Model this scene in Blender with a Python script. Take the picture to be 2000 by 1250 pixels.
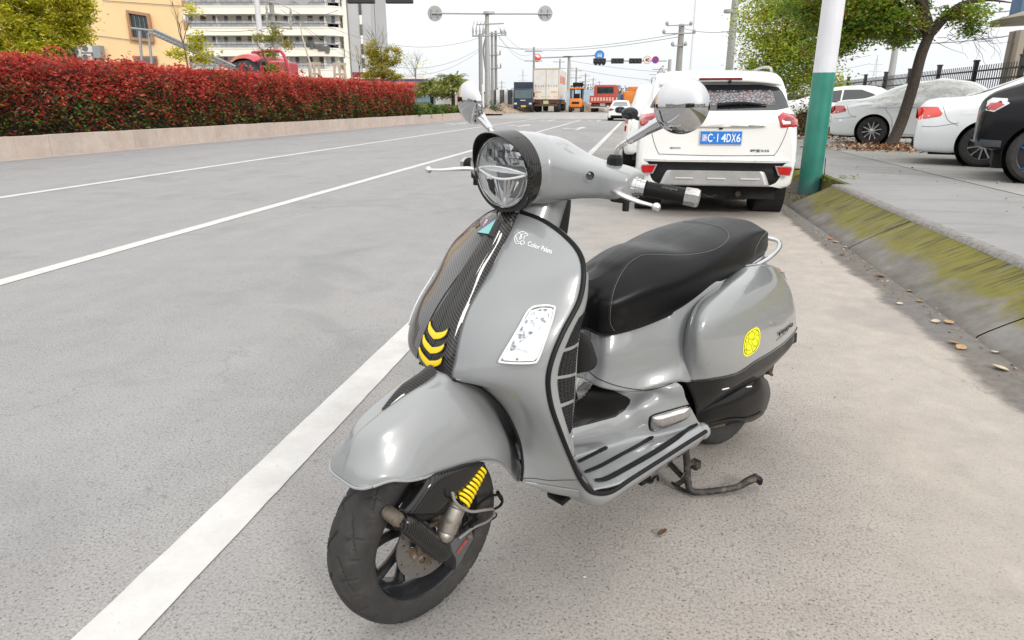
import bpy, bmesh, math, random
from math import sin, cos, pi, radians as RAD, sqrt, atan2
from mathutils import Vector, Matrix, noise
from mathutils.bvhtree import BVHTree
random.seed(7)
for _o in list(bpy.data.objects): bpy.data.objects.remove(_o)
SC = bpy.context.scene
COL = SC.collection

# ---------------------------------------------------------------- camera, sky, sun, exposure
cam_d = bpy.data.cameras.new('camera'); cam = bpy.data.objects.new('camera', cam_d); COL.objects.link(cam)
cam_d.sensor_width = 36.0; cam_d.lens = 1320.0/2000.0*36.0
cam_d.clip_start = 0.05; cam_d.clip_end = 3000
cam.location = (0, 0, 1.24)
cam.rotation_euler = (pi/2 - math.atan(423.0/1320.0), 0, 0)
SC.camera = cam
SC.render.resolution_x = 1024; SC.render.resolution_y = 640
SC.view_settings.view_transform = 'Standard'; SC.view_settings.look = 'None'
SC.view_settings.exposure = 0.30; SC.view_settings.gamma = 1.0
SC.view_settings.use_curve_mapping = False
SUN_EL = RAD(27); SUN_AZ = RAD(148)     # azimuth the sun stands at, measured clockwise from +Y
world = bpy.data.worlds.new('World'); SC.world = world; world.use_nodes = True
wn = world.node_tree; wn.nodes.clear()
def _w(t, **k):
    n = wn.nodes.new(t)
    for a, b in k.items(): setattr(n, a, b)
    return n
w_out = _w('ShaderNodeOutputWorld'); w_bg = _w('ShaderNodeBackground'); w_sky = _w('ShaderNodeTexSky')
w_sky.sky_type = 'NISHITA'; w_sky.sun_disc = False; w_sky.sun_elevation = SUN_EL; w_sky.sun_rotation = SUN_AZ
w_sky.air_density = 1.5; w_sky.dust_density = 6.0; w_sky.ozone_density = 1.0
w_hs = _w('ShaderNodeHueSaturation'); w_hs.inputs['Saturation'].default_value = 0.25; w_hs.inputs['Value'].default_value = 0.55
wn.links.new(w_sky.outputs[0], w_hs.inputs['Color'])
# overcast veil: cloud layer, three times as bright overhead as at the skyline
w_tc = _w('ShaderNodeTexCoord'); w_sep = _w('ShaderNodeSeparateXYZ'); wn.links.new(w_tc.outputs['Generated'], w_sep.inputs[0])
w_ramp = _w('ShaderNodeValToRGB')
cr_ = w_ramp.color_ramp; cr_.elements[0].position = 0.0; cr_.elements[0].color = (7.9, 8.15, 8.4, 1)
cr_.elements[1].position = 1.0; cr_.elements[1].color = (17.2, 17.1, 16.9, 1)
wn.links.new(w_sep.outputs['Z'], w_ramp.inputs[0])
w_ns = _w('ShaderNodeTexNoise'); w_ns.inputs['Scale'].default_value = 2.2; w_ns.inputs['Detail'].default_value = 5.0; w_ns.inputs['Roughness'].default_value = 0.5
w_map = _w('ShaderNodeMapping'); w_map.inputs['Scale'].default_value = (1, 1, 3.0)
wn.links.new(w_tc.outputs['Generated'], w_map.inputs[0]); wn.links.new(w_map.outputs[0], w_ns.inputs['Vector'])
w_mr = _w('ShaderNodeMapRange'); w_mr.inputs['To Min'].default_value = 0.93; w_mr.inputs['To Max'].default_value = 1.07
wn.links.new(w_ns.outputs[0], w_mr.inputs[0])
w_mul = _w('ShaderNodeMixRGB'); w_mul.blend_type = 'MULTIPLY'; w_mul.inputs[0].default_value = 1.0
wn.links.new(w_ramp.outputs[0], w_mul.inputs[1]); wn.links.new(w_mr.outputs[0], w_mul.inputs[2])
w_mix = _w('ShaderNodeMixRGB'); w_mix.inputs[0].default_value = 0.85
wn.links.new(w_hs.outputs[0], w_mix.inputs[1]); wn.links.new(w_mul.outputs[0], w_mix.inputs[2])
wn.links.new(w_mix.outputs[0], w_bg.inputs[0]); w_bg.inputs[1].default_value = 0.11
wn.links.new(w_bg.outputs[0], w_out.inputs[0])
sun_d = bpy.data.lights.new('sun', 'SUN'); sun_d.energy = 1.5; sun_d.angle = RAD(12); sun_d.color = (1.0, 0.955, 0.89)
sun = bpy.data.objects.new('sun', sun_d); COL.objects.link(sun)
_sd = Vector((sin(SUN_AZ)*cos(SUN_EL), cos(SUN_AZ)*cos(SUN_EL), sin(SUN_EL)))
sun.rotation_euler = (-_sd).to_track_quat('-Z', 'Y').to_euler(); sun.location = (0, 0, 30)

# ---------------------------------------------------------------- helpers
class NT:
    """small node-tree helper"""
    def __init__(s, name):
        s.m = bpy.data.materials.new(name); s.m.use_nodes = True
        s.t = s.m.node_tree; s.t.nodes.clear()
        s.out = s.n('ShaderNodeOutputMaterial'); s.b = s.n('ShaderNodeBsdfPrincipled')
        s.l(s.b.outputs[0], s.out.inputs[0])
    def n(s, t, **k):
        x = s.t.nodes.new(t)
        for a, b in k.items(): setattr(x, a, b)
        return x
    def l(s, a, b): s.t.links.new(a, b)
    def set(s, **k):
        for a, v in k.items():
            s.b.inputs[a.replace('_', ' ')].default_value = v
    def co(s, kind='Object', scale=(1, 1, 1), rot=(0, 0, 0)):
        tc = s.n('ShaderNodeTexCoord'); mp = s.n('ShaderNodeMapping')
        mp.inputs['Scale'].default_value = scale; mp.inputs['Rotation'].default_value = rot
        s.l(tc.outputs[kind], mp.inputs[0]); return mp.outputs[0]
    def noise(s, vec, scale, detail=4, rough=.55, dist=0.0):
        x = s.n('ShaderNodeTexNoise'); x.inputs['Scale'].default_value = scale; x.inputs['Detail'].default_value = detail
        x.inputs['Roughness'].default_value = rough; x.inputs['Distortion'].default_value = dist
        s.l(vec, x.inputs['Vector']); return x.outputs[0]
    def vor(s, vec, scale, feature='F1', out=0, rand=1.0):
        x = s.n('ShaderNodeTexVoronoi'); x.feature = feature; x.inputs['Scale'].default_value = scale; x.inputs['Randomness'].default_value = rand
        s.l(vec, x.inputs['Vector']); return x.outputs[out]
    def ramp(s, fac, stops):
        x = s.n('ShaderNodeValToRGB'); e = x.color_ramp.elements
        while len(e) < len(stops): e.new(0.5)
        for i, (p, c) in enumerate(stops):
            e[i].position = p
            e[i].color = (c, c, c, 1) if isinstance(c, (int, float)) else (*c, 1)
        s.l(fac, x.inputs[0]); return x.outputs[0]
    def mix(s, fac, a, b, mode='MIX'):
        x = s.n('ShaderNodeMixRGB'); x.blend_type = mode
        for i, v in ((0, fac), (1, a), (2, b)):
            if isinstance(v, (int, float)): x.inputs[i].default_value = v if i == 0 else (v, v, v, 1)
            elif isinstance(v, tuple): x.inputs[i].default_value = (*v, 1)
            else: s.l(v, x.inputs[i])
        return x.outputs[0]
    def math(s, op, a, b=None):
        x = s.n('ShaderNodeMath'); x.operation = op
        for i, v in ((0, a), (1, b)):
            if v is None: continue
            if isinstance(v, (int, float)): x.inputs[i].default_value = v
            else: s.l(v, x.inputs[i])
        return x.outputs[0]
    def bump(s, h, strength=.3, dist=.01):
        x = s.n('ShaderNodeBump'); x.inputs['Strength'].default_value = strength; x.inputs['Distance'].default_value = dist
        s.l(h, x.inputs['Height']); s.l(x.outputs[0], s.b.inputs['Normal']); return x
    def col(s, c): s.l(c, s.b.inputs['Base Color'])
    def rgh(s, c): s.l(c, s.b.inputs['Roughness'])

MATS = {}
def simple(name, col, rough=.5, metal=0.0, coat=0.0, var=0.0, vs=8.0, bump=0.0, bs=200.0, spec=None, **k):
    """plain material with a little real-world unevenness"""
    if name in MATS: return MATS[name]
    t = NT(name); t.set(Roughness=rough, Metallic=metal); t.b.inputs['Base Color'].default_value = (*col, 1)
    if coat: t.set(Coat_Weight=coat, Coat_Roughness=k.get('coat_rough', .03))
    if spec is not None: t.b.inputs['Specular IOR Level'].default_value = spec
    if var:
        v = t.co('Object'); n = t.noise(v, vs, 5, .6)
        lo = tuple(max(0, c*(1-var)) for c in col); hi = tuple(min(1, c*(1+var)) for c in col)
        t.col(t.ramp(n, [(.3, lo), (.7, hi)]))
        t.rgh(t.ramp(n, [(.25, max(0.02, rough*.8)), (.75, min(1, rough*1.2))]))
    if bump:
        v = t.co('Object'); t.bump(t.noise(v, bs, 3, .6), bump, .002)
    if 'emit' in k:
        t.b.inputs['Emission Color'].default_value = (*k['emit'], 1); t.b.inputs['Emission Strength'].default_value = k.get('es', 1)
    if 'trans' in k: t.b.inputs['Transmission Weight'].default_value = k['trans']
    if 'ior' in k: t.b.inputs['IOR'].default_value = k['ior']
    if 'alpha' in k: t.b.inputs['Alpha'].default_value = k['alpha']
    MATS[name] = t.m; return t.m

def tag(o, label=None, cat=None, group=None, kind=None):
    if label: o['label'] = label
    if cat: o['category'] = cat
    if group: o['group'] = group
    if kind: o['kind'] = kind
    return o
def empty(name, loc=(0, 0, 0), rz=0.0, label=None, cat=None, group=None):
    o = bpy.data.objects.new(name, None); COL.objects.link(o); o.location = loc; o.rotation_euler = (0, 0, rz)
    o.empty_display_size = .1
    return tag(o, label, cat, group)

def AT(px, py, Y):
    """point at distance Y ahead seen in that direction from the photographer's position"""
    a = math.atan(423.0/1320.0); x = (px-1000)/1320.0; v = -(py-625)/1320.0
    d = Vector((x, cos(a)+v*sin(a), -sin(a)+v*cos(a))); return Vector((0, 0, 1.24))+d*(Y/d.y)
# steering: everything on the fork turns about this axis
SA = Vector((1.30, 0, .235)); _rk = RAD(27)
STEER = Matrix.Translation(SA) @ Matrix.Rotation(RAD(5.0), 4, Vector((-sin(_rk), 0, cos(_rk)))) @ Matrix.Translation(-SA)

def mk(name, verts, faces, mat=None, parent=None, smooth=True, steer=False, sharp=None, kind=None, mats=None, fm=None):
    me = bpy.data.meshes.new(name)
    if steer: verts = [STEER @ Vector(v) for v in verts]
    me.from_pydata([tuple(v) for v in verts], [], faces); me.validate(); 
    if smooth:
        me.polygons.foreach_set('use_smooth', [True]*len(me.polygons))
        if sharp: me.set_sharp_from_angle(angle=RAD(sharp))
    if mats:
        for m in mats: me.materials.append(m)
        if fm and len(fm) == len(me.polygons): me.polygons.foreach_set('material_index', fm)
    elif mat: me.materials.append(mat)
    me.update()
    o = bpy.data.objects.new(name, me); COL.objects.link(o)
    if parent: o.parent = parent
    if kind: o['kind'] = kind
    return o

def crs(pts, n, closed=False):
    """Catmull-Rom resample of a point list to n points, evenly by parameter"""
    P = [Vector(p) for p in pts]; m = len(P)
    if m == 1: return [P[0].copy() for _ in range(n)]
    if m == 2 and not closed: return [P[0].lerp(P[1], i/(n-1)) for i in range(n)]
    out = []
    segs = m if closed else m-1
    for i in range(n):
        t = i/(n if closed else n-1)*segs; k = min(int(t), segs-1); f = t-k
        if closed: a, b, c, d = P[(k-1) % m], P[k % m], P[(k+1) % m], P[(k+2) % m]
        else:
            b, c = P[k], P[k+1]
            a = P[k-1] if k > 0 else b*2-c
            d = P[k+2] if k+2 < m else c*2-b
        out.append(0.5*((2*b)+(-a+c)*f+(2*a-5*b+4*c-d)*f*f+(-a+3*b-3*c+d)*f*f*f))
    return out
def resample_len(pts, n):
    P = [Vector(p) for p in pts]; L = [0]
    for a, b in zip(P, P[1:]): L.append(L[-1]+(b-a).length)
    out = []; j = 0
    for i in range(n):
        t = L[-1]*i/(n-1)
        while j < len(L)-2 and L[j+1] < t: j += 1
        f = (t-L[j])/max(1e-9, L[j+1]-L[j]); out.append(P[j].lerp(P[j+1], min(1, f)))
    return out
def gridfaces(nu, nv, cu=False, cv=False, flip=False):
    F = []
    for i in range(nu if cu else nu-1):
        for j in range(nv if cv else nv-1):
            a = i*nv+j; b = i*nv+(j+1) % nv; c = ((i+1) % nu)*nv+(j+1) % nv; d = ((i+1) % nu)*nv+j
            F.append((a, d, c, b) if flip else (a, b, c, d))
    return F
def surf(rows, nu, nv, cv=False):
    """smooth surface through rows of control points -> list of nu rows of nv points"""
    R1 = [crs(r, nv, cv) for r in rows]
    cols = [crs([R1[i][j] for i in range(len(rows))], nu) for j in range(nv)]
    return [[cols[j][i] for j in range(nv)] for i in range(nu)]
def surf_mesh(name, rows, nu, nv, mat, parent, mirror=False, thick=0.0, flip=False, cv=False, cap=False, **k):
    R = surf(rows, nu, nv, cv); V = [p for r in R for p in r]; F = gridfaces(nu, nv, False, cv, flip)
    if cap:
        F.append(tuple(range(nv)) if not flip else tuple(reversed(range(nv))))
        F.append(tuple(reversed(range((nu-1)*nv, nu*nv))) if not flip else tuple(range((nu-1)*nv, nu*nv)))
    if mirror:
        n0 = len(V); V += [Vector((p.x, -p.y, p.z)) for p in V[:n0]]; F += [tuple(reversed([i+n0 for i in f])) for f in F]
    o = mk(name, V, F, mat, parent, **k)
    if thick: solid(o, thick)
    return o
def solid(o, t, off=-1):
    m = o.modifiers.new('solid', 'SOLIDIFY'); m.thickness = t; m.offset = off; return m
def apply_mods(o):
    dg = bpy.context.evaluated_depsgraph_get(); me = bpy.data.meshes.new_from_object(o.evaluated_get(dg))
    old = o.data; o.modifiers.clear(); o.data = me; me.name = o.name; bpy.data.meshes.remove(old)
def frame_along(P):
    T = []
    for i in range(len(P)):
        a = P[max(0, i-1)]; b = P[min(len(P)-1, i+1)]; T.append((b-a).normalized())
    ref = Vector((0, 0, 1)) if abs(T[0].z) < .9 else Vector((1, 0, 0))
    Nn = []; n = (ref-T[0]*ref.dot(T[0])).normalized()
    for t in T:
        n = (n-t*n.dot(t)); n = n.normalized() if n.length > 1e-6 else Vector((1, 0, 0)); Nn.append(n)
    return T, Nn
class MB:
    """collects shapes into one mesh"""
    def __init__(s): s.v = []; s.f = []; s.m = []; s.mi = 0
    def add(s, V, F):
        n = len(s.v); s.v += [Vector(p) for p in V]; s.f += [tuple(i+n for i in f) for f in F]; s.m += [s.mi]*len(F); return s
    def box(s, c, d, rot=None, bev=0.0):
        x, y, z = d[0]/2, d[1]/2, d[2]/2
        if bev > 0:
            b = min(bev, x*.9, y*.9, z*.9)
            bm = bmesh.new(); bmesh.ops.create_cube(bm, size=1, matrix=Matrix.Diagonal((2*x, 2*y, 2*z, 1)))
            bmesh.ops.bevel(bm, geom=bm.edges[:], offset=b, segments=2, affect='EDGES', profile=.6)
            V = [v.co.copy() for v in bm.verts]; bm.verts.index_update(); F = [tuple(v.index for v in f.verts) for f in bm.faces]; bm.free()
        else:
            V = [Vector((i, j, k)) for i in (-x, x) for j in (-y, y) for k in (-z, z)]
            F = [(0, 1, 3, 2), (4, 6, 7, 5), (0, 4, 5, 1), (2, 3, 7, 6), (0, 2, 6, 4), (1, 5, 7, 3)]
        if rot is not None: V = [rot @ p for p in V]
        c = Vector(c); return s.add([p+c for p in V], F)
    def box2(s, a, b, bev=0.0):
        a = Vector(a); b = Vector(b)
        return s.box((a+b)/2, [abs(q) for q in (b-a)], None, bev)
    def tube(s, pts, r, n=8, smooth=0, cap=True, flat=1.0):
        P = crs(pts, smooth) if smooth else [Vector(p) for p in pts]
        m = len(P); 
        if isinstance(r, (int, float)): Rr = [r]*m
        else: Rr = [crs([(q, 0, 0) for q in r], m)[i].x if smooth else r[i] for i in range(m)]
        T, Nn = frame_along(P); V = []
        for i in range(m):
            b = T[i].cross(Nn[i])
            for j in range(n):
                a = 2*pi*j/n; V.append(P[i]+(Nn[i]*cos(a)*flat+b*sin(a))*Rr[i])
        F = [(i*n+j, i*n+(j+1) % n, (i+1)*n+(j+1) % n, (i+1)*n+j) for i in range(m-1) for j in range(n)]
        if cap: F.append(tuple(reversed(range(n)))); F.append(tuple(range((m-1)*n, m*n)))
        return s.add(V, F)
    def cyl(s, a, b, r, n=16, r2=None): return s.tube([a, b], [r, r if r2 is None else r2], n)
    def lathe(s, prof, c=(0, 0, 0), axis=(0, 0, 1), n=32, a0=0, a1=2*pi):
        """prof: (radius, along-axis)"""
        ax = Vector(axis).normalized(); q = Vector((0, 0, 1)).rotation_difference(ax).to_matrix(); c = Vector(c)
        full = abs(a1-a0-2*pi) < 1e-6; m = len(prof); V = []
        cnt = n if full else n+1
        for i in range(cnt):
            a = a0+(a1-a0)*i/n
            for (r, h) in prof: V.append(c+q @ Vector((r*cos(a), r*sin(a), h)))
        return s.add(V, gridfaces(cnt, m, full, False, True))
    def disc(s, c, axis, r, n=24, r0=0.0, ry=None):
        ax = Vector(axis).normalized(); q = Vector((0, 0, 1)).rotation_difference(ax).to_matrix(); c = Vector(c)
        V = [c+q @ Vector((r*cos(2*pi*i/n), (ry or r)*sin(2*pi*i/n), 0)) for i in range(n)]
        return s.add(V, [tuple(range(n))])
    def prism(s, poly, d, off=0.0):
        """polygon (3D, planar) extruded along vector d"""
        P = [Vector(p) for p in poly]; d = Vector(d); n = len(P)
        V = P+[p+d for p in P]
        F = [tuple(reversed(range(n))), tuple(range(n, 2*n))]+[(i, (i+1) % n, n+(i+1) % n, n+i) for i in range(n)]
        return s.add(V, F)
    def quad(s, a, b, c, d): return s.add([a, b, c, d], [(0, 1, 2, 3)])
    def sph(s, c, r, n=12, m=8, sc=(1, 1, 1)):
        c = Vector(c); V = []
        for i in range(m+1):
            t = pi*i/m
            for j in range(n): a = 2*pi*j/n; V.append(c+Vector((r*sin(t)*cos(a)*sc[0], r*sin(t)*sin(a)*sc[1], r*cos(t)*sc[2])))
        return s.add(V, gridfaces(m+1, n, False, True, True))
    def xf(s, M):
        s.v = [M @ p for p in s.v]; return s
    def build(s, name, mat, parent=None, smooth=False, steer=False, sharp=35, kind=None, mats=None):
        return mk(name, s.v, s.f, mat, parent, smooth, steer, sharp if smooth else None, kind, mats, s.m if mats else None)

def quadpatch(c, n=12):
    """bilinear patch from four corner points"""
    a, b, c2, d = [Vector(p) for p in c]
    return [[a.lerp(b, j/(n-1)).lerp(d.lerp(c2, j/(n-1)), i/(n-1)) for j in range(n)] for i in range(n)]

def bvh_of(objs):
    V = []; F = []
    dg = bpy.context.evaluated_depsgraph_get()
    for o in objs:
        me = o.evaluated_get(dg).to_mesh() if o.modifiers else o.data
        n = len(V); V += [v.co.copy() for v in me.vertices]; F += [tuple(i+n for i in p.vertices) for p in me.polygons]
    return BVHTree.FromPolygons(V, F)

_txt = {}
def text_geo(s, size=1.0, font=None, shear=0.0, bold=0.0):
    """flat triangles of a line of text, origin at its centre, in the XY plane"""
    key = (s, shear, bold)
    if key not in _txt:
        cu = bpy.data.curves.new('t', 'FONT'); cu.body = s; cu.align_x = 'CENTER'; cu.align_y = 'CENTER'; cu.shear = shear; cu.offset = bold
        cu.resolution_u = 3
        o = bpy.data.objects.new('t', cu); COL.objects.link(o)
        dg = bpy.context.evaluated_depsgraph_get(); me = bpy.data.meshes.new_from_object(o.evaluated_get(dg))
        V = [v.co.copy() for v in me.vertices]; F = [tuple(p.vertices) for p in me.polygons]
        bpy.data.objects.remove(o); bpy.data.curves.remove(cu); bpy.data.meshes.remove(me)
        if V:
            x0 = min(v.x for v in V); x1 = max(v.x for v in V); y0 = min(v.y for v in V); y1 = max(v.y for v in V)
            V = [Vector((v.x-(x0+x1)/2, v.y-(y0+y1)/2, 0)) for v in V]
            _txt[key] = (V, F, x1-x0, y1-y0)
        else: _txt[key] = (V, F, 1, 1)
    return _txt[key]
def text_on(mb, s, c, right, up, w=None, h=None, shear=0.0, bold=0.0, lift=0.0):
    V, F, tw, th = text_geo(s, 1, None, shear, bold)
    r = Vector(right).normalized(); u = Vector(up).normalized(); nrm = r.cross(u)
    sx = (w/tw) if w else (h/th); sy = (h/th) if h else sx
    mb.add([Vector(c)+r*(v.x*sx)+u*(v.y*sy)+nrm*lift for v in V], F); return mb
def drape(V, F, bvh, d, lift=.0012, maxd=.3):
    """drop flat points along direction d onto a surface"""
    d = Vector(d).normalized(); out = []
    for v in V:
        h = bvh.ray_cast(Vector(v)-d*maxd*.5, d, maxd)
        out.append(h[0]+h[1]*(lift if h[1].dot(d) < 0 else -lift) if h[0] is not None else Vector(v))
    return out


# ---- materials shared by the vehicles
def carbon_mat(name='carbon_fibre', d=(.7, 0, .7), lo=.004, hi=.024, coat=.6):
    t = NT(name); v = t.co('Object')
    sep = t.n('ShaderNodeSeparateXYZ'); t.l(v, sep.inputs[0])
    l_ = sqrt(sum(q*q for q in d)); K = 980/l_
    s1 = t.math('ADD', t.math('MULTIPLY', sep.outputs[0], K*d[0]), t.math('ADD', t.math('MULTIPLY', sep.outputs[2], K*d[2]), t.math('MULTIPLY', sep.outputs[1], K*d[1])))
    w = t.math('SINE', s1)
    f = t.math('ADD', t.math('MULTIPLY', w, .42), .5)
    t.col(t.ramp(f, [(.35, (lo, lo, lo*1.05)), (.65, (hi, hi*.96, hi*.92))]))
    t.set(Roughness=.5, Coat_Weight=coat, Coat_Roughness=.03); t.b.inputs['Specular IOR Level'].default_value = .1
    return t.m
def paint_mat():
    t = NT('grey_gloss_paint'); v = t.co('Object')
    n = t.noise(v, 3, 4, .6); t.col(t.ramp(n, [(.3, (.228, .238, .244)), (.7, (.25, .26, .266))]))
    d = t.noise(v, 6, 3, .5); t.rgh(t.ramp(d, [(.3, .27), (.75, .33)]))
    t.set(Coat_Weight=1.0, Coat_Roughness=.025)
    return t.m
def leather_mat():
    t = NT('black_seat_vinyl'); v = t.co('Object')
    n = t.noise(v, 5, 5, .6); t.col(t.ramp(n, [(.35, (.004, .004, .0045)), (.62, (.007, .007, .008)), (.8, (.022, .018, .015))]))
    t.rgh(t.ramp(t.noise(v, 9, 4, .6), [(.3, .27), (.7, .38)])); t.b.inputs['Specular IOR Level'].default_value = .17
    t.bump(t.vor(v, 650), .22, .0006); return t.m
def tyre_mat(name='tyre_rubber', dusty=.5):
    t = NT(name); v = t.co('Object')
    n = t.noise(v, 7, 7, .75)
    t.col(t.ramp(n, [(.3, (.018, .0175, .0175)), (.55, (.032, .030, .029)), (.78, (.03+.08*dusty, .028+.06*dusty, .025+.045*dusty))]))
    t.rgh(t.ramp(t.noise(v, 30, 4, .6), [(.3, .7), (.7, .95)])); t.bump(t.noise(v, 300, 4, .7), .35, .0015); return t.m
def worn_metal(name, c, r=.4, metal=1.0, dirt=(.10, .075, .05), amt=.55):
    t = NT(name); v = t.co('Object'); n = t.noise(v, 38, 6, .7)
    t.col(t.mix(t.ramp(n, [(amt-.08, 0.0), (amt+.12, 1.0)]), c, dirt)); t.rgh(t.ramp(n, [(.3, r), (.7, min(1, r+.3))])); t.set(Metallic=metal)
    t.bump(n, .25, .001); return t.m

PAINT = paint_mat(); CARB = carbon_mat(); LEATHER = leather_mat(); TYRE = tyre_mat()
CHROME = simple('chrome', (.56, .56, .57), .04, 1.0)
CHROME_D = worn_metal('dulled_chrome', (.58, .57, .565), .14, 1.0, (.30, .25, .2), .62)
ALU = worn_metal('cast_aluminium', (.42, .39, .36), .42, 1.0, (.2, .16, .12), .55)
DISCM = worn_metal('brake_disc_steel', (.26, .245, .23), .34, .85, (.15, .12, .10), .60)
BLKR = simple('black_rubber', (.010, .010, .011), .5, var=.2, bump=.2, bs=400, spec=.2)
BLKP = simple('black_plastic', (.012, .012, .013), .42, var=.25, spec=.22)
BLKG = simple('gloss_black', (.008, .008, .009), .12, coat=.25)
DARKG = simple('dark_underside', (.022, .02, .018), .8, var=.4)
YEL = simple('yellow_enamel', (.86, .62, .0), .32, coat=.3, var=.05)
WHITE_PRINT = simple('white_print', (.82, .83, .84), .4)
REDP = simple('red_print', (.6, .05, .03), .5)
RIMB = simple('black_wheel_paint', (.016, .017, .019), .3, var=.4, coat=.4)



# ================================================================ SETTING.  Road frame: x across (right), y along the road, z up
RANG = -0.178441           # road direction, turned from the camera's
RM = Matrix.Rotation(RANG, 4, 'Z')
def rw(n, d, z=0.0): return RM @ Vector((n, d, z))
def inroad(o): o.rotation_euler = (0, 0, RANG); return o
def sheet(name, poly, mat, z=None, kind='structure', cuts=0):
    V = [(p[0], p[1], p[2] if len(p) > 2 else z) for p in poly]
    return inroad(mk(name, V, [tuple(range(len(V)))], mat, None, False, kind=kind))
def gstrip(name, xs, ys, zf, mat, kind='structure', smooth=True):
    V = [(x, y, zf(x, y)) for y in ys for x in xs]
    return inroad(mk(name, V, gridfaces(len(ys), len(xs), False, False, True), mat, None, smooth, kind=kind))
def lin(a, b, n): return [a+(b-a)*i/(n-1) for i in range(n)]

def asphalt_mat():
    t = NT('asphalt'); v = t.co('Object'); sep = t.n('ShaderNodeSeparateXYZ'); t.l(v, sep.inputs[0])
    big = t.noise(v, .55, 5, .6); mid = t.noise(v, 3.2, 5, .65); fine = t.noise(v, 120, 4, .8); dots = t.vor(v, 62); dots2 = t.vor(v, 150)
    # dusty tan tint grows towards the kerb side of the white line
    edge = t.math('ADD', sep.outputs[0], t.math('MULTIPLY', t.math('SUBTRACT', big, .5), 2.6))
    tan_ = t.ramp(t.math('ADD', t.math('MULTIPLY', edge, .30), .55), [(.05, .0), (.48, .7), (.8, 1.0)])
    grey = t.ramp(mid, [(.3, (.255, .255, .258)), (.7, (.30, .30, .302))])
    tan = t.ramp(mid, [(.3, (.30, .272, .245)), (.5, (.345, .313, .282)), (.72, (.39, .356, .32))])
    c = t.mix(tan_, grey, tan)
    c = t.mix(t.ramp(t.noise(v, .9, 3, .5, .6), [(.45, 0.0), (.62, .40)]), c, t.mix(tan_, (.30, .285, .275), (.385, .345, .30)))
    c = t.mix(t.ramp(fine, [(.35, .75), (.50, 0.0)]), c, (.07, .068, .07))
    c = t.mix(t.ramp(dots, [(.10, .8), (.21, 0.0)]), c, (.05, .048, .05))
    c = t.mix(t.ramp(fine, [(.58, 0.0), (.72, .6)]), c, (.60, .58, .55))
    c = t.mix(t.ramp(t.noise(v, 26, 3, .7), [(.60, 0.0), (.70, .55)]), c, (.14, .132, .13))
    # smooth pale dust and wear towards the gutter
    gut = t.ramp(t.math('MULTIPLY', t.math('ADD', sep.outputs[0], t.math('MULTIPLY', t.math('SUBTRACT', t.noise(v, 1.3, 5, .6), .5), 1.6)), .5), [(.32, 0.0), (.62, .62)])
    c = t.mix(gut, c, t.ramp(t.noise(v, 7, 6, .7), [(.3, (.31, .275, .24)), (.7, (.45, .40, .35))]))
    # damp dirt right against the kerb
    e2 = t.math('ADD', sep.outputs[0], t.math('MULTIPLY', t.math('SUBTRACT', t.noise(v, 2.3, 6, .65), .5), .32))
    e2 = t.math('SUBTRACT', e2, t.math('MULTIPLY', t.math('SUBTRACT', sep.outputs[1], 4.0), .012))
    c = t.mix(t.ramp(t.math('MULTIPLY', e2, .5), [(.815, 0.0), (.845, .9)]), c, t.ramp(t.noise(v, 14, 5, .7), [(.3, (.075, .068, .062)), (.7, (.15, .135, .12))]))
    # traffic wear, faint dark stains, hairline cracks
    vt = t.co('Object', (1.0, .10, 1)); c = t.mix(t.ramp(t.noise(vt, 1.1, 5, .6), [(.42, 0.0), (.60, .14)]), c, (.37, .36, .35))
    st = t.noise(v, .75, 5, .55, .9); c = t.mix(t.ramp(st, [(.55, 0.0), (.61, .20), (.70, .24)]), c, (.15, .15, .156))
    wv = t.n('ShaderNodeVectorMath'); wv.operation = 'ADD'; nz = t.n('ShaderNodeTexNoise'); nz.inputs['Scale'].default_value = 2.5; nz.inputs['Detail'].default_value = 6; t.l(v, nz.inputs['Vector']); t.l(v, wv.inputs[0]); t.l(nz.outputs[1], wv.inputs[1])
    ck = t.vor(wv.outputs[0], .42, 'DISTANCE_TO_EDGE'); c = t.mix(t.math('MULTIPLY', t.ramp(ck, [(.0010, .4), (.003, 0.0)]), t.ramp(t.noise(v, .35, 2, .5), [(.50, 0.0), (.58, 1.0)])), c, (.08, .075, .07))
    t.col(c); t.set(Roughness=.88); t.b.inputs['Specular IOR Level'].default_value = .3
    h = t.math('ADD', t.math('MULTIPLY', fine, .6), t.math('MULTIPLY', t.ramp(dots, [(.05, 0.0), (.2, 1.0)]), .5))
    t.bump(h, .55, .004); return t.m
ASPH = asphalt_mat()
def paintline_mat():
    t = NT('road_paint'); v = t.co('Object'); a = t.noise(v, 4, 5, .65); f = t.noise(v, 80, 4, .7); s = t.noise(v, 11, 6, .7)
    c = t.ramp(a, [(.3, (.46, .44, .425)), (.6, (.56, .55, .535))]); c = t.mix(t.ramp(f, [(.28, .7), (.38, 0.0)]), c, (.33, .32, .31))
    c = t.mix(t.ramp(s, [(.64, 0.0), (.74, .5)]), c, (.42, .40, .385))
    t.col(c); t.set(Roughness=.75); t.bump(f, .4, .002); return t.m
RPAINT = paintline_mat()
def ground_z(d): 
    t = max(0, min(1, (d-60)/8)); return .44*t*t*(3-2*t)
# far ground, one sheet to the skyline
def dirt_mat(name, a, b, c, sc=.4):
    t = NT(name); v = t.co('Object'); n = t.noise(v, sc, 6, .65); t.col(t.ramp(n, [(.3, a), (.5, b), (.72, c)])); t.set(Roughness=.95); t.bump(t.noise(v, 3, 6, .7), .5, .15); return t.m
DIRT = dirt_mat('far_dirt', (.16, .13, .10), (.24, .20, .16), (.12, .14, .07))
ys = [-120, -20, 0, 20, 40, 56, 60, 62, 64, 66, 68, 75, 100, 160, 300, 700, 1800]
gstrip('ground', [-1500, -300, -80, -30, -14.0, -5, 0, 3, 10, 30, 80, 300, 1500], ys, lambda x, y: -.03+ground_z(y), DIRT)
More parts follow.
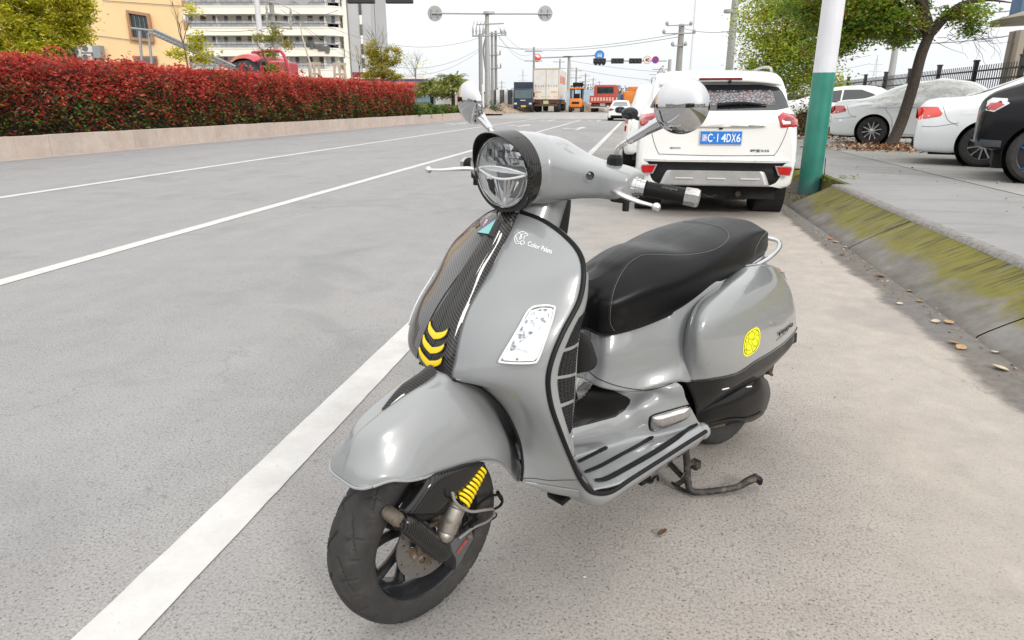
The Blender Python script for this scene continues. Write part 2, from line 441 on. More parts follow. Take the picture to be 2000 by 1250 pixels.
# road, kerb to kerb
gstrip('road', lin(-14.36, 1.96, 24), lin(-70, 60, 90), lambda x, y: 0.0, ASPH, smooth=False)
t_ = NT('crossing_concrete'); v_ = t_.co('Object'); t_.col(t_.ramp(t_.noise(v_, .8, 5, .6), [(.3, (.29, .285, .28)), (.7, (.37, .36, .35))])); t_.set(Roughness=.9)
gstrip('cross_road', lin(-60, 40, 20), lin(60, 67.5, 10), lambda x, y: ground_z(y)+.0, t_.m)
# painted markings, each its own stroke, edges slightly ragged
def stroke(n0, n1, d0, d1, slant=0.0, seg=None):
    random.seed(int(abs(n0*1000))+int(d0*10)); m = seg or max(2, int((d1-d0)/.10)); m = min(m, 420); V = []
    for i in range(m):
        f = (i/(m-1))**(1.6 if m > 60 else 1); y = d0+(d1-d0)*f
        j = random.uniform(-.0016, .0016); k = random.uniform(-.0016, .0016); V += [(n0+j+slant*(y-d0), y, .004), (n1+k+slant*(y-d0), y, .004)]
    return inroad(mk('lane_marking', V, [(2*i, 2*i+1, 2*i+3, 2*i+2) for i in range(m-1)], RPAINT, None, False, kind='structure'))
stroke(-1.285, -1.125, -1.5, 49.5); stroke(-4.575, -4.425, -2, 55); stroke(-8.70, -8.54, -2, 60)
stroke(-8.6, -1.2, 49.6, 50.0, 0, 2)
def arrow(n, d, s=1.0):
    V = [(n-.08, d, .004), (n+.08, d, .004), (n+.08, d+2.2*s, .004), (n-.08, d+2.2*s, .004), (n-.30, d+2.2*s, .004), (n+.30, d+2.2*s, .004), (n, d+4.0*s, .004),
         (n-.08, d+1.0, .004), (n-.08, d+1.4, .004), (n-.65, d+2.0, .004), (n-.65, d+1.6, .004), (n-.60, d+1.25, .004), (n-.95, d+1.9, .004), (n-.60, d+2.45, .004)]
    inroad(mk('arrow_marking', V, [(0, 1, 2, 3), (4, 5, 6), (7, 8, 9, 10), (11, 13, 12)], RPAINT, None, False, kind='structure'))
arrow(-6.6, 38.5, 1.1); arrow(-3.0, 34.5, 1.1); arrow(-6.6, 51.5); arrow(-3.0, 52); arrow(-11.4, 42, 1.1)

# planting strip on the left: kerb of long stones, soil behind
STONE = []
for i_, base in enumerate([((.40, .33, .285), (.50, .425, .37)), ((.37, .31, .27), (.48, .41, .36)), ((.42, .355, .31), (.51, .44, .39))]):
    t_ = NT('kerb_stone_%s' % ('light', 'dark', 'pale')[i_]); v_ = t_.co('Object')
    c_ = t_.ramp(t_.noise(v_, 2.5, 6, .65), [(.3, base[0]), (.7, base[1])]); c_ = t_.mix(t_.ramp(t_.noise(v_, 60, 3, .7), [(.33, .5), (.45, 0.0)]), c_, (.16, .13, .11))
    c_ = t_.mix(t_.ramp(t_.noise(v_, 9, 5, .7), [(.60, 0.0), (.75, .45)]), c_, (.19, .155, .125))
    t_.col(c_); t_.set(Roughness=.85); t_.bump(t_.noise(v_, 60, 4, .7), .3, .004); STONE.append(t_.m)
kerb = inroad(empty('planter_kerb')); kerb['kind'] = 'structure'
random.seed(11); y = 6.0
while y < 58:
    L = 1.0 if y < 45 else 4.0
    q = MB(); j = random.uniform(-.008, .008); q.box((-14.44+j, y+L/2, .245+random.uniform(-.006, .006)), (.17, L-.006, .52), None, .014)
    q.build('kerb_stone', random.choice(STONE), kerb); y += L
q = MB()   # rounded nose of the kerb
for k in range(8):
    a = pi/2*k/8; r = 3.0; q.box((-17.4+r*cos(a)*1.0, 58+r*sin(a), .245+.1*k/8), (.17, .62, .52), Matrix.Rotation(a, 3, 'Z'), .02)
q.build('kerb_nose', STONE[0], kerb)
gstrip('gutter_band', [-14.36, -14.02, -13.9], lin(2, 59, 60), lambda x, y: .004 if x < -13.95 else .003, (lambda t: (t.col(t.ramp(t.noise(t.co('Object'), 2, 5, .6), [(.3, (.33, .28, .25)), (.7, (.44, .385, .35))])), t.set(Roughness=.9), t.m)[2])(NT('gutter_dust')))
SOIL = dirt_mat('soil', (.05, .04, .03), (.08, .065, .05), (.12, .10, .08), 2.0)
gstrip('planter_soil', [-24, -20, -17, -14.52], lin(4, 61, 20), lambda x, y: .40+.015*sin(x*3+y), SOIL)

# ---- right: mossy sloping kerb, pavement, parking apron
def moss_mat():
    t = NT('mossy_concrete'); v = t.co('Object'); sep = t.n('ShaderNodeSeparateXYZ'); t.l(v, sep.inputs[0])
    vs = t.co('Object', (1.2, 9, 1.2)); streak = t.noise(vs, 2.6, 6, .7); vs2 = t.co('Object', (2, 34, 2)); st2 = t.noise(vs2, 1.0, 5, .7)
    lum = t.noise(v, 5, 6, .7)
    conc = t.ramp(lum, [(.3, (.115, .105, .09)), (.7, (.21, .195, .175))])
    mossc = t.mix(st2, t.ramp(lum, [(.3, (.060, .050, .010)), (.7, (.165, .155, .018))]), (.21, .19, .024))
    # moss is thick on the upper two thirds, thins to bare grey near the foot, broken by dark runs
    hgt = t.math('ADD', t.math('MULTIPLY', sep.outputs[2], 4.2), t.math('MULTIPLY', t.math('SUBTRACT', t.noise(v, 2.2, 5, .6), .5), 1.3))
    m = t.ramp(hgt, [(.30, 0.0), (.55, .92), (1.0, .97)])
    m = t.math('MULTIPLY', m, t.ramp(streak, [(.33, .2), (.47, 1.0)]))
    c = t.mix(m, conc, mossc)
    c = t.mix(t.math('MULTIPLY', t.ramp(st2, [(.36, .9), (.52, 0.0)]), t.ramp(hgt, [(.55, 0.0), (.8, 1.0)])), c, (.040, .032, .02))
    bl = t.ramp(t.noise(v, 3.3, 4, .6), [(.5, 0.0), (.66, .6)]); c = t.mix(t.math('MULTIPLY', bl, t.ramp(hgt, [(.3, 1.0), (.55, 0.0)])), c, (.24, .23, .22))
    t.col(c); t.set(Roughness=.92); t.bump(t.math('ADD', st2, lum), .5, .012); return t.m
MOSS = moss_mat()
prof = [(1.90, -.02), (1.915, .010), (1.96, .040), (2.04, .086), (2.13, .134), (2.22, .180), (2.31, .224), (2.385, .262)]
random.seed(5)
def slope(d0, d1, nm='mossy_kerb'):
    ys = lin(d0, d1, max(2, int((d1-d0)*14))); V = []
    for y in ys:
        w = .010*noise.noise(Vector((0, y*1.7, 0)))
        for (x, z) in prof: V.append((x+w+.004*noise.noise(Vector((x*9, y*9, 3))), y, z+.004*noise.noise(Vector((x*7, y*6, 8)))))
    return inroad(mk(nm, V, gridfaces(len(ys), len(prof), False, False, True), MOSS, None, True, kind='structure'))
kr = inroad(empty('sloping_kerb')); kr['kind'] = 'structure'
for (a, b) in ((-20, -3.02), (-3.0, 1.55), (1.565, 3.93), (3.945, 6.4), (6.415, 9.05), (11.2, 14.0), (14.02, 17.0), (17.02, 23), (23.02, 40)):
    o = slope(a, b, 'kerb_panel'); o.rotation_euler = (0, 0, 0); o.parent = kr; del o['kind']
def lip_mat():
    t = NT('broken_lip'); v = t.co('Object'); n = t.noise(v, 22, 6, .75); t.col(t.ramp(n, [(.3, (.14, .13, .12)), (.6, (.30, .285, .27))])); t.set(Roughness=.95); t.bump(n, .9, .02); return t.m
for (a, b) in ((-20, 9.05), (11.2, 40)):
    ys = lin(a, b, int((b-a)*12)); V = []
    for y in ys:
        w = .008*noise.noise(Vector((0, y*2.3, 4))); k = .012*noise.noise(Vector((2, y*5, 4)))
        V += [(2.385+w, y, .262), (2.398+w+k*.3, y, .287+k*.25), (2.50+k, y, .2885)]
    o = mk('kerb_lip', V, gridfaces(len(ys), 3, False, False, True), lip_mat(), kr, True)
# recess in the kerb where the lamp post stands
q = MB(); q.box2((2.57, 9.05, -.02), (2.615, 11.2, .285)); 
q.build('recess_wall', MOSS, kr)
V = [(1.93, 9.60, -.01), (2.45, 9.6, .24), (2.58, 9.6, .26), (1.93, 9.75, -.01), (2.35, 9.95, .02), (2.58, 9.85, .05), (1.93, 11.2, -.01), (2.58, 11.2, .03)]
mk('recess_side', [(1.915, 9.05, 0), (2.385, 9.05, .262), (2.58, 9.05, .285), (2.58, 9.25, .03), (2.1, 9.20, .0)], [(0, 1, 2, 3, 4)], MOSS, kr, False)
mk('recess_back', [(1.915, 11.2, 0), (2.385, 11.2, .262), (2.58, 11.2, .285), (2.58, 11.05, .03), (2.1, 11.05, .0)], [(4, 3, 2, 1, 0)], MOSS, kr, False)
mk('recess_floor', [(1.90, 9.0, .002), (2.58, 9.0, .02), (2.58, 11.25, .02), (1.90, 11.25, .002)], [(0, 1, 2, 3)], SOIL, kr, False)
def conc_mat(name, a, b, dark=(.15, .14, .13), sc=1.0):
    t = NT(name); v = t.co('Object'); c = t.ramp(t.noise(v, .9*sc, 6, .65), [(.3, a), (.7, b)])
    vs = t.co('Object', (.35, 1.6, 1)); c = t.mix(t.ramp(t.noise(vs, 2.2, 6, .72), [(.5, 0.0), (.72, .5)]), c, dark)
    c = t.mix(t.ramp(t.noise(v, 60, 3, .7), [(.32, .5), (.43, 0.0)]), c, dark); c = t.mix(t.ramp(t.noise(v, 14, 5, .7), [(.63, 0.0), (.76, .35)]), c, tuple(min(1, q_*1.25) for q_ in b))
    t.col(c); t.set(Roughness=.9); t.bump(t.noise(v, 50, 5, .7), .35, .006); return t.m
PAVE = conc_mat('pavement_concrete', (.215, .212, .215), (.285, .28, .275))
APRON = conc_mat('apron_concrete', (.27, .262, .25), (.35, .335, .315))
gx = [2.50, 2.9, 3.5, 4.13]
gstrip('pavement', gx, lin(-60, 9.05, 30), lambda x, y: .288, PAVE); gstrip('pavement', [2.62, 3.3, 4.13], lin(9.05, 11.22, 4), lambda x, y: .288, PAVE); gstrip('pavement', gx, lin(11.2, 40, 20), lambda x, y: .288, PAVE)
gstrip('parking_apron', lin(4.145, 14, 8), lin(-60, 40, 40), lambda x, y: .290, APRON)
gstrip('apron_joint', [4.128, 4.147], lin(-3, 40, 4), lambda x, y: .281, SOIL)


# ================================================================ VEGETATION
def leaf_mats(name, cols, trans=.0):
    out = []
    for i, c in enumerate(cols):
        t = NT('%s_%s' % (name, 'abcdefgh'[i])); v = t.co('Object'); n = t.noise(v, 1.7, 3, .6)
        t.col(t.ramp(n, [(.3, tuple(q*.72 for q in c)), (.7, tuple(min(1, q*1.25) for q in c))])); t.set(Roughness=.42); t.b.inputs['Specular IOR Level'].default_value = .35
        tr = t.n('ShaderNodeBsdfTranslucent'); tr.inputs[0].default_value = (*[min(1, q*1.9) for q in c], 1); mx = t.n('ShaderNodeMixShader'); mx.inputs[0].default_value = .38
        t.l(t.b.outputs[0], mx.inputs[1]); t.l(tr.outputs[0], mx.inputs[2]); t.l(mx.outputs[0], t.out.inputs[0])
        out.append(t.m)
    return out
def leaves(name, items, mats, parent=None, kind=None, fold=.25):
    """items: (centre, size, material index); every leaf a folded blade"""
    V = []; F = []; M = []
    rnd = random.random
    for (c, s, mi) in items:
        a = rnd()*2*pi; el = (rnd()-.35)*1.5; ca, sa, ce, se = cos(a), sin(a), cos(el), sin(el)
        tx, ty, tz = ca*ce, sa*ce, se
        b = rnd()*2*pi; sx, sy, sz = cos(b), sin(b), (rnd()-.5)
        dt = sx*tx+sy*ty+sz*tz; sx -= tx*dt; sy -= ty*dt; sz -= tz*dt; l = sqrt(sx*sx+sy*sy+sz*sz)+1e-6; w = s*.24/l; sx *= w; sy *= w; sz *= w
        nx, ny, nz = ty*sz-tz*sy, tz*sx-tx*sz, tx*sy-ty*sx; k = fold
        n = len(V); x, y, z = c; L = s
        V += [(x, y, z), (x+tx*L*.5+sx+nx*k, y+ty*L*.5+sy+ny*k, z+tz*L*.5+sz+nz*k), (x+tx*L, y+ty*L, z+tz*L-.1*L), (x+tx*L*.5-sx, y+ty*L*.5-sy, z+tz*L*.5-sz)]
        F += [(n, n+1, n+2), (n, n+2, n+3)]; M += [mi, mi]
    me = bpy.data.meshes.new(name); me.from_pydata(V, [], F)
    for m in mats: me.materials.append(m)
    me.polygons.foreach_set('material_index', M); me.update()
    o = bpy.data.objects.new(name, me); COL.objects.link(o)
    if parent: o.parent = parent
    if kind: o['kind'] = kind
    return o
HEDGE = leaf_mats('hedge_leaf', [(.44, .058, .042), (.31, .040, .030), (.16, .040, .026), (.062, .095, .026), (.17, .22, .035), (.50, .15, .09), (.020, .028, .011)])
random.seed(21)
it = []
def hedge_top(d): return 2.34+.16*noise.noise(Vector((d*.6, 0, 0)))+.14*noise.noise(Vector((d*2.1, 0, 5)))
N_H = 84000
for i in range(N_H):
    u = random.random(); d = 5+40.5*u**1.45
    top = hedge_top(d); r = random.random()
    end = 1.0 if d < 44.2 else max(.4, 1-(d-44.2)/2.2)
    if r < .66:      # near face
        z = .42+(top-.42)*random.random()**.85; x = -14.70-abs(random.gauss(0, .09))-.24*noise.noise(Vector((d*1.3, z*1.5, 0)))-.10*max(0, (z-.42)/(top-.42)-.85)*3
    else:
        z = top-abs(random.gauss(0, .10)); x = -14.8-random.random()*2.2
    if random.random() > end: continue
    f = (z-.42)/(top-.42)+.28*noise.noise(Vector((x*1.1, d*1.1, z*1.6)))+random.uniform(-.22, .22)
    if f > .92 and r >= .66 and noise.noise(Vector((d*.9, x, 9))) > .42: mi = 4
    elif f > .70: mi = random.choice((0, 0, 0, 1, 5, 0, 2))
    elif f > .48: mi = random.choice((0, 1, 1, 2, 3, 5, 3, 3))
    elif f > .25: mi = random.choice((1, 3, 3, 3, 3, 2, 6, 0, 4, 1))
    else: mi = random.choice((3, 6, 6, 3, 2, 4, 6, 1))
    if r < .66 and z > top-.22 and random.random() < .5: z += random.uniform(0, .13)+(.20 if noise.noise(Vector((d*4, x, 2))) > .3 else 0)
    s = (.075+.045*random.random())*(1+.5*u)
    it.append((RM @ Vector((x, d, z)), s, mi))
red_hedge = leaves('red_hedge', it, HEDGE)
tag(red_hedge, 'long clipped hedge of red young leaves over dark green in the kerbed planting strip', 'hedge', kind='stuff')
# dark twiggy core so that the hedge is not see-through
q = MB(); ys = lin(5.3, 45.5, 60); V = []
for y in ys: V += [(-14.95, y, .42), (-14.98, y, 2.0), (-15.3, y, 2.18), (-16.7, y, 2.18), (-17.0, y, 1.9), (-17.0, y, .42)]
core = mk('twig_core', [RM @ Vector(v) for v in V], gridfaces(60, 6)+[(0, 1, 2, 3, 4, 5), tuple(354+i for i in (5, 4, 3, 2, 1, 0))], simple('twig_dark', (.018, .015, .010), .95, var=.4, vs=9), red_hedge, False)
# low green hedge further on
random.seed(31); it = []
for i in range(15000):
    d = 44.8+16*random.random(); x = -14.8-random.random()*3.0; top = .98+.32*noise.noise(Vector((d*.55, x*.4, 0)))
    z = .42+(top-.42)*random.random()**.45; 
    if random.random() < .35: x = -14.62-abs(random.gauss(0, .1)); 
    if noise.noise(Vector((d*1.1, 0, 3))) > .30 and x > -14.9 and random.random() < .6: z -= .30; x += .25
    f = noise.noise(Vector((d*.5, 0, 7))); mi = random.choice((0, 1, 1, 2)) if f < .1 else random.choice((1, 2, 3, 3))
    it.append((RM @ Vector((x, d, z)), .15+.08*random.random(), mi))
lowh = leaves('low_hedge', it, leaf_mats('low_leaf', [(.03, .06, .012), (.06, .11, .02), (.11, .16, .025), (.17, .20, .04)]))
tag(lowh, 'low bright green shrub border spilling over the kerb past the red hedge', 'hedge', kind='stuff')
q = MB(); q.box2((-17.6, 45.2, .4), (-14.95, 60.6, .78), .1); c_ = q.build('twig_core', simple('twig_dark', (.018, .015, .010), .95), lowh); c_.data.transform(RM)
random.seed(4); it = [(RM @ Vector((-14.62+random.uniform(-.2, .1), 53.3+random.uniform(-.35, .35), .86+random.uniform(-.12, .12))), .12, 0) for k in range(60)]
fl = leaves('pink_flowers', it, leaf_mats('petal', [(.55, .12, .22)])); tag(fl, 'small tuft of pink flowers on the low green border', 'flowers', kind='stuff')

BARK = worn_metal('bark_dark', (.045, .034, .027), .95, 0.0, (.10, .08, .065), .52); BARKG = worn_metal('bark_grey', (.15, .13, .11), .95, 0.0, (.08, .065, .05), .55)
def limb(q, p, d, L, r, depth, tips, rnd, up=.25, spread=.7, taper=.62, seg=5):
    pts = [p.copy()]; dd = d.copy(); c = p.copy()
    for i in range(seg):
        dd = (dd+Vector((rnd.gauss(0, .13), rnd.gauss(0, .13), rnd.gauss(0, .09)+up*.08))).normalized(); c = c+dd*L/seg; pts.append(c.copy())
        if depth <= 1: tips.append(c.copy())
    q.tube(pts, [r*(1-(1-taper)*i/seg) for i in range(seg+1)], 6 if depth < 2 else 9)
    if depth > 0:
        n = rnd.choice((2, 3, 3)) if depth > 1 else rnd.choice((2, 3, 4))
        for k in range(n):
            a = pts[rnd.randint(seg-2, seg)]; e = (dd+Vector((rnd.gauss(0, spread), rnd.gauss(0, spread), rnd.gauss(0, spread*.6)+up))).normalized()
            limb(q, a, e, L*rnd.uniform(.6, .85), r*taper*rnd.uniform(.55, .8), depth-1, tips, rnd, up, spread, taper, seg)
    else: tips.append(c.copy())
def tree(name, label, trunk, r0, r1, nb, bl, seedv, leafmats, nleaf, lsize, blobs, bark=None, extra=None, group=None, cat='tree', depth=2, up=.25, spread=.65, clump=.34):
    """trunk: world points; crown leaves cluster round the twig tips and inside given blobs (centre, radii)"""
    rnd = random.Random(seedv); root = empty(name, trunk[0], 0, label, cat, group); T0 = Vector(trunk[0])
    q = MB(); P = crs([Vector(p)-T0 for p in trunk], 14); q.tube(P, [r0+(r1-r0)*(i/13)**.8+(.25*r0 if i == 0 else 0) for i in range(14)], 14)
    q.build('trunk', bark or BARK, root, True)
    tips = []; q = MB(); top = P[-1]; dd = (P[-1]-P[-3]).normalized()
    dirs = extra or [(dd+Vector((rnd.gauss(0, spread), rnd.gauss(0, spread), up+rnd.random()*.5))).normalized() for k in range(nb)]
    for e in dirs: limb(q, top-dd*r1*.5, Vector(e).normalized(), bl*rnd.uniform(.85, 1.15), r1*.72, depth, tips, rnd, up, spread)
    q.build('limbs', bark or BARK, root, True, kind='stuff')
    if nleaf:
        it = []; random.seed(seedv)
        cl = []
        for (c, rr, w) in blobs:
            c = Vector(c)-T0
            for k in range(int(w)):
                while True:
                    v = Vector((random.uniform(-1, 1), random.uniform(-1, 1), random.uniform(-1, 1)))
                    if v.length < 1: break
                v = v*(v.length**-.35 if v.length > .05 else 1)*.92; cl.append(c+Vector((v.x*rr[0], v.y*rr[1], v.z*rr[2])))
        if not blobs: cl = tips
        per = max(1, nleaf//max(1, len(cl)))
        nm = len(leafmats)
        for c in cl:
            tone = random.random(); cs = clump*random.uniform(.6, 1.3)
            for k in range(per):
                v = Vector((random.gauss(0, cs), random.gauss(0, cs), random.gauss(0, cs*.55)))
                mi = min(nm-1, max(0, int(nm*(tone*.6+random.random()*.5))))
                it.append((c+v, lsize*random.uniform(.7, 1.3), mi))
        leaves('crown', it, leafmats, root, kind='stuff')
    return root
LGRN = leaf_mats('camphor_leaf', [(.05, .10, .014), (.11, .19, .02), (.17, .26, .03), (.26, .33, .04), (.22, .13, .03)])
# leaning dark tree on the apron
T = [(5.4983, 16.6492, 0.29)]
tb = RM @ Vector(T[0])
def rdp(p): return RM @ Vector(p)
trunk = [tb, rdp((5.6695, 16.7, 0.8876)), rdp((5.7386, 16.6, 1.6262)), rdp((5.7608, 16.5, 2.2328)), rdp((5.8291, 16.4, 2.6494))]
root = tree('dark_trunk_tree', 'leafy tree with a dark leaning trunk forking above the covered white car', trunk, .125, .10, 0, 1.2, 5, LGRN, 46000, .085,
    [(rdp((4.2542, 16.8, 3.1369)), (.95, 1.3, .75), 90), (rdp((5.1468, 16.9, 2.8283)), (.50, .9, .34), 36), (rdp((3.676, 17, 3.5779)), (1.1, 1.3, .8), 70), (rdp((5.2685, 17.2, 3.3144)), (.75, .8, .35), 34), (rdp((4.0349, 16.8, 2.4795)), (.45, .6, .32), 24), (rdp((5.5209, 17, 2.6076)), (.30, .6, .16), 12), (rdp((6.2848, 16.3, 2.9394)), (.34, .5, .20), 12), (rdp((6.6089, 16.3, 2.7232)), (.14, .3, .12), 5), (rdp((4.6137, 16.8, 2.7773)), (.5, .8, .28), 22), (rdp((4.2131, 16, 4.2482)), (3.4, 2, .8), 100), (rdp((6.1473, 17, 3.9015)), (1.2, 1.5, .45), 40)],
    extra=[(-.45, .1, 1.0), (.2, .5, 1.0), (-1, .3, .8)], clump=.15, up=.2)
q = MB(); b0 = rdp((5.8291, 16.4, 2.6494))-Vector(trunk[0])
q.tube([b0, rdp((6.0074, 16.3, 2.8972))-tb, rdp((6.2548, 16.2, 3.1359))-tb, rdp((6.661, 16.2, 3.2012))-tb, rdp((7.1324, 16.2, 3.1438))-tb], [.12, .09, .06, .03, .012], 8, 20)
q.tube([b0, rdp((5.5839, 16.4, 3.0612))-tb, rdp((5.4543, 16.4, 3.5407))-tb, rdp((5.1699, 16.4, 4.3845))-tb], [.12, .10, .08, .04], 8, 20)
q.tube([rdp((5.828, 16.5, 2.5305))-tb, rdp((5.3072, 16.3, 2.7657))-tb, rdp((4.7592, 16.3, 2.8244))-tb, rdp((4.005, 16.3, 2.8875))-tb], [.03, .022, .014, .006], 6, 20)
q.build('fork', BARK, root, True)
random.seed(8); q = MB()
for k in range(26):
    a = rdp((6.0081, 16.4, 2.5683))-tb+Vector((random.uniform(-.1, .9), random.uniform(-.3, .3), random.uniform(-.15, .25))); p = [a]; dd = Vector((random.uniform(.3, 1), random.uniform(-.4, .4), random.uniform(-.6, .2))).normalized()
    for j in range(5): dd = (dd+Vector((random.gauss(0, .25), random.gauss(0, .25), random.gauss(0, .25)))).normalized(); p.append(p[-1]+dd*.16)
    q.tube(p, [.006, .005, .004, .003, .003, .002], 4)
q.build('bare_twigs', BARKG, root, False, kind='stuff')
# tree behind the lamp post, light green crown
b1 = rw(3.6, 27, .29)
tree('bright_green_tree', 'bushy yellow green tree rising behind the white sport utility roof', [b1, b1+Vector((0, 0, 1.6)), rdp((4.624, 27, 2.665))], .14, .09, 5, 1.5, 9, leaf_mats('bright_leaf', [(.07, .11, .014), (.15, .22, .02), (.25, .33, .03), (.36, .42, .045), (.26, .16, .04)]), 24000, .12,
    [(rdp((4.4567, 27, 3.845)), (1.5, 1.4, .9), 80), (rdp((4.3146, 26.5, 2.8082)), (.95, 1.2, .75), 70), (rdp((5.465, 27, 2.5718)), (1.2, 1.2, .8), 80), (rdp((5.8397, 27, 3.6556)), (1.5, 1.4, 1.3), 110), (rdp((4.1352, 27, 4.4282)), (.8, 1, .6), 40), (rdp((5.3384, 27, 4.966)), (1.8, 1.4, 1.2), 60), (rdp((5.8954, 27, 1.8836)), (1.0, 1, .45), 46), (rdp((6.936, 27, 1.7932)), (.5, .6, .5), 16), (rdp((4.1459, 27, 2.2392)), (.5, .6, .3), 14)], clump=.26)
# reddish shrub beside the post
random.seed(17); c = rdp((5.0718, 22.9084, 0.29)); it = [(c+Vector((random.gauss(0, .32), random.gauss(0, .3), abs(random.gauss(.35, .35)))), .10, random.choice((0, 1, 1, 2, 3))) for k in range(1500)]
sh = leaves('roadside_shrub', it, leaf_mats('shrub_leaf', [(.02, .04, .01), (.05, .07, .015), (.12, .13, .03), (.22, .05, .03)])); tag(sh, 'small shrub with reddish tips standing on the verge left of the green post base', 'shrub')

# trees on the left
YG = leaf_mats('yellow_green_leaf', [(.13, .15, .012), (.28, .29, .02), (.44, .42, .03), (.55, .50, .05)])
def V3(p): return Vector(p)
g = Vector((-17.7633, 27, 2.877)); base = Vector((g.x, g.y, .4))
tree('yellow_green_tree', 'broad yellow green tree behind the hedge at the left edge', [base, base+Vector((.1, 0, 1.6)), Vector((-17.5659, 27, 3.6194))], .16, .10, 5, 1.2, 12, YG, 26000, .13,
    [((-18.0557, 27, 4.1416), (.95, 1.2, .75), 110), ((-17.0359, 27, 3.6194), (.95, 1.1, .7), 90), ((-16.1064, 27, 4.486), (.75, 1, .6), 70), ((-18.6299, 27, 3.2676), (.8, 1, .45), 70), ((-17.4936, 27, 4.9972), (1.4, 1, .5), 70), ((-15.9992, 26.5, 4.8444), (.8, .8, .4), 50), ((-17.455, 26.6, 3.0631), (.7, .8, .4), 50), ((-16.0551, 27, 3.7942), (.35, .4, .5), 26)], clump=.17, bark=BARKG)
def sap(nm, label, x, ytop, Y, s, n, mats, blobs, bare=0, group=None, r=.045):
    g = AT(x, ytop+40, Y); base = Vector((g.x, g.y, .4)); top = AT(x, ytop+(60 if ytop < 80 else 35), Y)
    return tree(nm, label, [base, base.lerp(top, .5)+Vector((.05, 0, 0)), top], r, r*.6, 4, s, int(x), mats, n, .12, blobs, bark=BARKG, depth=2, group=group, clump=.14, up=.45, spread=.5)
sap('sapling', 'thin half bare sapling in front of the yellow building corner', 358, 25, 26, .75, 1300, YG, [((-11.222, 26, 3.4469), (.22, .3, .45), 12), ((-12.0292, 26, 2.9364), (.26, .3, .2), 9), ((-11.2598, 26, 4.4482), (.10, .2, .2), 4), ((-11.0429, 26, 2.7648), (.26, .3, .18), 8)])
sap('sapling', 'thin leafy sapling standing before the red vehicle cab', 520, 65, 33, .6, 1500, leaf_mats('sap_leaf', [(.07, .08, .015), (.15, .17, .02), (.25, .28, .04), (.22, .12, .03)]), [((-10.7116, 33, 4.1482), (.20, .3, .4), 12), ((-11.3484, 33, 4.041), (.25, .3, .25), 8), ((-10.1724, 33, 3.7613), (.25, .3, .2), 7), ((-11.0793, 33, 3.3279), (.34, .3, .25), 10), ((-10.9095, 33, 2.7369), (.4, .3, .2), 8)])
sap('young_tree', 'small ochre green tree above the far end of the red hedge', 745, 95, 46, 1.3, 9000, leaf_mats('ochre_leaf', [(.12, .11, .014), (.26, .22, .02), (.38, .32, .03), (.26, .28, .04)]), [((-8.8246, 46, 4.4532), (.5, .6, .7), 36), ((-7.6439, 46, 4.0898), (.65, .6, .75), 40), ((-8.4284, 46, 3.4799), (1.0, .8, .55), 44), ((-7.8711, 46, 2.9265), (.9, .8, .3), 30), ((-9.1213, 46, 2.8648), (.5, .5, .3), 16)], r=.09)
tree('bare_tree', 'leafless grey tree beyond the ochre tree', [Vector((*(-9.4277, 70, 2.7682)[:2], .4)), Vector((-9.3867, 70, 3.7125))], .08, .05, 5, 1.1, 44, YG, 260, .16, [((-9.346, 70, 4.6486), (1.4, 1, 1.4), 60)], bark=BARKG, depth=3, up=.5)
tree('bare_tree', 'leafless sapling left of the ochre tree beside the grey tower wall', [Vector((*(-10.7224, 50, 2.6695)[:2], .4)), Vector((-10.6047, 50, 3.3411))], .05, .03, 4, 1.0, 45, YG, 60, .12, [((-10.6067, 50, 4.3376), (.6, .5, 1), 30)], bark=BARKG, depth=2, up=.6)
# palms with arching pinnate fronds
def palm(name, label, x, ybase, ytop, Y, R, seedv, nf=36):
    rnd = random.Random(seedv); b = Vector((*AT(x, ybase, Y)[:2], .42)); top = AT(x, ytop+14, Y); root = empty(name, b, 0, label, 'palm', 'palms past the low green border')
    q = MB(); q.tube([Vector((0, 0, 0)), (top-b)*.5, top-b], [.16, .15, .12], 10, 8); q.build('trunk', BARK, root, True)
    PM = leaf_mats('palm', [(.10, .13, .03), (.19, .22, .05), (.30, .29, .09)])
    for k in range(nf):
        a = rnd.random()*2*pi; e = rnd.uniform(.15, 1.2); L = R*rnd.uniform(.8, 1.1); pts = []
        for j in range(8):
            t = j/7; r = L*t*cos(e*(1-t*.3)); z = L*(sin(e)*t-.62*t*t*(1.2-.3*e)); pts.append(top-b+Vector((cos(a)*r, sin(a)*r, z)))
        mb = MB(); mb.tube(pts, [.012]*8, 4)
        for j in range(1, 8):
            for h in (0, .33, .66):
                p = pts[j-1].lerp(pts[j], h); td = (pts[j]-pts[j-1]).normalized(); sd = td.cross(Vector((0, 0, 1))).normalized()
                for s in (-1, 1):
                    e2 = p+(sd*s*.8+td*.6).normalized()*L*.22*(1-.5*j/8)+Vector((0, 0, -.10*L*rnd.random())); w = td*.03
                    mb.add([p-w, p+w, e2], [(0, 1, 2)])
        mb.build('frond', rnd.choice(PM), root)
    random.seed(seedv); it = []
    for k in range(1500):
        a = random.random()*2*pi; r = R*.95*random.random()**.6; zz = .35*R*random.random()*(1-r/R)-.42*R*(r/R)**2+random.gauss(0, .12); it.append((top-b+Vector((cos(a)*r, sin(a)*r, zz)), .34, random.choice((0, 1, 1, 2))))
    leaves('frond_mass', it, PM, root, kind='stuff', fold=.05)
palm('palm_tree', 'feathery palm standing left of its neighbour past the low border', 843, 205, 158, 62, 1.9, 3)
palm('palm_tree', 'taller feathery palm nearer the scooter mirror past the low border', 885, 205, 150, 60, 2.1, 4)
c = Vector((-1.7602, 66, 1.4212)); random.seed(6); it = [(Vector((c.x, c.y, .5))+Vector((random.gauss(0, .5), random.gauss(0, .4), abs(random.gauss(.3, .35)))), .16, random.choice((0, 1))) for k in range(700)]
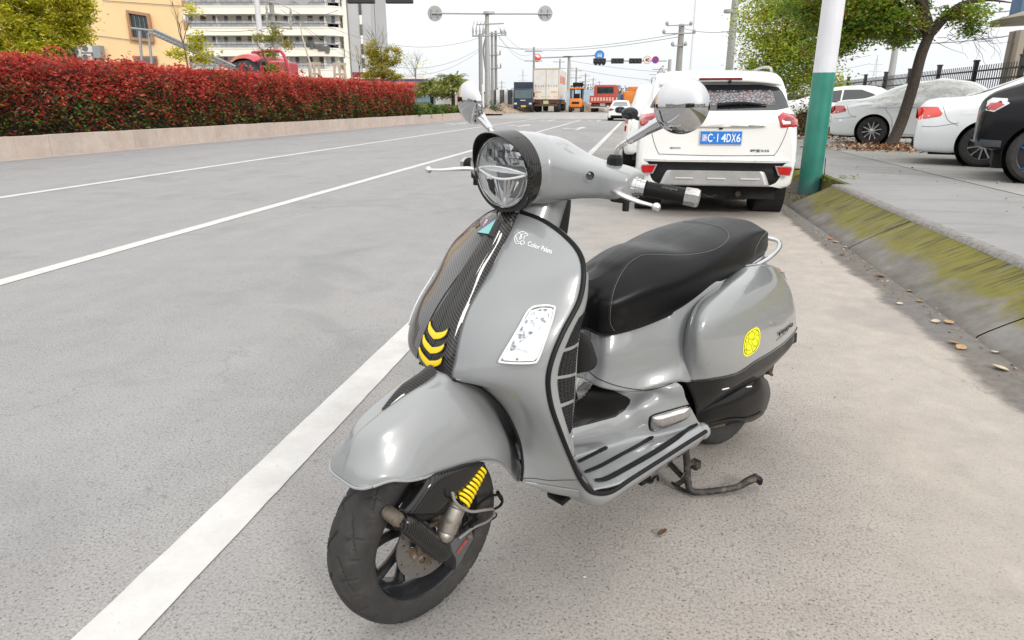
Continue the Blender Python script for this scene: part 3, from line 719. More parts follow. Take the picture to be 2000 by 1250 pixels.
o = leaves('round_shrub', it, leaf_mats('bush', [(.02, .045, .01), (.05, .08, .02)])); tag(o, 'dark green bush at the foot of the tall sign mast', 'shrub')

# the street goes on behind the photographer: hedge bank, trees and a low building (seen in chrome and paint)
random.seed(88); it = []
for k in range(9000):
    a = random.uniform(-2.9, -.25); R_ = random.uniform(26, 32); top = 4.2+2.2*noise.noise(Vector((a*5, 1, 0)))+1.2*noise.noise(Vector((a*17, 4, 0))); it.append((Vector((cos(a)*R_, sin(a)*R_*.9, .2+top*random.random()**.7)), random.uniform(.4, .8), random.choice((0, 0, 1, 2))))
o = leaves('street_trees', it, leaf_mats('street_leaf', [(.03, .045, .012), (.06, .08, .02), (.11, .12, .03)])); tag(o, 'dense roadside trees closing the street behind the viewpoint', 'trees', kind='stuff')
q = MB(); q.box2((-9, -33, -.05), (6, -28, 6.0)); o = q.build('rear_building', simple('rear_wall', (.20, .19, .18), .9, var=.2, vs=.6)); tag(o, 'low plain grey building across the street behind the viewpoint', 'building')

# ================================================================ FAR TREELINE, BUILDINGS
random.seed(77); it = []
TL = leaf_mats('far_tree', [(.020, .030, .018), (.032, .045, .026), (.05, .06, .035), (.07, .065, .045)])
for k in range(24000):
    x = random.uniform(-260, 420); 
    if 110 < x < 110: continue
    Y = 330+random.uniform(-12, 12); top = 7.0+3.0*noise.noise(Vector((x*.02, 0, 0)))+3.2*noise.noise(Vector((x*.11, 0, 3)))
    z = .4+(top)*random.random()**.6; it.append((Vector((x, Y, z)), random.uniform(.7, 1.5), random.choice((0, 0, 1, 1, 2, 3))))
o = leaves('distant_wood', it, TL); tag(o, 'low dark band of distant trees along the skyline', 'trees', kind='stuff')
q = MB(); xs = lin(-270, 430, 160); V_ = []
for x in xs: top = 6.0+3.0*noise.noise(Vector((x*.02, 0, 0)))+3.0*noise.noise(Vector((x*.11, 0, 3))); V_ += [(x, 334, .3), (x, 334, top*.8), (x, 342, top), (x, 350, .3)]
mk('wood_core', V_, gridfaces(160, 4), TL[1], o, False)

CREAM = simple('cream_render', (.80, .77, .69), .8, var=.06, vs=.4); WHITEW = simple('pale_wall', (.72, .72, .72), .8, var=.1, vs=.5); GREYW = simple('grey_tower_wall', (.42, .43, .445), .85, var=.07, vs=.3)
GLAZ = simple('window_blue', (.08, .15, .25), .12, var=.4, vs=.6); DARKW = simple('dark_opening', (.10, .105, .11), .4, var=.5, vs=.5); RAIL = simple('rail_dark', (.16, .165, .17), .5)
apt = empty('apartment_block', (-32.6674, 95, 3.3139), 0, 'grey and cream apartment block with long curved balconies behind the hedge', 'building')
A0 = Vector(apt.location)
def AV(p): return Vector(p)-A0
bands = [(-24, -13), (16, 30), (57, 71), (97, 111), (138, 152)]
Yf = 95.0
for bi, (yt, yb) in enumerate(bands):
    rowpx = [(360, 0), (665, 0)]
    tilt = 3
    zt = AV(AT(520, yt, Yf)).z; zb = AV(AT(520, yb, Yf)).z
    xl = AV(AT(362, yt, Yf)).x; xr = AV(AT(664, yt, Yf)).x
    # slab with rounded end on the right
    P = [(xl, -1.4), (xr-1.6, -1.4), (xr-.5, -1.1), (xr+.2, -.3), (xr+.4, .8), (xr+.4, 3.0), (xl, 3.0)]
    q = MB(); q.prism([Vector((x, y, zb)) for x, y in P], (0, 0, zt-zb)); q.build('balcony_slab', CREAM, apt)
    q = MB(); q.prism([Vector((x, y-.06 if y < 2 else y, zt-.02)) for x, y in P], (0, 0, .16)); q.build('slab_coping', simple('coping_white', (.72, .71, .66), .7), apt)
    # storey wall, windows and openings above this slab
    zc0 = zt+.1; h = 2.15
    q = MB(); q.box2((xl, .55, zc0), (xr-.1, 3.0, zc0+3.1)); q.build('storey_wall', WHITEW, apt)
    n = 13
    for k in range(n):
        x0 = xl+(xr-xl)*(k+.25)/n; kind = k % 3; col_ = GLAZ if kind == 0 else DARKW; w = (xr-xl)/n*(.30 if kind == 0 else .44)
        q = MB(); q.box2((x0, .47, zc0+(.7 if kind == 0 else .0)), (x0+w, .60, zc0+2.15)); pw = q.build('window' if kind == 0 else 'doorway', simple('frame_grey', (.20, .22, .25), .5), apt)
        q = MB(); q.box2((x0+.08, .42, zc0+(.8 if kind == 0 else .06)), (x0+w-.08, .48, zc0+2.07)); q.build('pane', col_, pw)
        if k % 3 == 2:
            q = MB(); q.box2((x0+w+.2, -.6, zc0-.1), (x0+w+.35, 1.3, zc0+2.9)); q.build('party_wall', WHITEW, apt)
    # railing: top and mid rail plus uprights
    q = MB(); path = [Vector((xl, -1.3, 0)), Vector((xr-1.6, -1.3, 0)), Vector((xr-.5, -1.0, 0)), Vector((xr+.1, -.25, 0)), Vector((xr+.3, .8, 0))]
    for z in (.95, .55): q.tube([p+Vector((0, 0, zt+z)) for p in path], .035, 5)
    PP = resample_len(path, 34)
    for p in PP: q.tube([p+Vector((0, 0, zt)), p+Vector((0, 0, zt+.95))], .014, 4)
    q.build('railing', RAIL, apt)
    q = MB(); q.prism([(xl, -1.28, zt+.1), (xr-1.7, -1.28, zt+.1), (xr-1.7, -1.28, zt+.85), (xl, -1.28, zt+.85)], (0, .02, 0)); q.build('balustrade_mesh', simple('mesh_grey', (.45, .47, .49), .5, alpha=.45), apt)
# side tower
x0 = AV(AT(672,100,Yf)).x; x1 = AV(AT(733,100,Yf+2)).x
for (a, b, m) in ((x0, x0+.55, CREAM), (x0+.55, x0+2.2, GREYW), (x0+2.2, x0+2.5, CREAM), (x0+2.5, x1, GREYW)):
    q = MB(); q.box2((a, .4 if m is CREAM else .5, -10), (b, 12, 18)); q.build('tower_wall', m, apt)
for yy in (20, 60, 98, 125):
    z = AV(AT(700, yy, Yf)).z; q = MB(); q.box2((x0+2.18, .35, z-.5), (x0+2.52, .45, z+.8)); q.build('window', DARKW, apt)
for xx in (x0+.7, x0+4.2): q = MB(); q.tube([(xx, .42, -8), (xx, .42, 18)], .05, 6); q.build('drain_pipe', RAIL, apt)
for k, xx in enumerate((612, 628, 642)):     # air units and laundry on the third balcony
    c = AV(AT(xx, 88+k*4, Yf)); q = MB(); q.box((c.x, -1.4, c.z), (1.0, .5, .55), None, .08); q.box((c.x+.2, -1.5, c.z-.35), (.5, .3, .4), None, .05); q.build('drying_rack', DARKW, apt)

# yellow building on the left, nearer
YW = simple('yellow_render', (.78, .56, .31), .8, var=.05, vs=.5)
yb = empty('yellow_building', (-24.0702, 46, 4.0898), 0, 'plain yellow rendered building with one tall brown framed window', 'building'); B0 = Vector(yb.location)
def BV(p): return Vector(p)-B0
q = MB(); xl = BV((-30.2493, 46, 5.5916)).x; xr = BV((-20.5309, 46, 5.5916)).x
wx = yb.location.x; q.prism([(xl-20, 0, -4), (xr, 0, -4), ((xr+wx)*61/46-wx, 14.5, -4), (xl-40, 14.5, -4)], (0, 0, 18)); q.build('wall', YW, yb)
c = [BV(p) for p in ((-23.9105, 45.9, 6.7582), (-22.5431, 45.9, 6.5538), (-22.4912, 45.9, 4.8968), (-23.9176, 45.9, 5.0464))]
def inset(c, f): m = sum(c, Vector())/len(c); return [m+(p-m)*f for p in c]
FR = simple('brown_frame', (.36, .20, .11), .7, var=.2)
wd = MB(); o_, i_ = c, inset(c, .80)
for k in range(4): a, b_ = k, (k+1) % 4; wd.prism([o_[a], o_[b_], i_[b_], i_[a]], (0, -.25, 0))
wf = wd.build('window', FR, yb)
q = MB(); q.prism([p+Vector((0, -.04, 0)) for p in i_], (0, -.03, 0)); q.build('pane', simple('pane_dark', (.035, .05, .055), .1, var=.3), wf)
for k in (1, 2, 3):
    a = i_[0].lerp(i_[1], k/4); b_ = i_[3].lerp(i_[2], k/4); q = MB(); q.tube([a+Vector((0, -.10, 0)), b_+Vector((0, -.10, 0))], .03, 4); q.build('mullion', RAIL, wf)
for (x, y0, y1) in ((365, 40, 58), (361, 0, 14)):
    q = MB(); q.box2(BV(AT(x-5,y1,45.9)), BV(AT(x-2,y0,45.8))+Vector((0, .2, 0))); q.build('window', FR, yb)
q = MB(); q.box2(BV((-24.036, 45.9, 3.5972)), BV((-22.5033, 45.8, 4.1076))+Vector((0, .1, 0))); w_ = q.build('window', FR, yb); q = MB(); q.box2(BV((-23.8797, 45.85, 3.5946)), BV((-22.603, 45.7, 3.9806))); q.build('pane', DARKW, w_)
q = MB(); q.tube([BV((-27.0071, 45.9, 5.404)), BV((-23.7938, 45.9, 5.0165))], .02, 4); q.build('wall_cable', RAIL, yb)
q = MB(); q.tube([BV((-25.3686, 45.9, 7.3098)), BV((-20.3421, 45.9, 6.991))], .02, 4); q.build('wall_cable', RAIL, yb)
# wall-mounted equipment: air conditioner units, grey duct
ACW = simple('unit_white', (.62, .60, .56), .5, var=.08)
def acunit(a, b, lab):
    a = Vector(a); b = Vector(b); t = empty('air_conditioner', ((a.x+b.x)/2, a.y, min(a.z, b.z)), 0, lab, 'air conditioner', 'air conditioner units on the yellow wall'); w = abs(b.x-a.x); h = abs(b.z-a.z)
    q = MB(); q.box2((-w/2, -.35, 0), (w/2, .0, h), .04); q.build('casing', ACW, t)
    q = MB(); q.lathe([(0, 0), (h*.36, 0), (h*.38, .02), (h*.38, 0)], (-w*.12, -.36, h*.5), (0, -1, 0), 18); q.build('fan_grille', DARKW, t)
    q = MB(); q.box2((-w/2-.02, -.36, -.08), (w/2+.02, .05, 0)); q.tube([(w/2, 0, h*.3), (w/2+.2, 0, -.3), (w/2+.15, 0, -1.2)], .03, 6, 8); q.build('bracket', RAIL, t)
acunit((-29.0623, 45.9, 4.1744), (-27.9746, 45.9, 4.7469), 'pale air conditioner leftmost under the yellow green tree')
acunit((-27.6325, 45.9, 4.023), (-27.0934, 45.9, 4.6268), 'narrow white air conditioner between the leftmost one and the pair by the duct')
acunit((-27.028, 45.9, 4.2953), (-26.2949, 45.9, 4.7469), 'white air conditioner directly left of the grey duct, upper of two')
acunit((-27.0623, 45.9, 3.78), (-26.4561, 45.9, 4.2349), 'white box unit directly below its neighbour by the grey duct')
q = MB(); a, b_, c_, d_ = [Vector(p) for p in ((-26.2415, 45.9, 4.6869), (-25.7568, 45.9, 4.6869), (-25.7928, 45.9, 3.9623), (-26.2476, 45.9, 3.9623))]
q.prism([a, b_, c_, d_], (0, -.5, 0)); o = q.build('wall_duct', simple('duct_grey', (.28, .30, .33), .5, .3, var=.15)); tag(o, 'grey sheet metal duct on the yellow wall right of the white units', 'duct')
q = MB(); 
for k in range(3): q.tube([Vector(AT(100+12*k,84,45.3)), Vector(AT(118+12*k,98,45.2)), Vector(AT(128+10*k,125,45.2))], .09, 6, 10)
o = q.build('black_hoses', BLKP, None, True); tag(o, 'bundle of thick black hoses hanging on the yellow wall under the tree', 'hoses', kind='stuff')
# inclined conveyor with two posts
GALV = worn_metal('galvanised', (.36, .37, .38), .5, .6, (.22, .21, .2), .6)
cv = empty('inclined_conveyor', (-19.5232, 38, 3.3428), 0, 'grey inclined conveyor frame sloping down right of the yellow building window', 'conveyor'); C0 = Vector(cv.location)
def CV(p): return Vector(p)-C0
for (a, b_) in (((-19.7571, 38, 4.9574), (-18.6085, 38, 4.8348)), ((-18.5966, 38, 4.9084), (-14.5729, 38, 3.0904)), ((-18.7388, 38, 4.6873), (-14.7302, 38, 2.913)), ((-19.3793, 39, 4.879), (-15.0248, 39, 3.0351))):
    q = MB(); A = CV(a); B = CV(b_); dirv = (B-A); q.tube([A, B], .055, 6); q.build('rail', GALV, cv, True)
q = MB(); a = CV((-18.6125, 38, 4.8102)); b_ = CV((-14.6396, 38, 2.9891))
for k in range(22):
    p = a.lerp(b_, k/21); q.box(p, (.10, 1.0, .04))
q.build('belt_rung', GALV, cv, kind='stuff')
for x, y0, y1 in ((272, 60, 125), (290, 64, 125)):
    q = MB(); q.tube([CV((-19.3528, 38, 4.8348)) if x == 272 else CV((-18.8905, 38, 4.7365)), CV((-19.4761, 38, 3.1409)) if x == 272 else CV((-18.9635, 38, 3.1409))], .07, 8); q.build('post', GALV, cv, True)
# wooden tree-support frames above the hedge
WOOD = simple('pale_timber', (.42, .35, .27), .85, var=.2, vs=6)
def frame_prop(a, b, lab):
    a = Vector(a); b = Vector(b); t = empty('tree_support_frame', (a.x, a.y, .42), 0, lab, 'wooden frame', 'tree support frames behind the hedge'); w = b.x-a.x; h = a.z-.42
    for k, (x, sl) in enumerate(((0, .15), (w*.5, 0), (w, -.15))):
        q = MB(); q.tube([(x-sl, 0, 0), (x, 0, h)], .06, 6); q.build('leg', WOOD, t, True)
    q = MB(); q.box((w/2, 0, h), (w+.2, .1, .12)); q.build('crossbar', WOOD, t); q = MB(); q.box((w/2, 0, h-.5), (w+.1, .08, .1)); q.build('crossbar', WOOD, t)
frame_prop((-10.3921, 37, 3.1893), (-9.9197, 37, 3.1893), 'pale wooden tree support, left one of the pair behind the hedge')
frame_prop((-9.1081, 37, 3.1647), (-8.6094, 37, 3.1647), 'pale wooden tree support, right one of the pair behind the hedge')
q = MB(); q.tube([Vector((*(-10.1014, 36.5, 2.5292)[:2], .4)), Vector((-10.2021, 36.5, 3.1387)), Vector((-10.4914, 36.5, 4.4566)), Vector((-10.5374, 36.5, 5.0455))], [.05, .05, .035, .02], 8); o = q.build('leaning_pole', simple('bamboo', (.45, .40, .34), .6), None, True); tag(o, 'thin pale pole leaning left above the left wooden support', 'pole')
# red cab vehicle behind the hedge
rv = empty('red_vehicle', (*(-13.6378, 40, 2.6528)[:2], .0), RAD(-20), 'red vehicle with domed cab roof and dark windscreen half hidden by the hedge', 'vehicle')
zt = Vector((-13.5591, 40, 3.8763)).z
REDV = simple('red_paint', (.40, .010, .026), .3, coat=.8, var=.1)
rows = [[(-1.75, -.9, zt-.75), (-1.80, -1.0, zt-.55), (-1.7, -1.0, zt-.30), (-1.2, -.9, zt-.05), (0, -.7, zt)], [(1.6, -.9, zt-.75), (1.7, -1.0, zt-.55), (1.6, -1.0, zt-.35), (1.3, -.9, zt-.05), (0, -.7, zt+.02)]]
R_ = []
for k in range(9):
    y = -1.05+2.6*k/8; s = 1-.10*abs(k-4)/4-(0.15 if k in (0,) else 0); drop = .30 if k == 0 else (.08 if k == 1 else 0)
    R_.append([p_*.62+Vector((-.66, p_.y*.38, p_.z*.38)) for p_ in [Vector((-1.75*s, y, zt-.52)), Vector((-1.80*s, y, zt-.42)), Vector((-1.62*s, y, zt-.20-drop)), Vector((-.9*s, y, zt-.05-drop)), Vector((0, y, zt-drop)), Vector((.9*s, y, zt-.05-drop)), Vector((1.62*s, y, zt-.20-drop)), Vector((1.80*s, y, zt-.42)), Vector((1.75*s, y, zt-.52))]])
surf_mesh('cab_roof', R_, 24, 32, REDV, rv)
q = MB(); q.box2((-1.6, -.9, zt-2.2), (.40, 1.4, zt-.34), .1); q.build('windscreen', simple('dark_glass', (.02, .025, .03), .06, coat=.5), rv)
q = MB(); q.tube([(-.6, -.3, zt+.02), (.9, -.3, zt+.10), (1.45, -.3, zt-.1), (1.7, -.3, zt-1.0), (1.72, -.3, zt-2.2)], .09, 8, 24); q.build('rear_arch', REDV, rv, True)
for x in (-1.62, .42, -.9): q = MB(); q.box2((x-.06, -.95, zt-2.3), (x+.06, -.86, zt-.66)); q.build('pillar', REDV, rv)
q = MB(); q.box2((.50, -.6, zt-2.3), (1.25, 1.2, zt-.45), .1); q.build('cab_body', REDV, rv); q = MB(); q.box2((.62, -.66, zt-1.3), (1.1, -.58, zt-.6), .03); q.build('side_window', simple('dark_glass', (.02, .025, .03), .06, coat=.5), rv)
q = MB(); q.box2((-1.8, -1.1, .5), (1.8, 3.2, zt-2.15), .1); q.build('lower_body', REDV, rv)
for x in (-1.3, 1.3):
    for y in (-.3, 2.4): q = MB(); q.lathe([(0, -.15), (.5, -.15), (.52, 0), (.5, .15), (0, .15)], (x, y, .5), (1, 0, 0), 20); q.build('wheel', TYRE, rv)
q = MB(); q.box2((-1.95, -.9, zt-1.6), (-1.75, -.8, zt-1.1), .03); q.build('side_mirror', BLKP, rv)

# shop row far behind the hedge end
shop = empty('shop_row', (-13.1458, 78, 2.6783), 0, 'long low shop row with dark red and blue sign strips beyond the hedge end', 'building'); S0 = Vector(shop.location)
def SV(p): return Vector(p)-S0
q = MB(); q.box2(SV((-17.7157, 78, 2.1476))+Vector((0, 0, -4)), SV((-8.3489, 78, 3.8902))+Vector((0, 6, 0))); q.build('wall', simple('shop_wall', (.45, .46, .48), .8, var=.15, vs=.8), shop)
for (a, b_, m) in (((-17.2657, 77.8, 3.8834), (-14.2707, 77.7, 4.4531), simple('sign_maroon', (.14, .02, .03), .6)), ((-17.4779, 77.8, 3.2543), (-12.7636, 77.7, 3.6709), simple('sign_blue', (.06, .08, .18), .6)), ((-12.9249, 77.8, 3.0438), (-9.436, 77.7, 3.6186), simple('sign_indigo', (.06, .07, .20), .6)), ((-17.5735, 77.9, 3.7821), (-9.2898, 77.5, 3.8993), CREAM), ((-11.5159, 77.9, 1.347), (-8.3495, 77.7, 2.9363), simple('shop_glass', (.14, .22, .28), .15, var=.4, vs=1.5))):
    q = MB(); q.box2(SV(a), SV(b_)); o = q.build('sign_board', m, shop)
q = MB()
random.seed(2)
RDOT = simple('sign_red_letters', (.6, .12, .12), .6)
for k in range(9):
    c = SV((-12.4891, 77.6, 3.3015)).lerp(SV((-9.8802, 77.6, 3.3015)), k/8)
    q.box(c, (.30, .03, .42)); 
q.build('sign_letters', RDOT, shop, kind='stuff')
q = MB(); q.box2(SV((-12.8442, 84, 3.7549)), SV((-10.6602, 84, 4.3197))+Vector((0, 4, 0)), .3); q.build('curved_roof', simple('roof_grey', (.4, .4, .42), .6), shop)

# building at the right edge: canopy slab and ribbed pier
rb = empty('beige_building', (9.886, 14, 1.7345), 0, 'beige building corner with flat canopy and ribbed pier at the right edge', 'building'); R0 = Vector(rb.location)
BGE = simple('beige_stone', (.30, .26, .21), .8, var=.08, vs=2)
def RV(p): return Vector(p)-R0
a = RV((10.0952, 15.5, 2.7563)); b_ = RV((10.0759, 15.5, 2.8958))
q = MB(); q.prism([RV((10.093, 15.5, 2.7663)), RV((10.0867, 15.5, 2.8958)), RV((11.5578, 15.5, 3.319)), RV((11.6759, 15.5, 2.8461))], (0, -3, 0)); q.build('canopy', BGE, rb)
pl0 = RV((13.8398, 20, 2.9376)); 
for k in range(7):
    x0 = RV((13.9143, 20, 2.6107)).x+.22*k; q = MB(); q.box2((x0, pl0.y, -5), (x0+.17, pl0.y+.3, RV((13.8455, 20, 3.1578)).z)); q.build('rib', BGE, rb)
q = MB(); q.box2((pl0.x, pl0.y+.2, -5), (pl0.x+4, pl0.y+.35, RV((13.8455, 20, 3.1578)).z-.02)); q.build('pier_core', simple('beige_dark', (.20, .17, .14), .8), rb)
q = MB(); q.box2(RV((12.41, 18, 3.2435)), RV((12.5557, 18, 3.7448))+Vector((0, .4, 0))); q.build('window', GLAZ, rb)


# ================================================================ VEHICLES
def car_paint(name, c, rough=.3):
    t = NT(name); v = t.co('Object'); n = t.noise(v, 2, 4, .6); t.col(t.ramp(n, [(.3, tuple(q*.94 for q in c)), (.7, c)]))
    sep = t.n('ShaderNodeSeparateXYZ'); t.l(v, sep.inputs[0])
    t.rgh(t.ramp(t.noise(v, 25, 4, .6), [(.3, rough*.8), (.7, rough*1.3)])); t.set(Coat_Weight=.9 if max(c) > .1 else .0, Coat_Roughness=.04); t.b.inputs['Specular IOR Level'].default_value = .5 if max(c) > .1 else .22; return t.m
WHITECAR = car_paint('white_car_paint', (.78, .78, .765)); PEARL = car_paint('cool_white_paint', (.74, .77, .78)); BLACKCAR = car_paint('black_car_paint', (.008, .008, .010), .2)
GLASS = simple('car_glass', (.012, .015, .018), .05, coat=1.0, var=.3, vs=3); REDL = simple('red_lens', (.42, .008, .012), .12, coat=1.0, var=.2, vs=20); REDL2 = simple('deep_red_lens', (.16, .006, .008), .15, coat=1.0)
CLRL = simple('clear_lens', (.6, .6, .6), .12, coat=1); SILV = simple('silver_paint', (.42, .42, .42), .38, .6, var=.08); PLB = simple('plate_blue', (.012, .17, .58), .45); PLW = simple('plate_white', (.8, .82, .85), .5)
ALLOY = simple('alloy_wheel', (.55, .55, .56), .28, .9, var=.12, vs=14); CARTY = tyre_mat('car_tyre', .15); UNDER = simple('car_underside', (.012, .012, .012), .9)
SEAM = simple('shut_line', (.015, .015, .015), .8)
def car_wheel(par, c, R, w=.21, side=-1, spokes=10, rim=ALLOY, hub=None, rr=.66):
    c = Vector(c); q = MB(); q.lathe([(R*rr, -w/2), (R*.86, -w/2-.004), (R*.96, -w/2+.02), (R, -w/2+.05), (R, w/2-.05), (R*.96, w/2-.02), (R*.86, w/2+.004), (R*rr, w/2), (R*rr*.98, 0), (R*rr, -w/2)], c, (0, 1, 0), 40)
    wh = q.build('wheel', CARTY, par, True)
    q = MB(); yo = side*w/2
    q.lathe([(R*rr, .0), (R*rr*.95, -.012), (R*rr*.93, -.10)], c+Vector((0, yo, 0)), (0, side, 0), 40)
    q.lathe([(R*rr*.93, -.10), (0, -.10)], c+Vector((0, yo, 0)), (0, side, 0), 24)
    q.build('rim', simple('rim_shadow', (.06, .06, .062), .5, .6), wh, True)
    for k in range(spokes):
        a = 2*pi*k/spokes+.2; q = MB(); d = Vector((cos(a), 0, sin(a)))
        q.tube([c+Vector((0, yo-side*.02, 0))+d*R*.08, c+Vector((0, yo-side*.015, 0))+d*R*.4, c+Vector((0, yo-side*.012, 0))+d*R*rr*.97], [R*.055, R*.045, R*.055], 6); q.build('spoke', rim, wh, True)
    q = MB(); q.lathe([(0, .0), (R*.15, -.004), (R*.17, -.03), (0, -.03)], c+Vector((0, yo, 0)), (0, side, 0), 16); q.build('hub_cap', hub or rim, wh, True)
    return wh

def car_body(root, L, stations, paint, wheels, R, nu=150, nv=44, arch=.06, name='body'):
    """stations: (x, floor, half width, belt height, roof height, roof half width) front is +x; x runs from 0 rear"""
    rows = []
    for (x, zf, w, zb, zr, wr) in stations:
        g = zr-zb
        rows.append([Vector((x, w*.80, zf)), Vector((x, w*.95, zf+.03)), Vector((x, w*.995, zf+(zb-zf)*.35)), Vector((x, w, zf+(zb-zf)*.62)), Vector((x, w*.975, zf+(zb-zf)*.88)), Vector((x, w*.945, zb)),
                     Vector((x, wr+(w*.93-wr)*.72, zb+g*.30)), Vector((x, wr+(w*.93-wr)*.34, zb+g*.68)), Vector((x, wr, zb+g*.93)), Vector((x, wr*.72, zr)), Vector((x, 0, zr+.01))])
    G = surf(rows, nu, nv); V = [p.copy() for r in G for p in r]; F = []
    RR = R+arch
    for i, p in enumerate(V):
        for (wx, wz) in wheels:
            r = sqrt((p.x-wx)**2+(p.z-wz)**2)
            if p.z < wz+RR+.03 and p.y > .5 and abs(r-RR) < .030 and r > 1e-3:
                k = RR/r; p.x = wx+(p.x-wx)*k; p.z = wz+(p.z-wz)*k
    for f in gridfaces(nu, nv, False, False, False):
        c = sum((V[i] for i in f), Vector())/4
        if any(sqrt((c.x-wx)**2+(c.z-wz)**2) < RR-.004 and c.z < wz+RR and c.y > .45 for (wx, wz) in wheels): continue
        F.append(f)
    n0 = len(V); V2 = V+[Vector((p.x, -p.y, p.z)) for p in V]; F2 = F+[tuple(reversed([i+n0 for i in f])) for f in F]
    F2.append(tuple(list(range(nv))+[n0+j for j in reversed(range(nv))])); F2.append(tuple(reversed(list(range((nu-1)*nv, nu*nv))+[n0+(nu-1)*nv+j for j in reversed(range(nv))])))
    b = mk(name, V2, F2, paint, root, True, False, 42)
    q = MB()
    for (wx, wz) in wheels:
        for s in (1, -1):
            yy = max(v.y for v in V)*s; q.lathe([(RR-.002, -.01), (RR-.004, -.34), (0, -.34)], (wx, yy*.985, wz), (0, s, 0), 32)
    q.box2((.25, -.7, .16), (L-.25, .7, .34)); q.build('underbody', UNDER, root, False)
    return b, G
def side_patch(root, name, poly, G, mat, off=.004, sides=(1, -1), thick=0):
    """polygon in side view (x,z), laid on the body flank"""
    V = [p for r in G for p in r]; nv = len(G[0]); B = BVHTree.FromPolygons(V, gridfaces(len(G), nv))
    out = []
    for s in sides:
        bm = bmesh.new(); f = bm.faces.new([bm.verts.new((x, 0, z)) for x, z in poly]); bmesh.ops.triangulate(bm, faces=[f])
        for _ in range(4):
            es = [e for e in bm.edges if e.calc_length() > .09]
            if es: bmesh.ops.subdivide_edges(bm, edges=es, cuts=1); bmesh.ops.triangulate(bm, faces=[f for f in bm.faces if len(f.verts) > 3])
        bm.verts.index_update(); VV = []
        for v in bm.verts:
            h = B.ray_cast(Vector((v.co.x, 2.5, v.co.z)), Vector((0, -1, 0)))
            y = (h[0].y if h[0] else .7)+off; VV.append((v.co.x, s*y, v.co.z))
        FF = [tuple(v.index for v in f.verts) for f in bm.faces]; bm.free()
        out.append(mk(name, VV, FF, mat, root, True, False, 60))
    return out
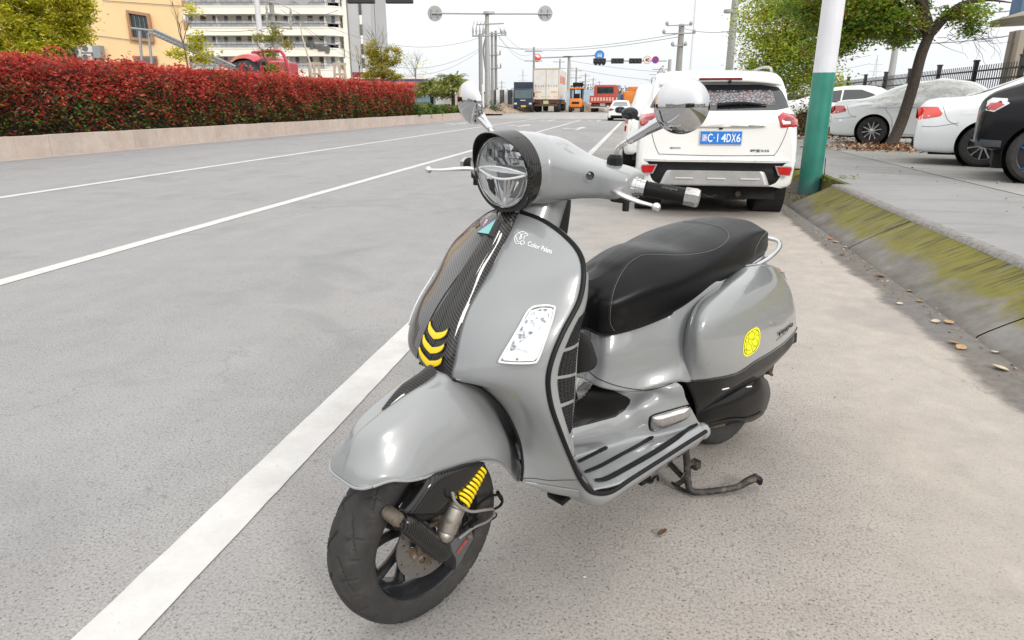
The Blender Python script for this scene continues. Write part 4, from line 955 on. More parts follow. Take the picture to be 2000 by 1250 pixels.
def sedan(name, loc, rz, label, paint, lampmat=REDL, cover=False, group=None, side_detail=True, plate=None, R=.325, rimm=ALLOY, hub=None, stub=False):
    root = empty(name, loc, rz, label, 'car', group); L = 4.62
    st = [(0, .40, .62, .62, .72, .50), (.05, .24, .80, .72, .96, .60), (.22, .20, .875, .80, 1.03, .66), (.62, .19, .905, .90, 1.06, .68), (.90, .19, .905, .93, 1.14, .60), (1.35, .19, .905, .935, 1.34, .56), (1.75, .19, .905, .93, 1.435, .56), (2.35, .19, .905, .92, 1.465, .57), (2.85, .19, .905, .915, 1.41, .56), (3.25, .19, .905, .90, 1.20, .60), (3.55, .19, .90, .88, 1.00, .66), (4.05, .20, .88, .82, .93, .66), (4.42, .22, .82, .70, .80, .60), (4.58, .26, .70, .58, .66, .50), (4.62, .34, .60, .50, .56, .45)]
    wz = R; W = [(.98, wz), (3.68, wz)]
    b, G = car_body(root, L, st, paint, W, R)
    if not cover:
        side_patch(root, 'side_window', [(1.02, .985), (1.55, .985), (1.92, .975), (1.92, 1.34), (1.60, 1.31), (1.28, 1.18)], G, GLASS)
        side_patch(root, 'side_window', [(1.97, .975), (2.80, .965), (3.08, .965), (2.80, 1.22), (2.45, 1.345), (1.97, 1.345)], G, GLASS)
        rows = []
        for (x, z, w) in ((.64, 1.075, .60), (1.00, 1.20, .54), (1.34, 1.345, .50)): rows.append([Vector((x-.012, w*k, z+.014-.03*abs(k)**2)) for k in (-1, -.6, 0, .6, 1)])
        surf_mesh('rear_window', rows, 8, 12, GLASS, root)
        rows = []
        for (x, z, w) in ((3.50, 1.03, .60), (3.20, 1.23, .56), (2.86, 1.41, .50)): rows.append([Vector((x+.012, w*k, z+.014-.03*abs(k)**2)) for k in (-1, -.6, 0, .6, 1)])
        surf_mesh('windscreen', rows, 8, 12, GLASS, root)
    lp = [(-.01, .72), (.06, .70), (.34, .76), (.36, .80), (.28, .90), (.06, .90), (-.01, .86)]
    side_patch(root, 'tail_lamp', lp, G, lampmat, .006)
    for s in (1, -1):
        q = MB(); q.box((.035, s*.58, .80), (.05, .30, .15), Matrix.Rotation(-.15, 3, 'Y'), .02); q.build('tail_lamp_inner', lampmat, root, True)
        q = MB(); q.box((4.46, s*.62, .66), (.22, .22, .12), Matrix.Rotation(.3, 3, 'Y'), .03); q.build('headlight', CLRL, root, True)
    q = MB(); q.box((.0, 0, .66), (.03, .46, .15), None, .006); pl_ = q.build('number_plate', PLB, root)
    if plate:
        q = MB(); text_on(q, plate, (-.018, 0, .66), (0, -1, 0), (0, 0, 1), w=.38, lift=.001); q.build('lettering', PLW, pl_)
    q = MB(); q.box((.03, 0, .34), (.10, 1.3, .12), None, .03); q.build('rear_valance', BLKP, root)
    # shut lines and handles
    def sline(pts):
        nv = len(G[0]); B = BVHTree.FromPolygons([p for r in G for p in r], gridfaces(len(G), nv)); P = []
        for x, z in crs([(a, 0, c) for a, c in pts], 24) and [(v.x, v.z) for v in crs([(a, 0, c) for a, c in pts], 24)]:
            h = B.ray_cast(Vector((x, 2.5, z)), Vector((0, -1, 0))); P.append(Vector((x, (h[0].y if h[0] else .85)-.001, z)))
        [MB().tube([Vector((p.x, s_*p.y, p.z)) for p in P], .0045, 4).build('shut_line', SEAM, root) for s_ in (1, -1)]
    if side_detail:
        sline([(1.95, .93), (1.93, .6), (1.94, .26)]); sline([(1.95, .95), (2.0, .94)]); sline([(3.02, .92), (3.05, .6), (2.98, .26)]); sline([(1.18, .96), (1.22, .80), (1.36, .62), (1.40, .40), (1.45, .26)]); sline([(1.3, .26), (2.2, .25), (3.1, .26)]); sline([(.10, .60), (.30, .60), (.60, .66)]); sline([(.35, .90), (.45, .70), (.60, .62)])
        for x in (1.52, 2.35):
            q = MB()
            for s in (1, -1): q.box((x, s*.905, .80), (.20, .02, .03), None, .01)
            q.build('door_handle', paint, root)
        for s in (1, -1): q = MB(); q.box((2.92, s*1.0, 1.0), (.12, .2, .13), None, .04); q.build('door_mirror', paint, root)
        side_patch(root, 'fuel_flap', [(.62, .78), (.80, .79), (.80, .92), (.62, .91)], G, paint, .003, (-1,))
    for (wx, wz_) in W:
        for s in (1, -1): car_wheel(root, (wx, s*.80, wz_), R, .20, s, 10, rimm, hub)
    return root, G

# --- car under a plastic sheet
zc = .29
def rpos(n, d, z=.29): return rw(n, d, z)
CANG = RANG-RAD(23)
def park(n, d, wx, wy, z=.29):      # place a car so that its near rear wheel stands at (n, d)
    return rw(n, d, z)-Matrix.Rotation(CANG, 3, 'Z') @ Vector((wx, -wy, 0))
cov, G = sedan('covered_car', park(5.50, 18.08, .98, .9), CANG, 'white sedan under a translucent plastic sheet behind the leaning dark tree', PEARL, REDL, True, 'cars parked nose-in on the apron')
# sheet: drapes over the greenhouse, hem just below the window line, crumpled
t_ = NT('plastic_sheet'); v_ = t_.co('Object'); n_ = t_.noise(v_, 3.5, 5, .6, .3); t_.col(t_.ramp(n_, [(.3, (.80, .81, .82)), (.7, (.90, .90, .90))])); t_.set(Roughness=.45); t_.bump(t_.noise(v_, 5, 5, .65, .4), 1.0, .12); SHEET = t_.m
rows = []
for i in range(34):
    x = .18+3.75*i/33
    f = x/4.62*(len(G)-1); g = G[min(len(G)-1, int(f))]; row = []
    hem = .88-.07+.07*noise.noise(Vector((x*2.2, 0, 0)))-(.10 if x > 3 else 0)
    for side in (1,):
        pts = [p for p in g if p.z >= hem]
        pts = resample_len(pts if len(pts) > 3 else g[-8:], 18)
        for j, p in enumerate(pts):
            a = noise.noise(Vector((x*3, p.z*4, j*.2)))*.035+abs(noise.noise(Vector((x*6+p.z*5, p.z*3, j*.5))))*.03; up = .015+(.03*sin(pi*min(1, max(0, (p.z-1.0)/.4))) if p.z > .98 else 0)
            y = p.y+.022+a+(.035 if p.z < 1.25 and p.z > .93 else 0); row.append(Vector((x, max(0, y) if j < 17 else 0, p.z+up+a)))
    rows.append(row)
V = [p for r in rows for p in r]; n0 = len(V); F = gridfaces(34, 18)
V += [Vector((p.x, -p.y+.012*noise.noise(p*5), p.z+.008*noise.noise(p*6))) for p in V]; F += [tuple(reversed([i+n0 for i in f])) for f in F]
o = mk('plastic_sheet', V, F, SHEET, None, True); o.matrix_world = Matrix.Translation(park(5.50, 18.08, .98, .9)) @ Matrix.Rotation(CANG, 4, 'Z')
m = o.modifiers.new('sub', 'SUBSURF'); m.levels = 2; m.render_levels = 2
tag(o, 'crumpled translucent plastic sheet draped over the white sedan by the leaning tree', 'plastic sheet')
sedan('parked_car', park(5.27, 11.92, .98, .9), CANG, 'white sedan with bright red lamp between the black car and the sheeted car', PEARL, simple('bright_red_lens', (.62, .03, .012), .2, coat=1), False, 'cars parked nose-in on the apron')
sedan('parked_car', park(5.05, 23.2, .98, .9), CANG, 'white sedan partly hidden by the green and white post', WHITECAR, REDL, False, 'cars parked nose-in on the apron', side_detail=True, R=.32)
# black car at the right edge: taller tail, blue-spoked wheel
def suv_black():
    root = empty('black_car', park(4.82, 9.42, .72, .94), CANG, 'glossy black car with blue wheel spokes at the right edge of the apron', 'car', 'cars parked nose-in on the apron')
    L = 4.6; R = .345
    st = [(0, .50, .60, .78, .90, .5), (.04, .44, .80, .86, 1.0, .58), (.16, .40, .88, .94, 1.10, .62), (.42, .36, .92, .98, 1.20, .62), (.80, .24, .93, .99, 1.34, .60), (1.3, .24, .93, .99, 1.46, .60), (2.2, .24, .93, .99, 1.52, .60), (2.9, .24, .93, .98, 1.50, .60), (3.4, .24, .92, .95, 1.10, .66), (4.2, .25, .88, .85, .98, .66), (4.6, .35, .6, .6, .7, .5)]
    W = [(.72, R), (3.6, R)]; b, G = car_body(root, L, st, BLACKCAR, W, R, 130, 40, .05)
    side_patch(root, 'side_window', [(1.0, 1.04), (1.9, 1.03), (1.9, 1.40), (1.5, 1.37), (1.2, 1.26)], G, GLASS)
    side_patch(root, 'tail_lamp', [(.07, .87), (.16, .85), (.30, .95), (.27, 1.01), (.12, 1.02), (.07, .98)], G, CLRL, .008)
    side_patch(root, 'tail_lamp_red', [(.085, .885), (.16, .87), (.25, .94), (.20, .965), (.10, .955)], G, REDL, .014)
    side_patch(root, 'bumper_strip', [(.03, .52), (.30, .51), (.30, .43), (.03, .43)], G, simple('bumper_grey', (.07, .08, .09), .5), .012)
    side_patch(root, 'door_seam', [(1.5, .3), (1.508, .3), (1.508, 1.0), (1.5, 1.0)], G, SEAM, .003)
    for (wx, wz_) in W:
        for s in (1, -1): car_wheel(root, (wx, s*.83, wz_), R, .22, s, 5, simple('blue_spoke', (.01, .10, .42), .25, .6, coat=.6), ALLOY, .70)
    return root
suv_black()

# --- white sport utility vehicle right behind the scooter (rear view), built in the road frame
suv = inroad(empty('white_suv', rw(.86, 8.0, 0), 0, 'white sport utility vehicle seen from behind with blue plate parked at the kerb', 'car')); suv.rotation_euler = (0, 0, RANG)
SO = Vector((.86, 8.0, 0))
def SP(p): return Vector(p)-SO
W2 = .86
# shell: rows down the car (y from rear 0 to front 4.3), each row a half section bottom -> roof
def suv_shell():
    st = [  # y, floor, half-width low, mid, belt, belt z, roof z, roof half
      (.00, .36, .70, .80, .76, .98, 1.05, .60), (.03, .34, .80, .845, .81, 1.02, 1.12, .64), (.10, .33, .845, .86, .84, 1.06, 1.20, .67), (.22, .32, .86, .865, .855, 1.10, 1.36, .68), (.36, .31, .865, .87, .86, 1.12, 1.50, .66), (.48, .30, .865, .87, .86, 1.125, 1.565, .65),
      (.70, .29, .865, .87, .86, 1.12, 1.60, .65), (1.2, .27, .865, .87, .86, 1.10, 1.625, .66), (2.0, .27, .865, .87, .86, 1.06, 1.63, .66), (2.6, .27, .865, .87, .86, 1.03, 1.56, .65), (3.1, .27, .865, .87, .85, 1.0, 1.28, .66), (3.4, .28, .86, .865, .84, .96, 1.06, .70), (4.0, .30, .83, .84, .80, .86, .93, .66), (4.3, .36, .68, .70, .66, .70, .78, .5)]
    rows = []
    for (y, zf, wl, wm, wb, zb, zr, wr) in st:
        g = zr-zb
        rows.append([Vector((wl*.9, y, zf)), Vector((wl, y, zf+.05)), Vector((wm, y, zf+(zb-zf)*.35)), Vector((wm, y, zf+(zb-zf)*.65)), Vector((wb+.004, y, zf+(zb-zf)*.88)), Vector((wb*.985, y, zb)), Vector((wr+(wb*.96-wr)*.70, y, zb+g*.32)), Vector((wr+(wb*.96-wr)*.36, y, zb+g*.68)), Vector((wr+.02, y, zb+g*.92)), Vector((wr*.80, y, zr-.005)), Vector((0, y, zr+.012))])
    return rows
rows = suv_shell(); nu, nv = 150, 44; G = surf(rows, nu, nv); V = [p.copy() for r in G for p in r]; RR = .345+.06; Wc = [(.76, .345), (3.38, .345)]
F = []
for p in V:
    for (wy, wz) in Wc:
        r = sqrt((p.y-wy)**2+(p.z-wz)**2)
        if p.x > .5 and abs(r-RR) < .03: p.y = wy+(p.y-wy)*RR/r; p.z = wz+(p.z-wz)*RR/r
for f in gridfaces(nu, nv, False, False, True):
    c = sum((V[i] for i in f), Vector())/4
    if any(sqrt((c.y-wy)**2+(c.z-wz)**2) < RR-.004 and c.x > .45 for wy, wz in Wc): continue
    F.append(f)
n0 = len(V); V2 = V+[Vector((-p.x, p.y, p.z)) for p in V]; F2 = F+[tuple(reversed([i+n0 for i in f])) for f in F]
F2.append(tuple(reversed(list(range(nv))+[n0+j for j in reversed(range(nv))])))
mk('body', V2, F2, WHITECAR, suv, True, False, 40)
SUVB = BVHTree.FromPolygons(V2, F2)
q = MB(); q.box2((-.70, .15, .20), (.70, 4.1, .36))
for wy, wz in Wc:
    for s in (1, -1): q.lathe([(RR, 0), (RR, -.32), (0, -.32)], (s*.86, wy, wz), (s, 0, 0), 28)
q.build('underbody', UNDER, suv)
for wy, wz in Wc:
    for s in (1, -1):
        q = MB(); q.lathe([(.22, -.12), (.32, -.122), (.338, -.10), (.345, -.07), (.345, .07), (.338, .10), (.32, .122), (.22, .12), (.22, -.12)], (s*.735, wy, wz), (1, 0, 0), 44); w_ = q.build('wheel', CARTY, suv, True)
        q = MB()
        for k in range(60):
            a = 2*pi*k/60
            for x in (-.085, -.045, .0, .045, .085): q.box((s*.735+x, wy+.3455*cos(a+x), wz+.3455*sin(a+x)), (.030, .022, .012), Matrix.Rotation(a+x, 3, 'X'))
        q.build('tread_block', CARTY, w_, kind='stuff')
        q = MB(); q.lathe([(0, 0), (.2, -.01), (.22, -.03)], (s*.855, wy, wz), (s, 0, 0), 24); q.build('rim', ALLOY, w_, True)
def onsuv(P, lift=.004, d=(0, 1, 0)):
    P = Vector(P); d = Vector(d); h = SUVB.ray_cast(P-d*2, d, 4); return (h[0]+(h[1] if h[1].dot(d) < 0 else -h[1])*lift) if h[0] else P
def spatch(name, pts, mat, lift=.004, thick=0.0, cuts=4, parent=None, sm=0, md=.06):
    if sm: pts = crs(pts, sm, True)
    bm = bmesh.new(); f = bm.faces.new([bm.verts.new(Vector((p[0], 0, p[2]))) for p in pts]); bmesh.ops.triangulate(bm, faces=[f])
    for _ in range(cuts):
        es = [e for e in bm.edges if e.calc_length() > md]
        if es: bmesh.ops.subdivide_edges(bm, edges=es, cuts=1); bmesh.ops.triangulate(bm, faces=[f for f in bm.faces if len(f.verts) > 3])
    bm.verts.index_update(); VV = [onsuv(v.co, lift) for v in bm.verts]; FF = []
    for f in bm.faces:
        a, b_, c = [VV[v.index] for v in f.verts]; FF.append(tuple(v.index for v in f.verts) if (b_-a).cross(c-a).y < 0 else tuple(v.index for v in reversed(f.verts)))
    bm.free(); o = mk(name, VV, FF, mat, parent or suv, True, False, 50)
    if thick: solid(o, thick)
    return o
def sline2(name, pts, r, mat, lift=.001, n=40, closed=False, parent=None):
    P = [onsuv(p, lift) for p in crs(pts, n, closed)]; 
    if closed: P.append(P[0])
    q = MB(); q.tube(P, r, 5); return q.build(name, mat, parent or suv, True)
def mir(pts): return [Vector((-p[0], p[1], p[2])) for p in pts]
# rear window: from the photo's right half mirrored about the car's centre line
gw = [SP(p) for p in ((0.8362, 8.3, 1.4368), (1.1665, 8.3, 1.4354), (1.431, 8.3, 1.402), (1.4791, 8.3, 1.3589), (1.521, 8.1, 1.187), (1.3431, 8.05, 1.1818), (0.8338, 8.05, 1.1757))]
x0 = -.66; 
gw = [Vector((.0, 0, gw[0].z)), Vector((.45, 0, gw[0].z-.002)), Vector((.63, 0, gw[0].z-.03)), Vector((.67, 0, gw[0].z-.075)), Vector((.745, 0, gw[4].z+.01)), Vector((.60, 0, gw[5].z-.012)), Vector((.0, 0, gw[5].z-.02))]
full = gw+[Vector((-p.x, 0, p.z)) for p in reversed(gw[1:-1])]
rwn = spatch('rear_window', full, GLASS, .004, 0, 5, md=.05)
spatch('sunshade_print', [Vector((-.60, 0, gw[0].z-.06)), Vector((.56, 0, gw[0].z-.06)), Vector((.60, 0, gw[5].z+.05)), Vector((-.60, 0, gw[5].z+.05))], (lambda t, : (t.col(t.mix(t.ramp(t.vor(t.co('Object', (1, 1, 1.6)), 24, 'DISTANCE_TO_EDGE'), [(.10, 0.0), (.17, 1.0)]), (.03, .03, .034), t.ramp(t.noise(t.co('Object'), 5, 3, .6), [(.42, (.20, .205, .235)), (.6, (.26, .17, .165))]))), t.set(Roughness=.08, Coat_Weight=1.0), t.m)[2])(NT('dark_patterned_glass')), .0055, 0, 5, rwn, md=.05)
# spoiler lip + high brake light, roof rails, wiper
q = MB(); rr_ = []
for k in range(15):
    u = -1+2*k/14; x = .655*u; z = gw[0].z+.085-.045*abs(u)**3; y = .19+.05*u*u
    rr_.append([Vector((x, y, z-.055)), Vector((x, y-.012, z-.040)), Vector((x, y+.0, z-.010)), Vector((x, y+.10, z+.022)), Vector((x, y+.28, z+.034))])
surf_mesh('spoiler', rr_, 40, 12, WHITECAR, suv, flip=True, thick=.01)
q = MB(); q.box((0, .176, gw[0].z+.060), (.46, .012, .024), None, .005); q.build('high_brake_light', REDL2, suv)
for s in (1, -1):
    q = MB(); q.tube([(s*.60, .62, 1.585), (s*.61, .80, 1.635), (s*.62, 1.4, 1.665), (s*.62, 2.2, 1.655), (s*.61, 2.45, 1.60)], .016, 8, 30); q.build('roof_rail', SILV, suv, True)
q = MB(); wz_ = gw[5].z+.045; q.tube([onsuv((-.02, 0, wz_), .02), onsuv((.25, 0, wz_+.012), .03), onsuv((.50, 0, wz_-.002), .02)], [.028, .022, .008], 8, 12, True, .7); q.build('rear_wiper', BLKP, suv, True)
q = MB(); q.lathe([(0, .02), (.018, .018), (.022, 0)], (.10, .19, gw[0].z+.028), (0, -1, 0), 10); q.build('washer_nozzle', BLKP, suv, True)
# tail lamps
def rlamp(s):
    pts = [SP(p) for p in ((1.4267, 8, 1.1137), (1.471, 8, 1.1402), (1.5984, 8, 1.1247), (1.6243, 8, 1.0826), (1.6188, 8, 0.9978), (1.4721, 8, 0.9916))]
    pts = [Vector((.615, 0, pts[0].z-.010)), Vector((.665, 0, pts[1].z+.004)), Vector((.835, 0, pts[2].z-.01)), Vector((.845, 0, pts[3].z-.02)), Vector((.838, 0, pts[4].z)), Vector((.655, 0, pts[5].z))]
    if s < 0: pts = mir(pts)
    o = spatch('tail_lamp', pts, REDL, .010, .012, 3); c = sum(pts, Vector())/6
    q = [c+(p-c)*.5+Vector((0, 0, -.01)) for p in pts]; spatch('lamp_core', q, REDL2, .012, 0, 3, o)
    pp = [Vector((s*.675, 0, c.z-.045)), Vector((s*.75, 0, c.z-.045)), Vector((s*.75, 0, c.z-.018)), Vector((s*.675, 0, c.z-.018))]; spatch('reversing_lens', pp, CLRL, .0125, 0, 2, o)
rlamp(1); rlamp(-1)
# tailgate shut line, chrome bar, badge lettering, plate
tg = [SP(p) for p in ((1.4581, 8, 0.9755), (1.4485, 8, 0.8248), (1.3977, 8, 0.7044), (1.3607, 8, 0.6984), (0.8703, 8, 0.7089))]
zt_, zb_ = tg[0].z, tg[3].z
sline2('tailgate_seam', [(.735, 0, zt_+.06), (.715, 0, zt_-.04), (.675, 0, zb_+.11), (.620, 0, zb_+.004), (.56, 0, zb_-.002), (0, 0, zb_-.012), (-.56, 0, zb_-.002), (-.62, 0, zb_+.004), (-.675, 0, zb_+.11), (-.715, 0, zt_-.04), (-.735, 0, zt_+.06)], .0035, SEAM, 0, 90)
zc_ = SP((1.0053, 8, 1.0159)).z
spatch('chrome_bar', [(-.50, 0, zc_+.01), (-.42, 0, zc_+.040), (.36, 0, zc_+.040), (.50, 0, zc_-.012), (.38, 0, zc_-.022), (-.42, 0, zc_-.022)], WHITECAR, .028, .03, 3)
spatch('chrome_trim', [(.12, 0, zc_-.004), (.46, 0, zc_+.004), (.475, 0, zc_-.010), (.36, 0, zc_-.020), (.12, 0, zc_-.016)], CHROME, .030, .004, 3)
q = MB(); q.box(onsuv((.03, 0, zc_-.04), .004), (.04, .02, .018), None, .006); q.build('camera_eye', BLKP, suv)
pc = (SP((0.6761, 8.02, 0.9427))+SP((1.1194, 8.02, 0.815)))/2; pw = .44
q = MB(); q.box((pc.x, -.012, pc.z), (.44, .010, .14), None, .004); plt = q.build('number_plate', PLB, suv)
q = MB(); q.box((pc.x, -.0105, pc.z), (.452, .008, .152), None, .004); q.build('plate_rim', simple('plate_rim', (.62, .55, .45), .5), suv)
def ptext(s, x0, x1, h=.088, nm='lettering'):
    q = MB(); text_on(q, s, (pc.x+(x0+x1)/2, -.0185, pc.z), (1, 0, 0), (0, 0, 1), w=(x1-x0), h=h, bold=.012); q.build('character', PLW, plt)
ptext('浙', -.205, -.148, .075)
ptext('C', -.142, -.090); q = MB(); q.box((pc.x-.072, -.0185, pc.z+.0), (.010, .001, .010)); q.build('dot', PLW, plt)
for ch, a, b_ in (('I', -.040, -.030), ('4', .002, .054), ('D', .060, .106), ('X', .112, .158), ('6', .164, .208)): ptext(ch, a, b_)
for (x, z) in ((-.115, .056), (.125, .056), (-.115, -.056), (.125, -.056)):
    q = MB(); q.lathe([(0, .003), (.007, .002), (.008, 0)], (pc.x+x, -.0175, pc.z+z), (0, -1, 0), 8); q.build('plate_screw', CHROME, plt, True)
def sdecal(s, x, z, w, h, mat, bold=.02):
    V_, F_, tw, th = text_geo(s, 1, None, 0, bold); mk('badge_lettering', [onsuv((x+v.x/tw*w, 0, z+v.y/th*h), .005) for v in V_], F_, mat, suv, False)
BDG = simple('badge_metal', (.12, .12, .12), .3, .8)
c = SP((1.3608, 8, 0.7477)); sdecal('绅宝X35', c.x-.04, c.z-.002, .20, .032, BDG)
c = SP((0.4166, 8, 0.7647)); sdecal('SENOVA', c.x, c.z, .12, .020, BDG)
# bumper: crease, black band, skid plate, reflectors, sensors
zb1, zb2 = SP((0.8753, 7.95, 0.5962)).z, SP((0.8958, 7.95, 0.3667)).z
q = MB(); rb_ = []
def bump_row(z, wid, out):
    r = []
    for k in range(13):
        u = -1+2*k/12; x = wid*u; y = -out+.16*max(0, abs(u)-.72)**1.2*3.0; r.append(Vector((x, y, z)))
    return r
surf_mesh('bumper', [bump_row(zb_-.02, .80, .012), bump_row(zb_-.055, .845, .055), bump_row(zb1+.055, .860, .068), bump_row(zb1+.022, .862, .060)], 16, 40, WHITECAR, suv, flip=True, thick=.01)
surf_mesh('bumper_black', [bump_row(zb1+.024, .855, .054), bump_row(zb1-.03, .850, .036), bump_row(zb1-.10, .840, .040), bump_row(zb2+.03, .80, .034), bump_row(zb2-.015, .75, .0)], 20, 40, BLKP, suv, flip=True, thick=.01)
sk = [bump_row(zb2+.160, .50, .050), bump_row(zb2+.145, .53, .062), bump_row(zb2+.06, .570, .064), bump_row(zb2-.005, .595, .050)]
sk = [[Vector((p.x, -.062+.004*abs(p.x), p.z)) for p in r] for r in sk]
skp = surf_mesh('skid_plate', sk, 10, 20, SILV, suv, flip=True, thick=.012)
for x in (-.33, .02, .38):
    q = MB(); q.box((x, -.068, zb2+.075), (.20, .012, .016), None, .005); q.build('raised_bar', simple('bright_silver', (.6, .6, .6), .35, .5), skp)
for s in (1, -1):
    pts = [(s*.63, zb1-.008), (s*.80, zb1-.012), (s*.815, zb1-.035), (s*.800, zb1-.115), (s*.675, zb1-.110)]
    q = MB(); q.prism([(x, -.045, z) for x, z in pts], (0, -.014, 0)); o = q.build('reflector_bezel', SILV, suv); c_ = Vector((sum(p[0] for p in pts)/5, 0, sum(p[1] for p in pts)/5))
    q = MB(); q.prism([(c_.x+(x-c_.x)*.84, -.054, c_.z+(z-c_.z)*.80) for x, z in pts], (0, -.010, 0)); q.build('fog_lamp', REDL, suv)
for x in (-.55, -.08, .42): q = MB(); q.lathe([(0, .004), (.012, .003), (.014, 0)], (x, -.066, zb1+.045), (0, -1, 0), 12); q.build('parking_sensor', simple('sensor_white', (.55, .55, .54), .4), suv, True)
q = MB(); q.box2((.05, .25, .17), (.42, .65, .27), .03); q.tube([(-.10, -.02, .26), (-.02, -.02, .235), (.04, -.02, .26)], .008, 6, 8); q.tube([(-.5, .75, .30), (.5, .75, .30)], .05, 10); q.tube([(.28, -.0, .27), (.30, .3, .25)], .03, 10); q.build('exhaust_and_axle', worn_metal('rusty_steel', (.03, .022, .018), .8, .3), suv, True)
q = MB(); q.box2((-.70, .30, .30), (.70, 2.0, .55)); q.build('under_floor', UNDER, suv)
for s in (-1, 1):
    q = MB(); q.sph((s*1.0, 2.62, 1.10), .12, 16, 12, (1.05, .6, .75)); mm = q.build('door_mirror', BLKG, suv, True)
    q = MB(); q.lathe([(.095, -.003), (0, -.003)], (s*1.0, 2.552, 1.10), (0, -1, 0), 20); q.v = [Vector((v.x if True else 0, v.y, 1.10+(v.z-1.10)*.72)) for v in q.v]; q.build('mirror_glass', simple('mirror_face', (.25, .27, .3), .05, .9), mm)
    q = MB(); q.tube([(s*.86, 2.66, 1.02), (s*.93, 2.64, 1.05)], .03, 6); q.build('mirror_arm', BLKG, mm)

# --- white car beyond, only its left flank and mirrors show
def side_white():
    root = empty('white_hatchback', rw(.60, 13.9, 0), RANG+pi/2, 'white car with grey door mirror parked in front of the white sport utility vehicle', 'car')
    st = [(0, .40, .66, .80, .98, .5), (.05, .30, .82, .92, 1.15, .6), (.2, .26, .88, .98, 1.40, .64), (.45, .25, .90, 1.0, 1.56, .64), (1.2, .24, .90, .99, 1.62, .64), (2.1, .24, .90, .97, 1.62, .64), (2.7, .24, .90, .95, 1.5, .62), (3.2, .24, .89, .92, 1.1, .66), (3.9, .25, .86, .84, .95, .66), (4.3, .34, .62, .62, .72, .5)]
    b, G = car_body(root, 4.3, st, WHITECAR, [(.85, .33), (3.35, .33)], .33, 120, 40)
    side_patch(root, 'side_window', [(.42, 1.04), (1.0, 1.03), (1.0, 1.46), (.62, 1.44)], G, simple('grey_glass', (.12, .14, .16), .08, coat=1.0)); side_patch(root, 'side_window', [(1.06, 1.03), (1.9, 1.02), (1.9, 1.48), (1.06, 1.47)], G, GLASS)
    side_patch(root, 'side_window', [(1.97, 1.02), (2.75, 1.0), (2.5, 1.36), (2.3, 1.46), (1.97, 1.48)], G, GLASS)
    side_patch(root, 'window_frame', [(.36, .99), (2.85, .955), (2.85, .98), (.36, 1.015)], G, BLKP, .006)
    side_patch(root, 'tail_lamp', [(.02, .86), (.25, .88), (.30, 1.0), (.05, .98)], G, REDL, .008); side_patch(root, 'tail_lamp', [(.02, .72), (.16, .72), (.16, .82), (.02, .82)], G, REDL, .009)
    for s in (1, -1):
        q = MB(); q.sph((2.55, s*1.04, 1.10), .13, 14, 10, (.55, 1.0, .62)); mm = q.build('door_mirror', simple('mirror_grey', (.14, .16, .19), .3, coat=.5), root, True)
        q = MB(); q.box((2.487, s*1.04, 1.10), (.01, .19, .12), None, .02); q.build('mirror_glass', simple('mirror_face', (.25, .27, .3), .05, .9), mm)
    q = MB()
    for wx in (.85, 3.35):
        for s in (1, -1): car_wheel(root, (wx, s*.80, .33), .33, .2, s, 10)
    return root
side_white()
far, G = sedan('white_sedan', rw(-1.45, 53.0, 0), RANG+pi/2, 'white sedan with blue plate farther ahead in the road, seen from behind', WHITECAR, REDL2, False, None, True, R=.31)

# --- lorries and machines on the dirt beyond the crossing
GZ = .44
def truck_at(name, x, ypx, Y, rz, label, cat='truck'):
    p = AT(x, ypx, Y); return empty(name, (p.x, p.y, GZ if Y > 68 else ground_z(Y)), rz, label, cat)
BLUEB = simple('dark_blue_paint', (.012, .022, .045), .35, coat=.5); CARGO = simple('cargo_white', (.60, .585, .55), .6, var=.12, vs=1.2); ORNG = simple('machine_orange', (.62, .19, .03), .55, var=.3); RUST = worn_metal('dirty_chassis', (.12, .085, .06), .8, .3); DRED = worn_metal('lorry_red', (.36, .035, .025), .6, 0.0, (.30, .17, .11), .56)
bt = truck_at('dark_truck', 1024, 215, 70, RAD(-4), 'small dark blue box lorry facing the road at the left of the parked row')
q = MB(); q.box2((-.92, -2.0+.2, .9), (.95, 4.2, 2.75), .04); q.build('cargo_box', BLUEB, bt)
q = MB(); q.box2((-.90, -2.6, .45), (.90, -1.1, 2.15), .12); q.build('cab', BLUEB, bt, True)
q = MB(); q.box2((-.80, -2.63, 1.25), (.80, -2.58, 1.98), .02); q.build('windscreen', simple('tinted_glass', (.10, .14, .15), .08, coat=1), bt)
for s in (-1, 1):
    q = MB(); q.box((s*.70, -2.62, .78), (.26, .05, .16), None, .03); q.build('headlight', CLRL, bt); q = MB(); q.box((s*1.05, -2.5, 1.6), (.12, .1, .4), None, .02); q.build('side_mirror', BLKP, bt)
    for y in (-1.8, 2.6): q = MB(); q.lathe([(0, -.12), (.36, -.12), (.38, 0), (.36, .12), (0, .12)], (s*.8, y, .38), (1, 0, 0), 18); q.build('wheel', CARTY, bt)
q = MB(); q.box((.05, -2.64, .55), (.46, .03, .16)); q.build('number_plate', simple('plate_yellow', (.65, .38, .03), .5), bt)
q = MB(); q.box((0, -2.63, 1.08), (.5, .03, .08)); q.build('grille_badge', simple('badge_white', (.5, .5, .5), .4), bt)
bx = truck_at('box_lorry', 1066, 217, 68.5, RAD(-9), 'white box lorry seen from behind with two rear doors and printed side')
q = MB(); q.box2((-1.25, 0, 1.15), (1.25, 8.0, 3.95), .03); q.build('cargo_box', CARGO, bx)
for s in (-1, 1): q = MB(); q.box2((s*.02 if s > 0 else -1.2, -.04, 1.2), (1.2 if s > 0 else -.02, 0.0, 3.85)); q.build('rear_door', CARGO, bx)
for x in (-1.22, -.02, 1.2): q = MB(); q.box2((x, -.07, 1.2), (x+.04, -.04, 3.9)); q.build('door_bar', simple('bar_tan', (.4, .33, .24), .6), bx)
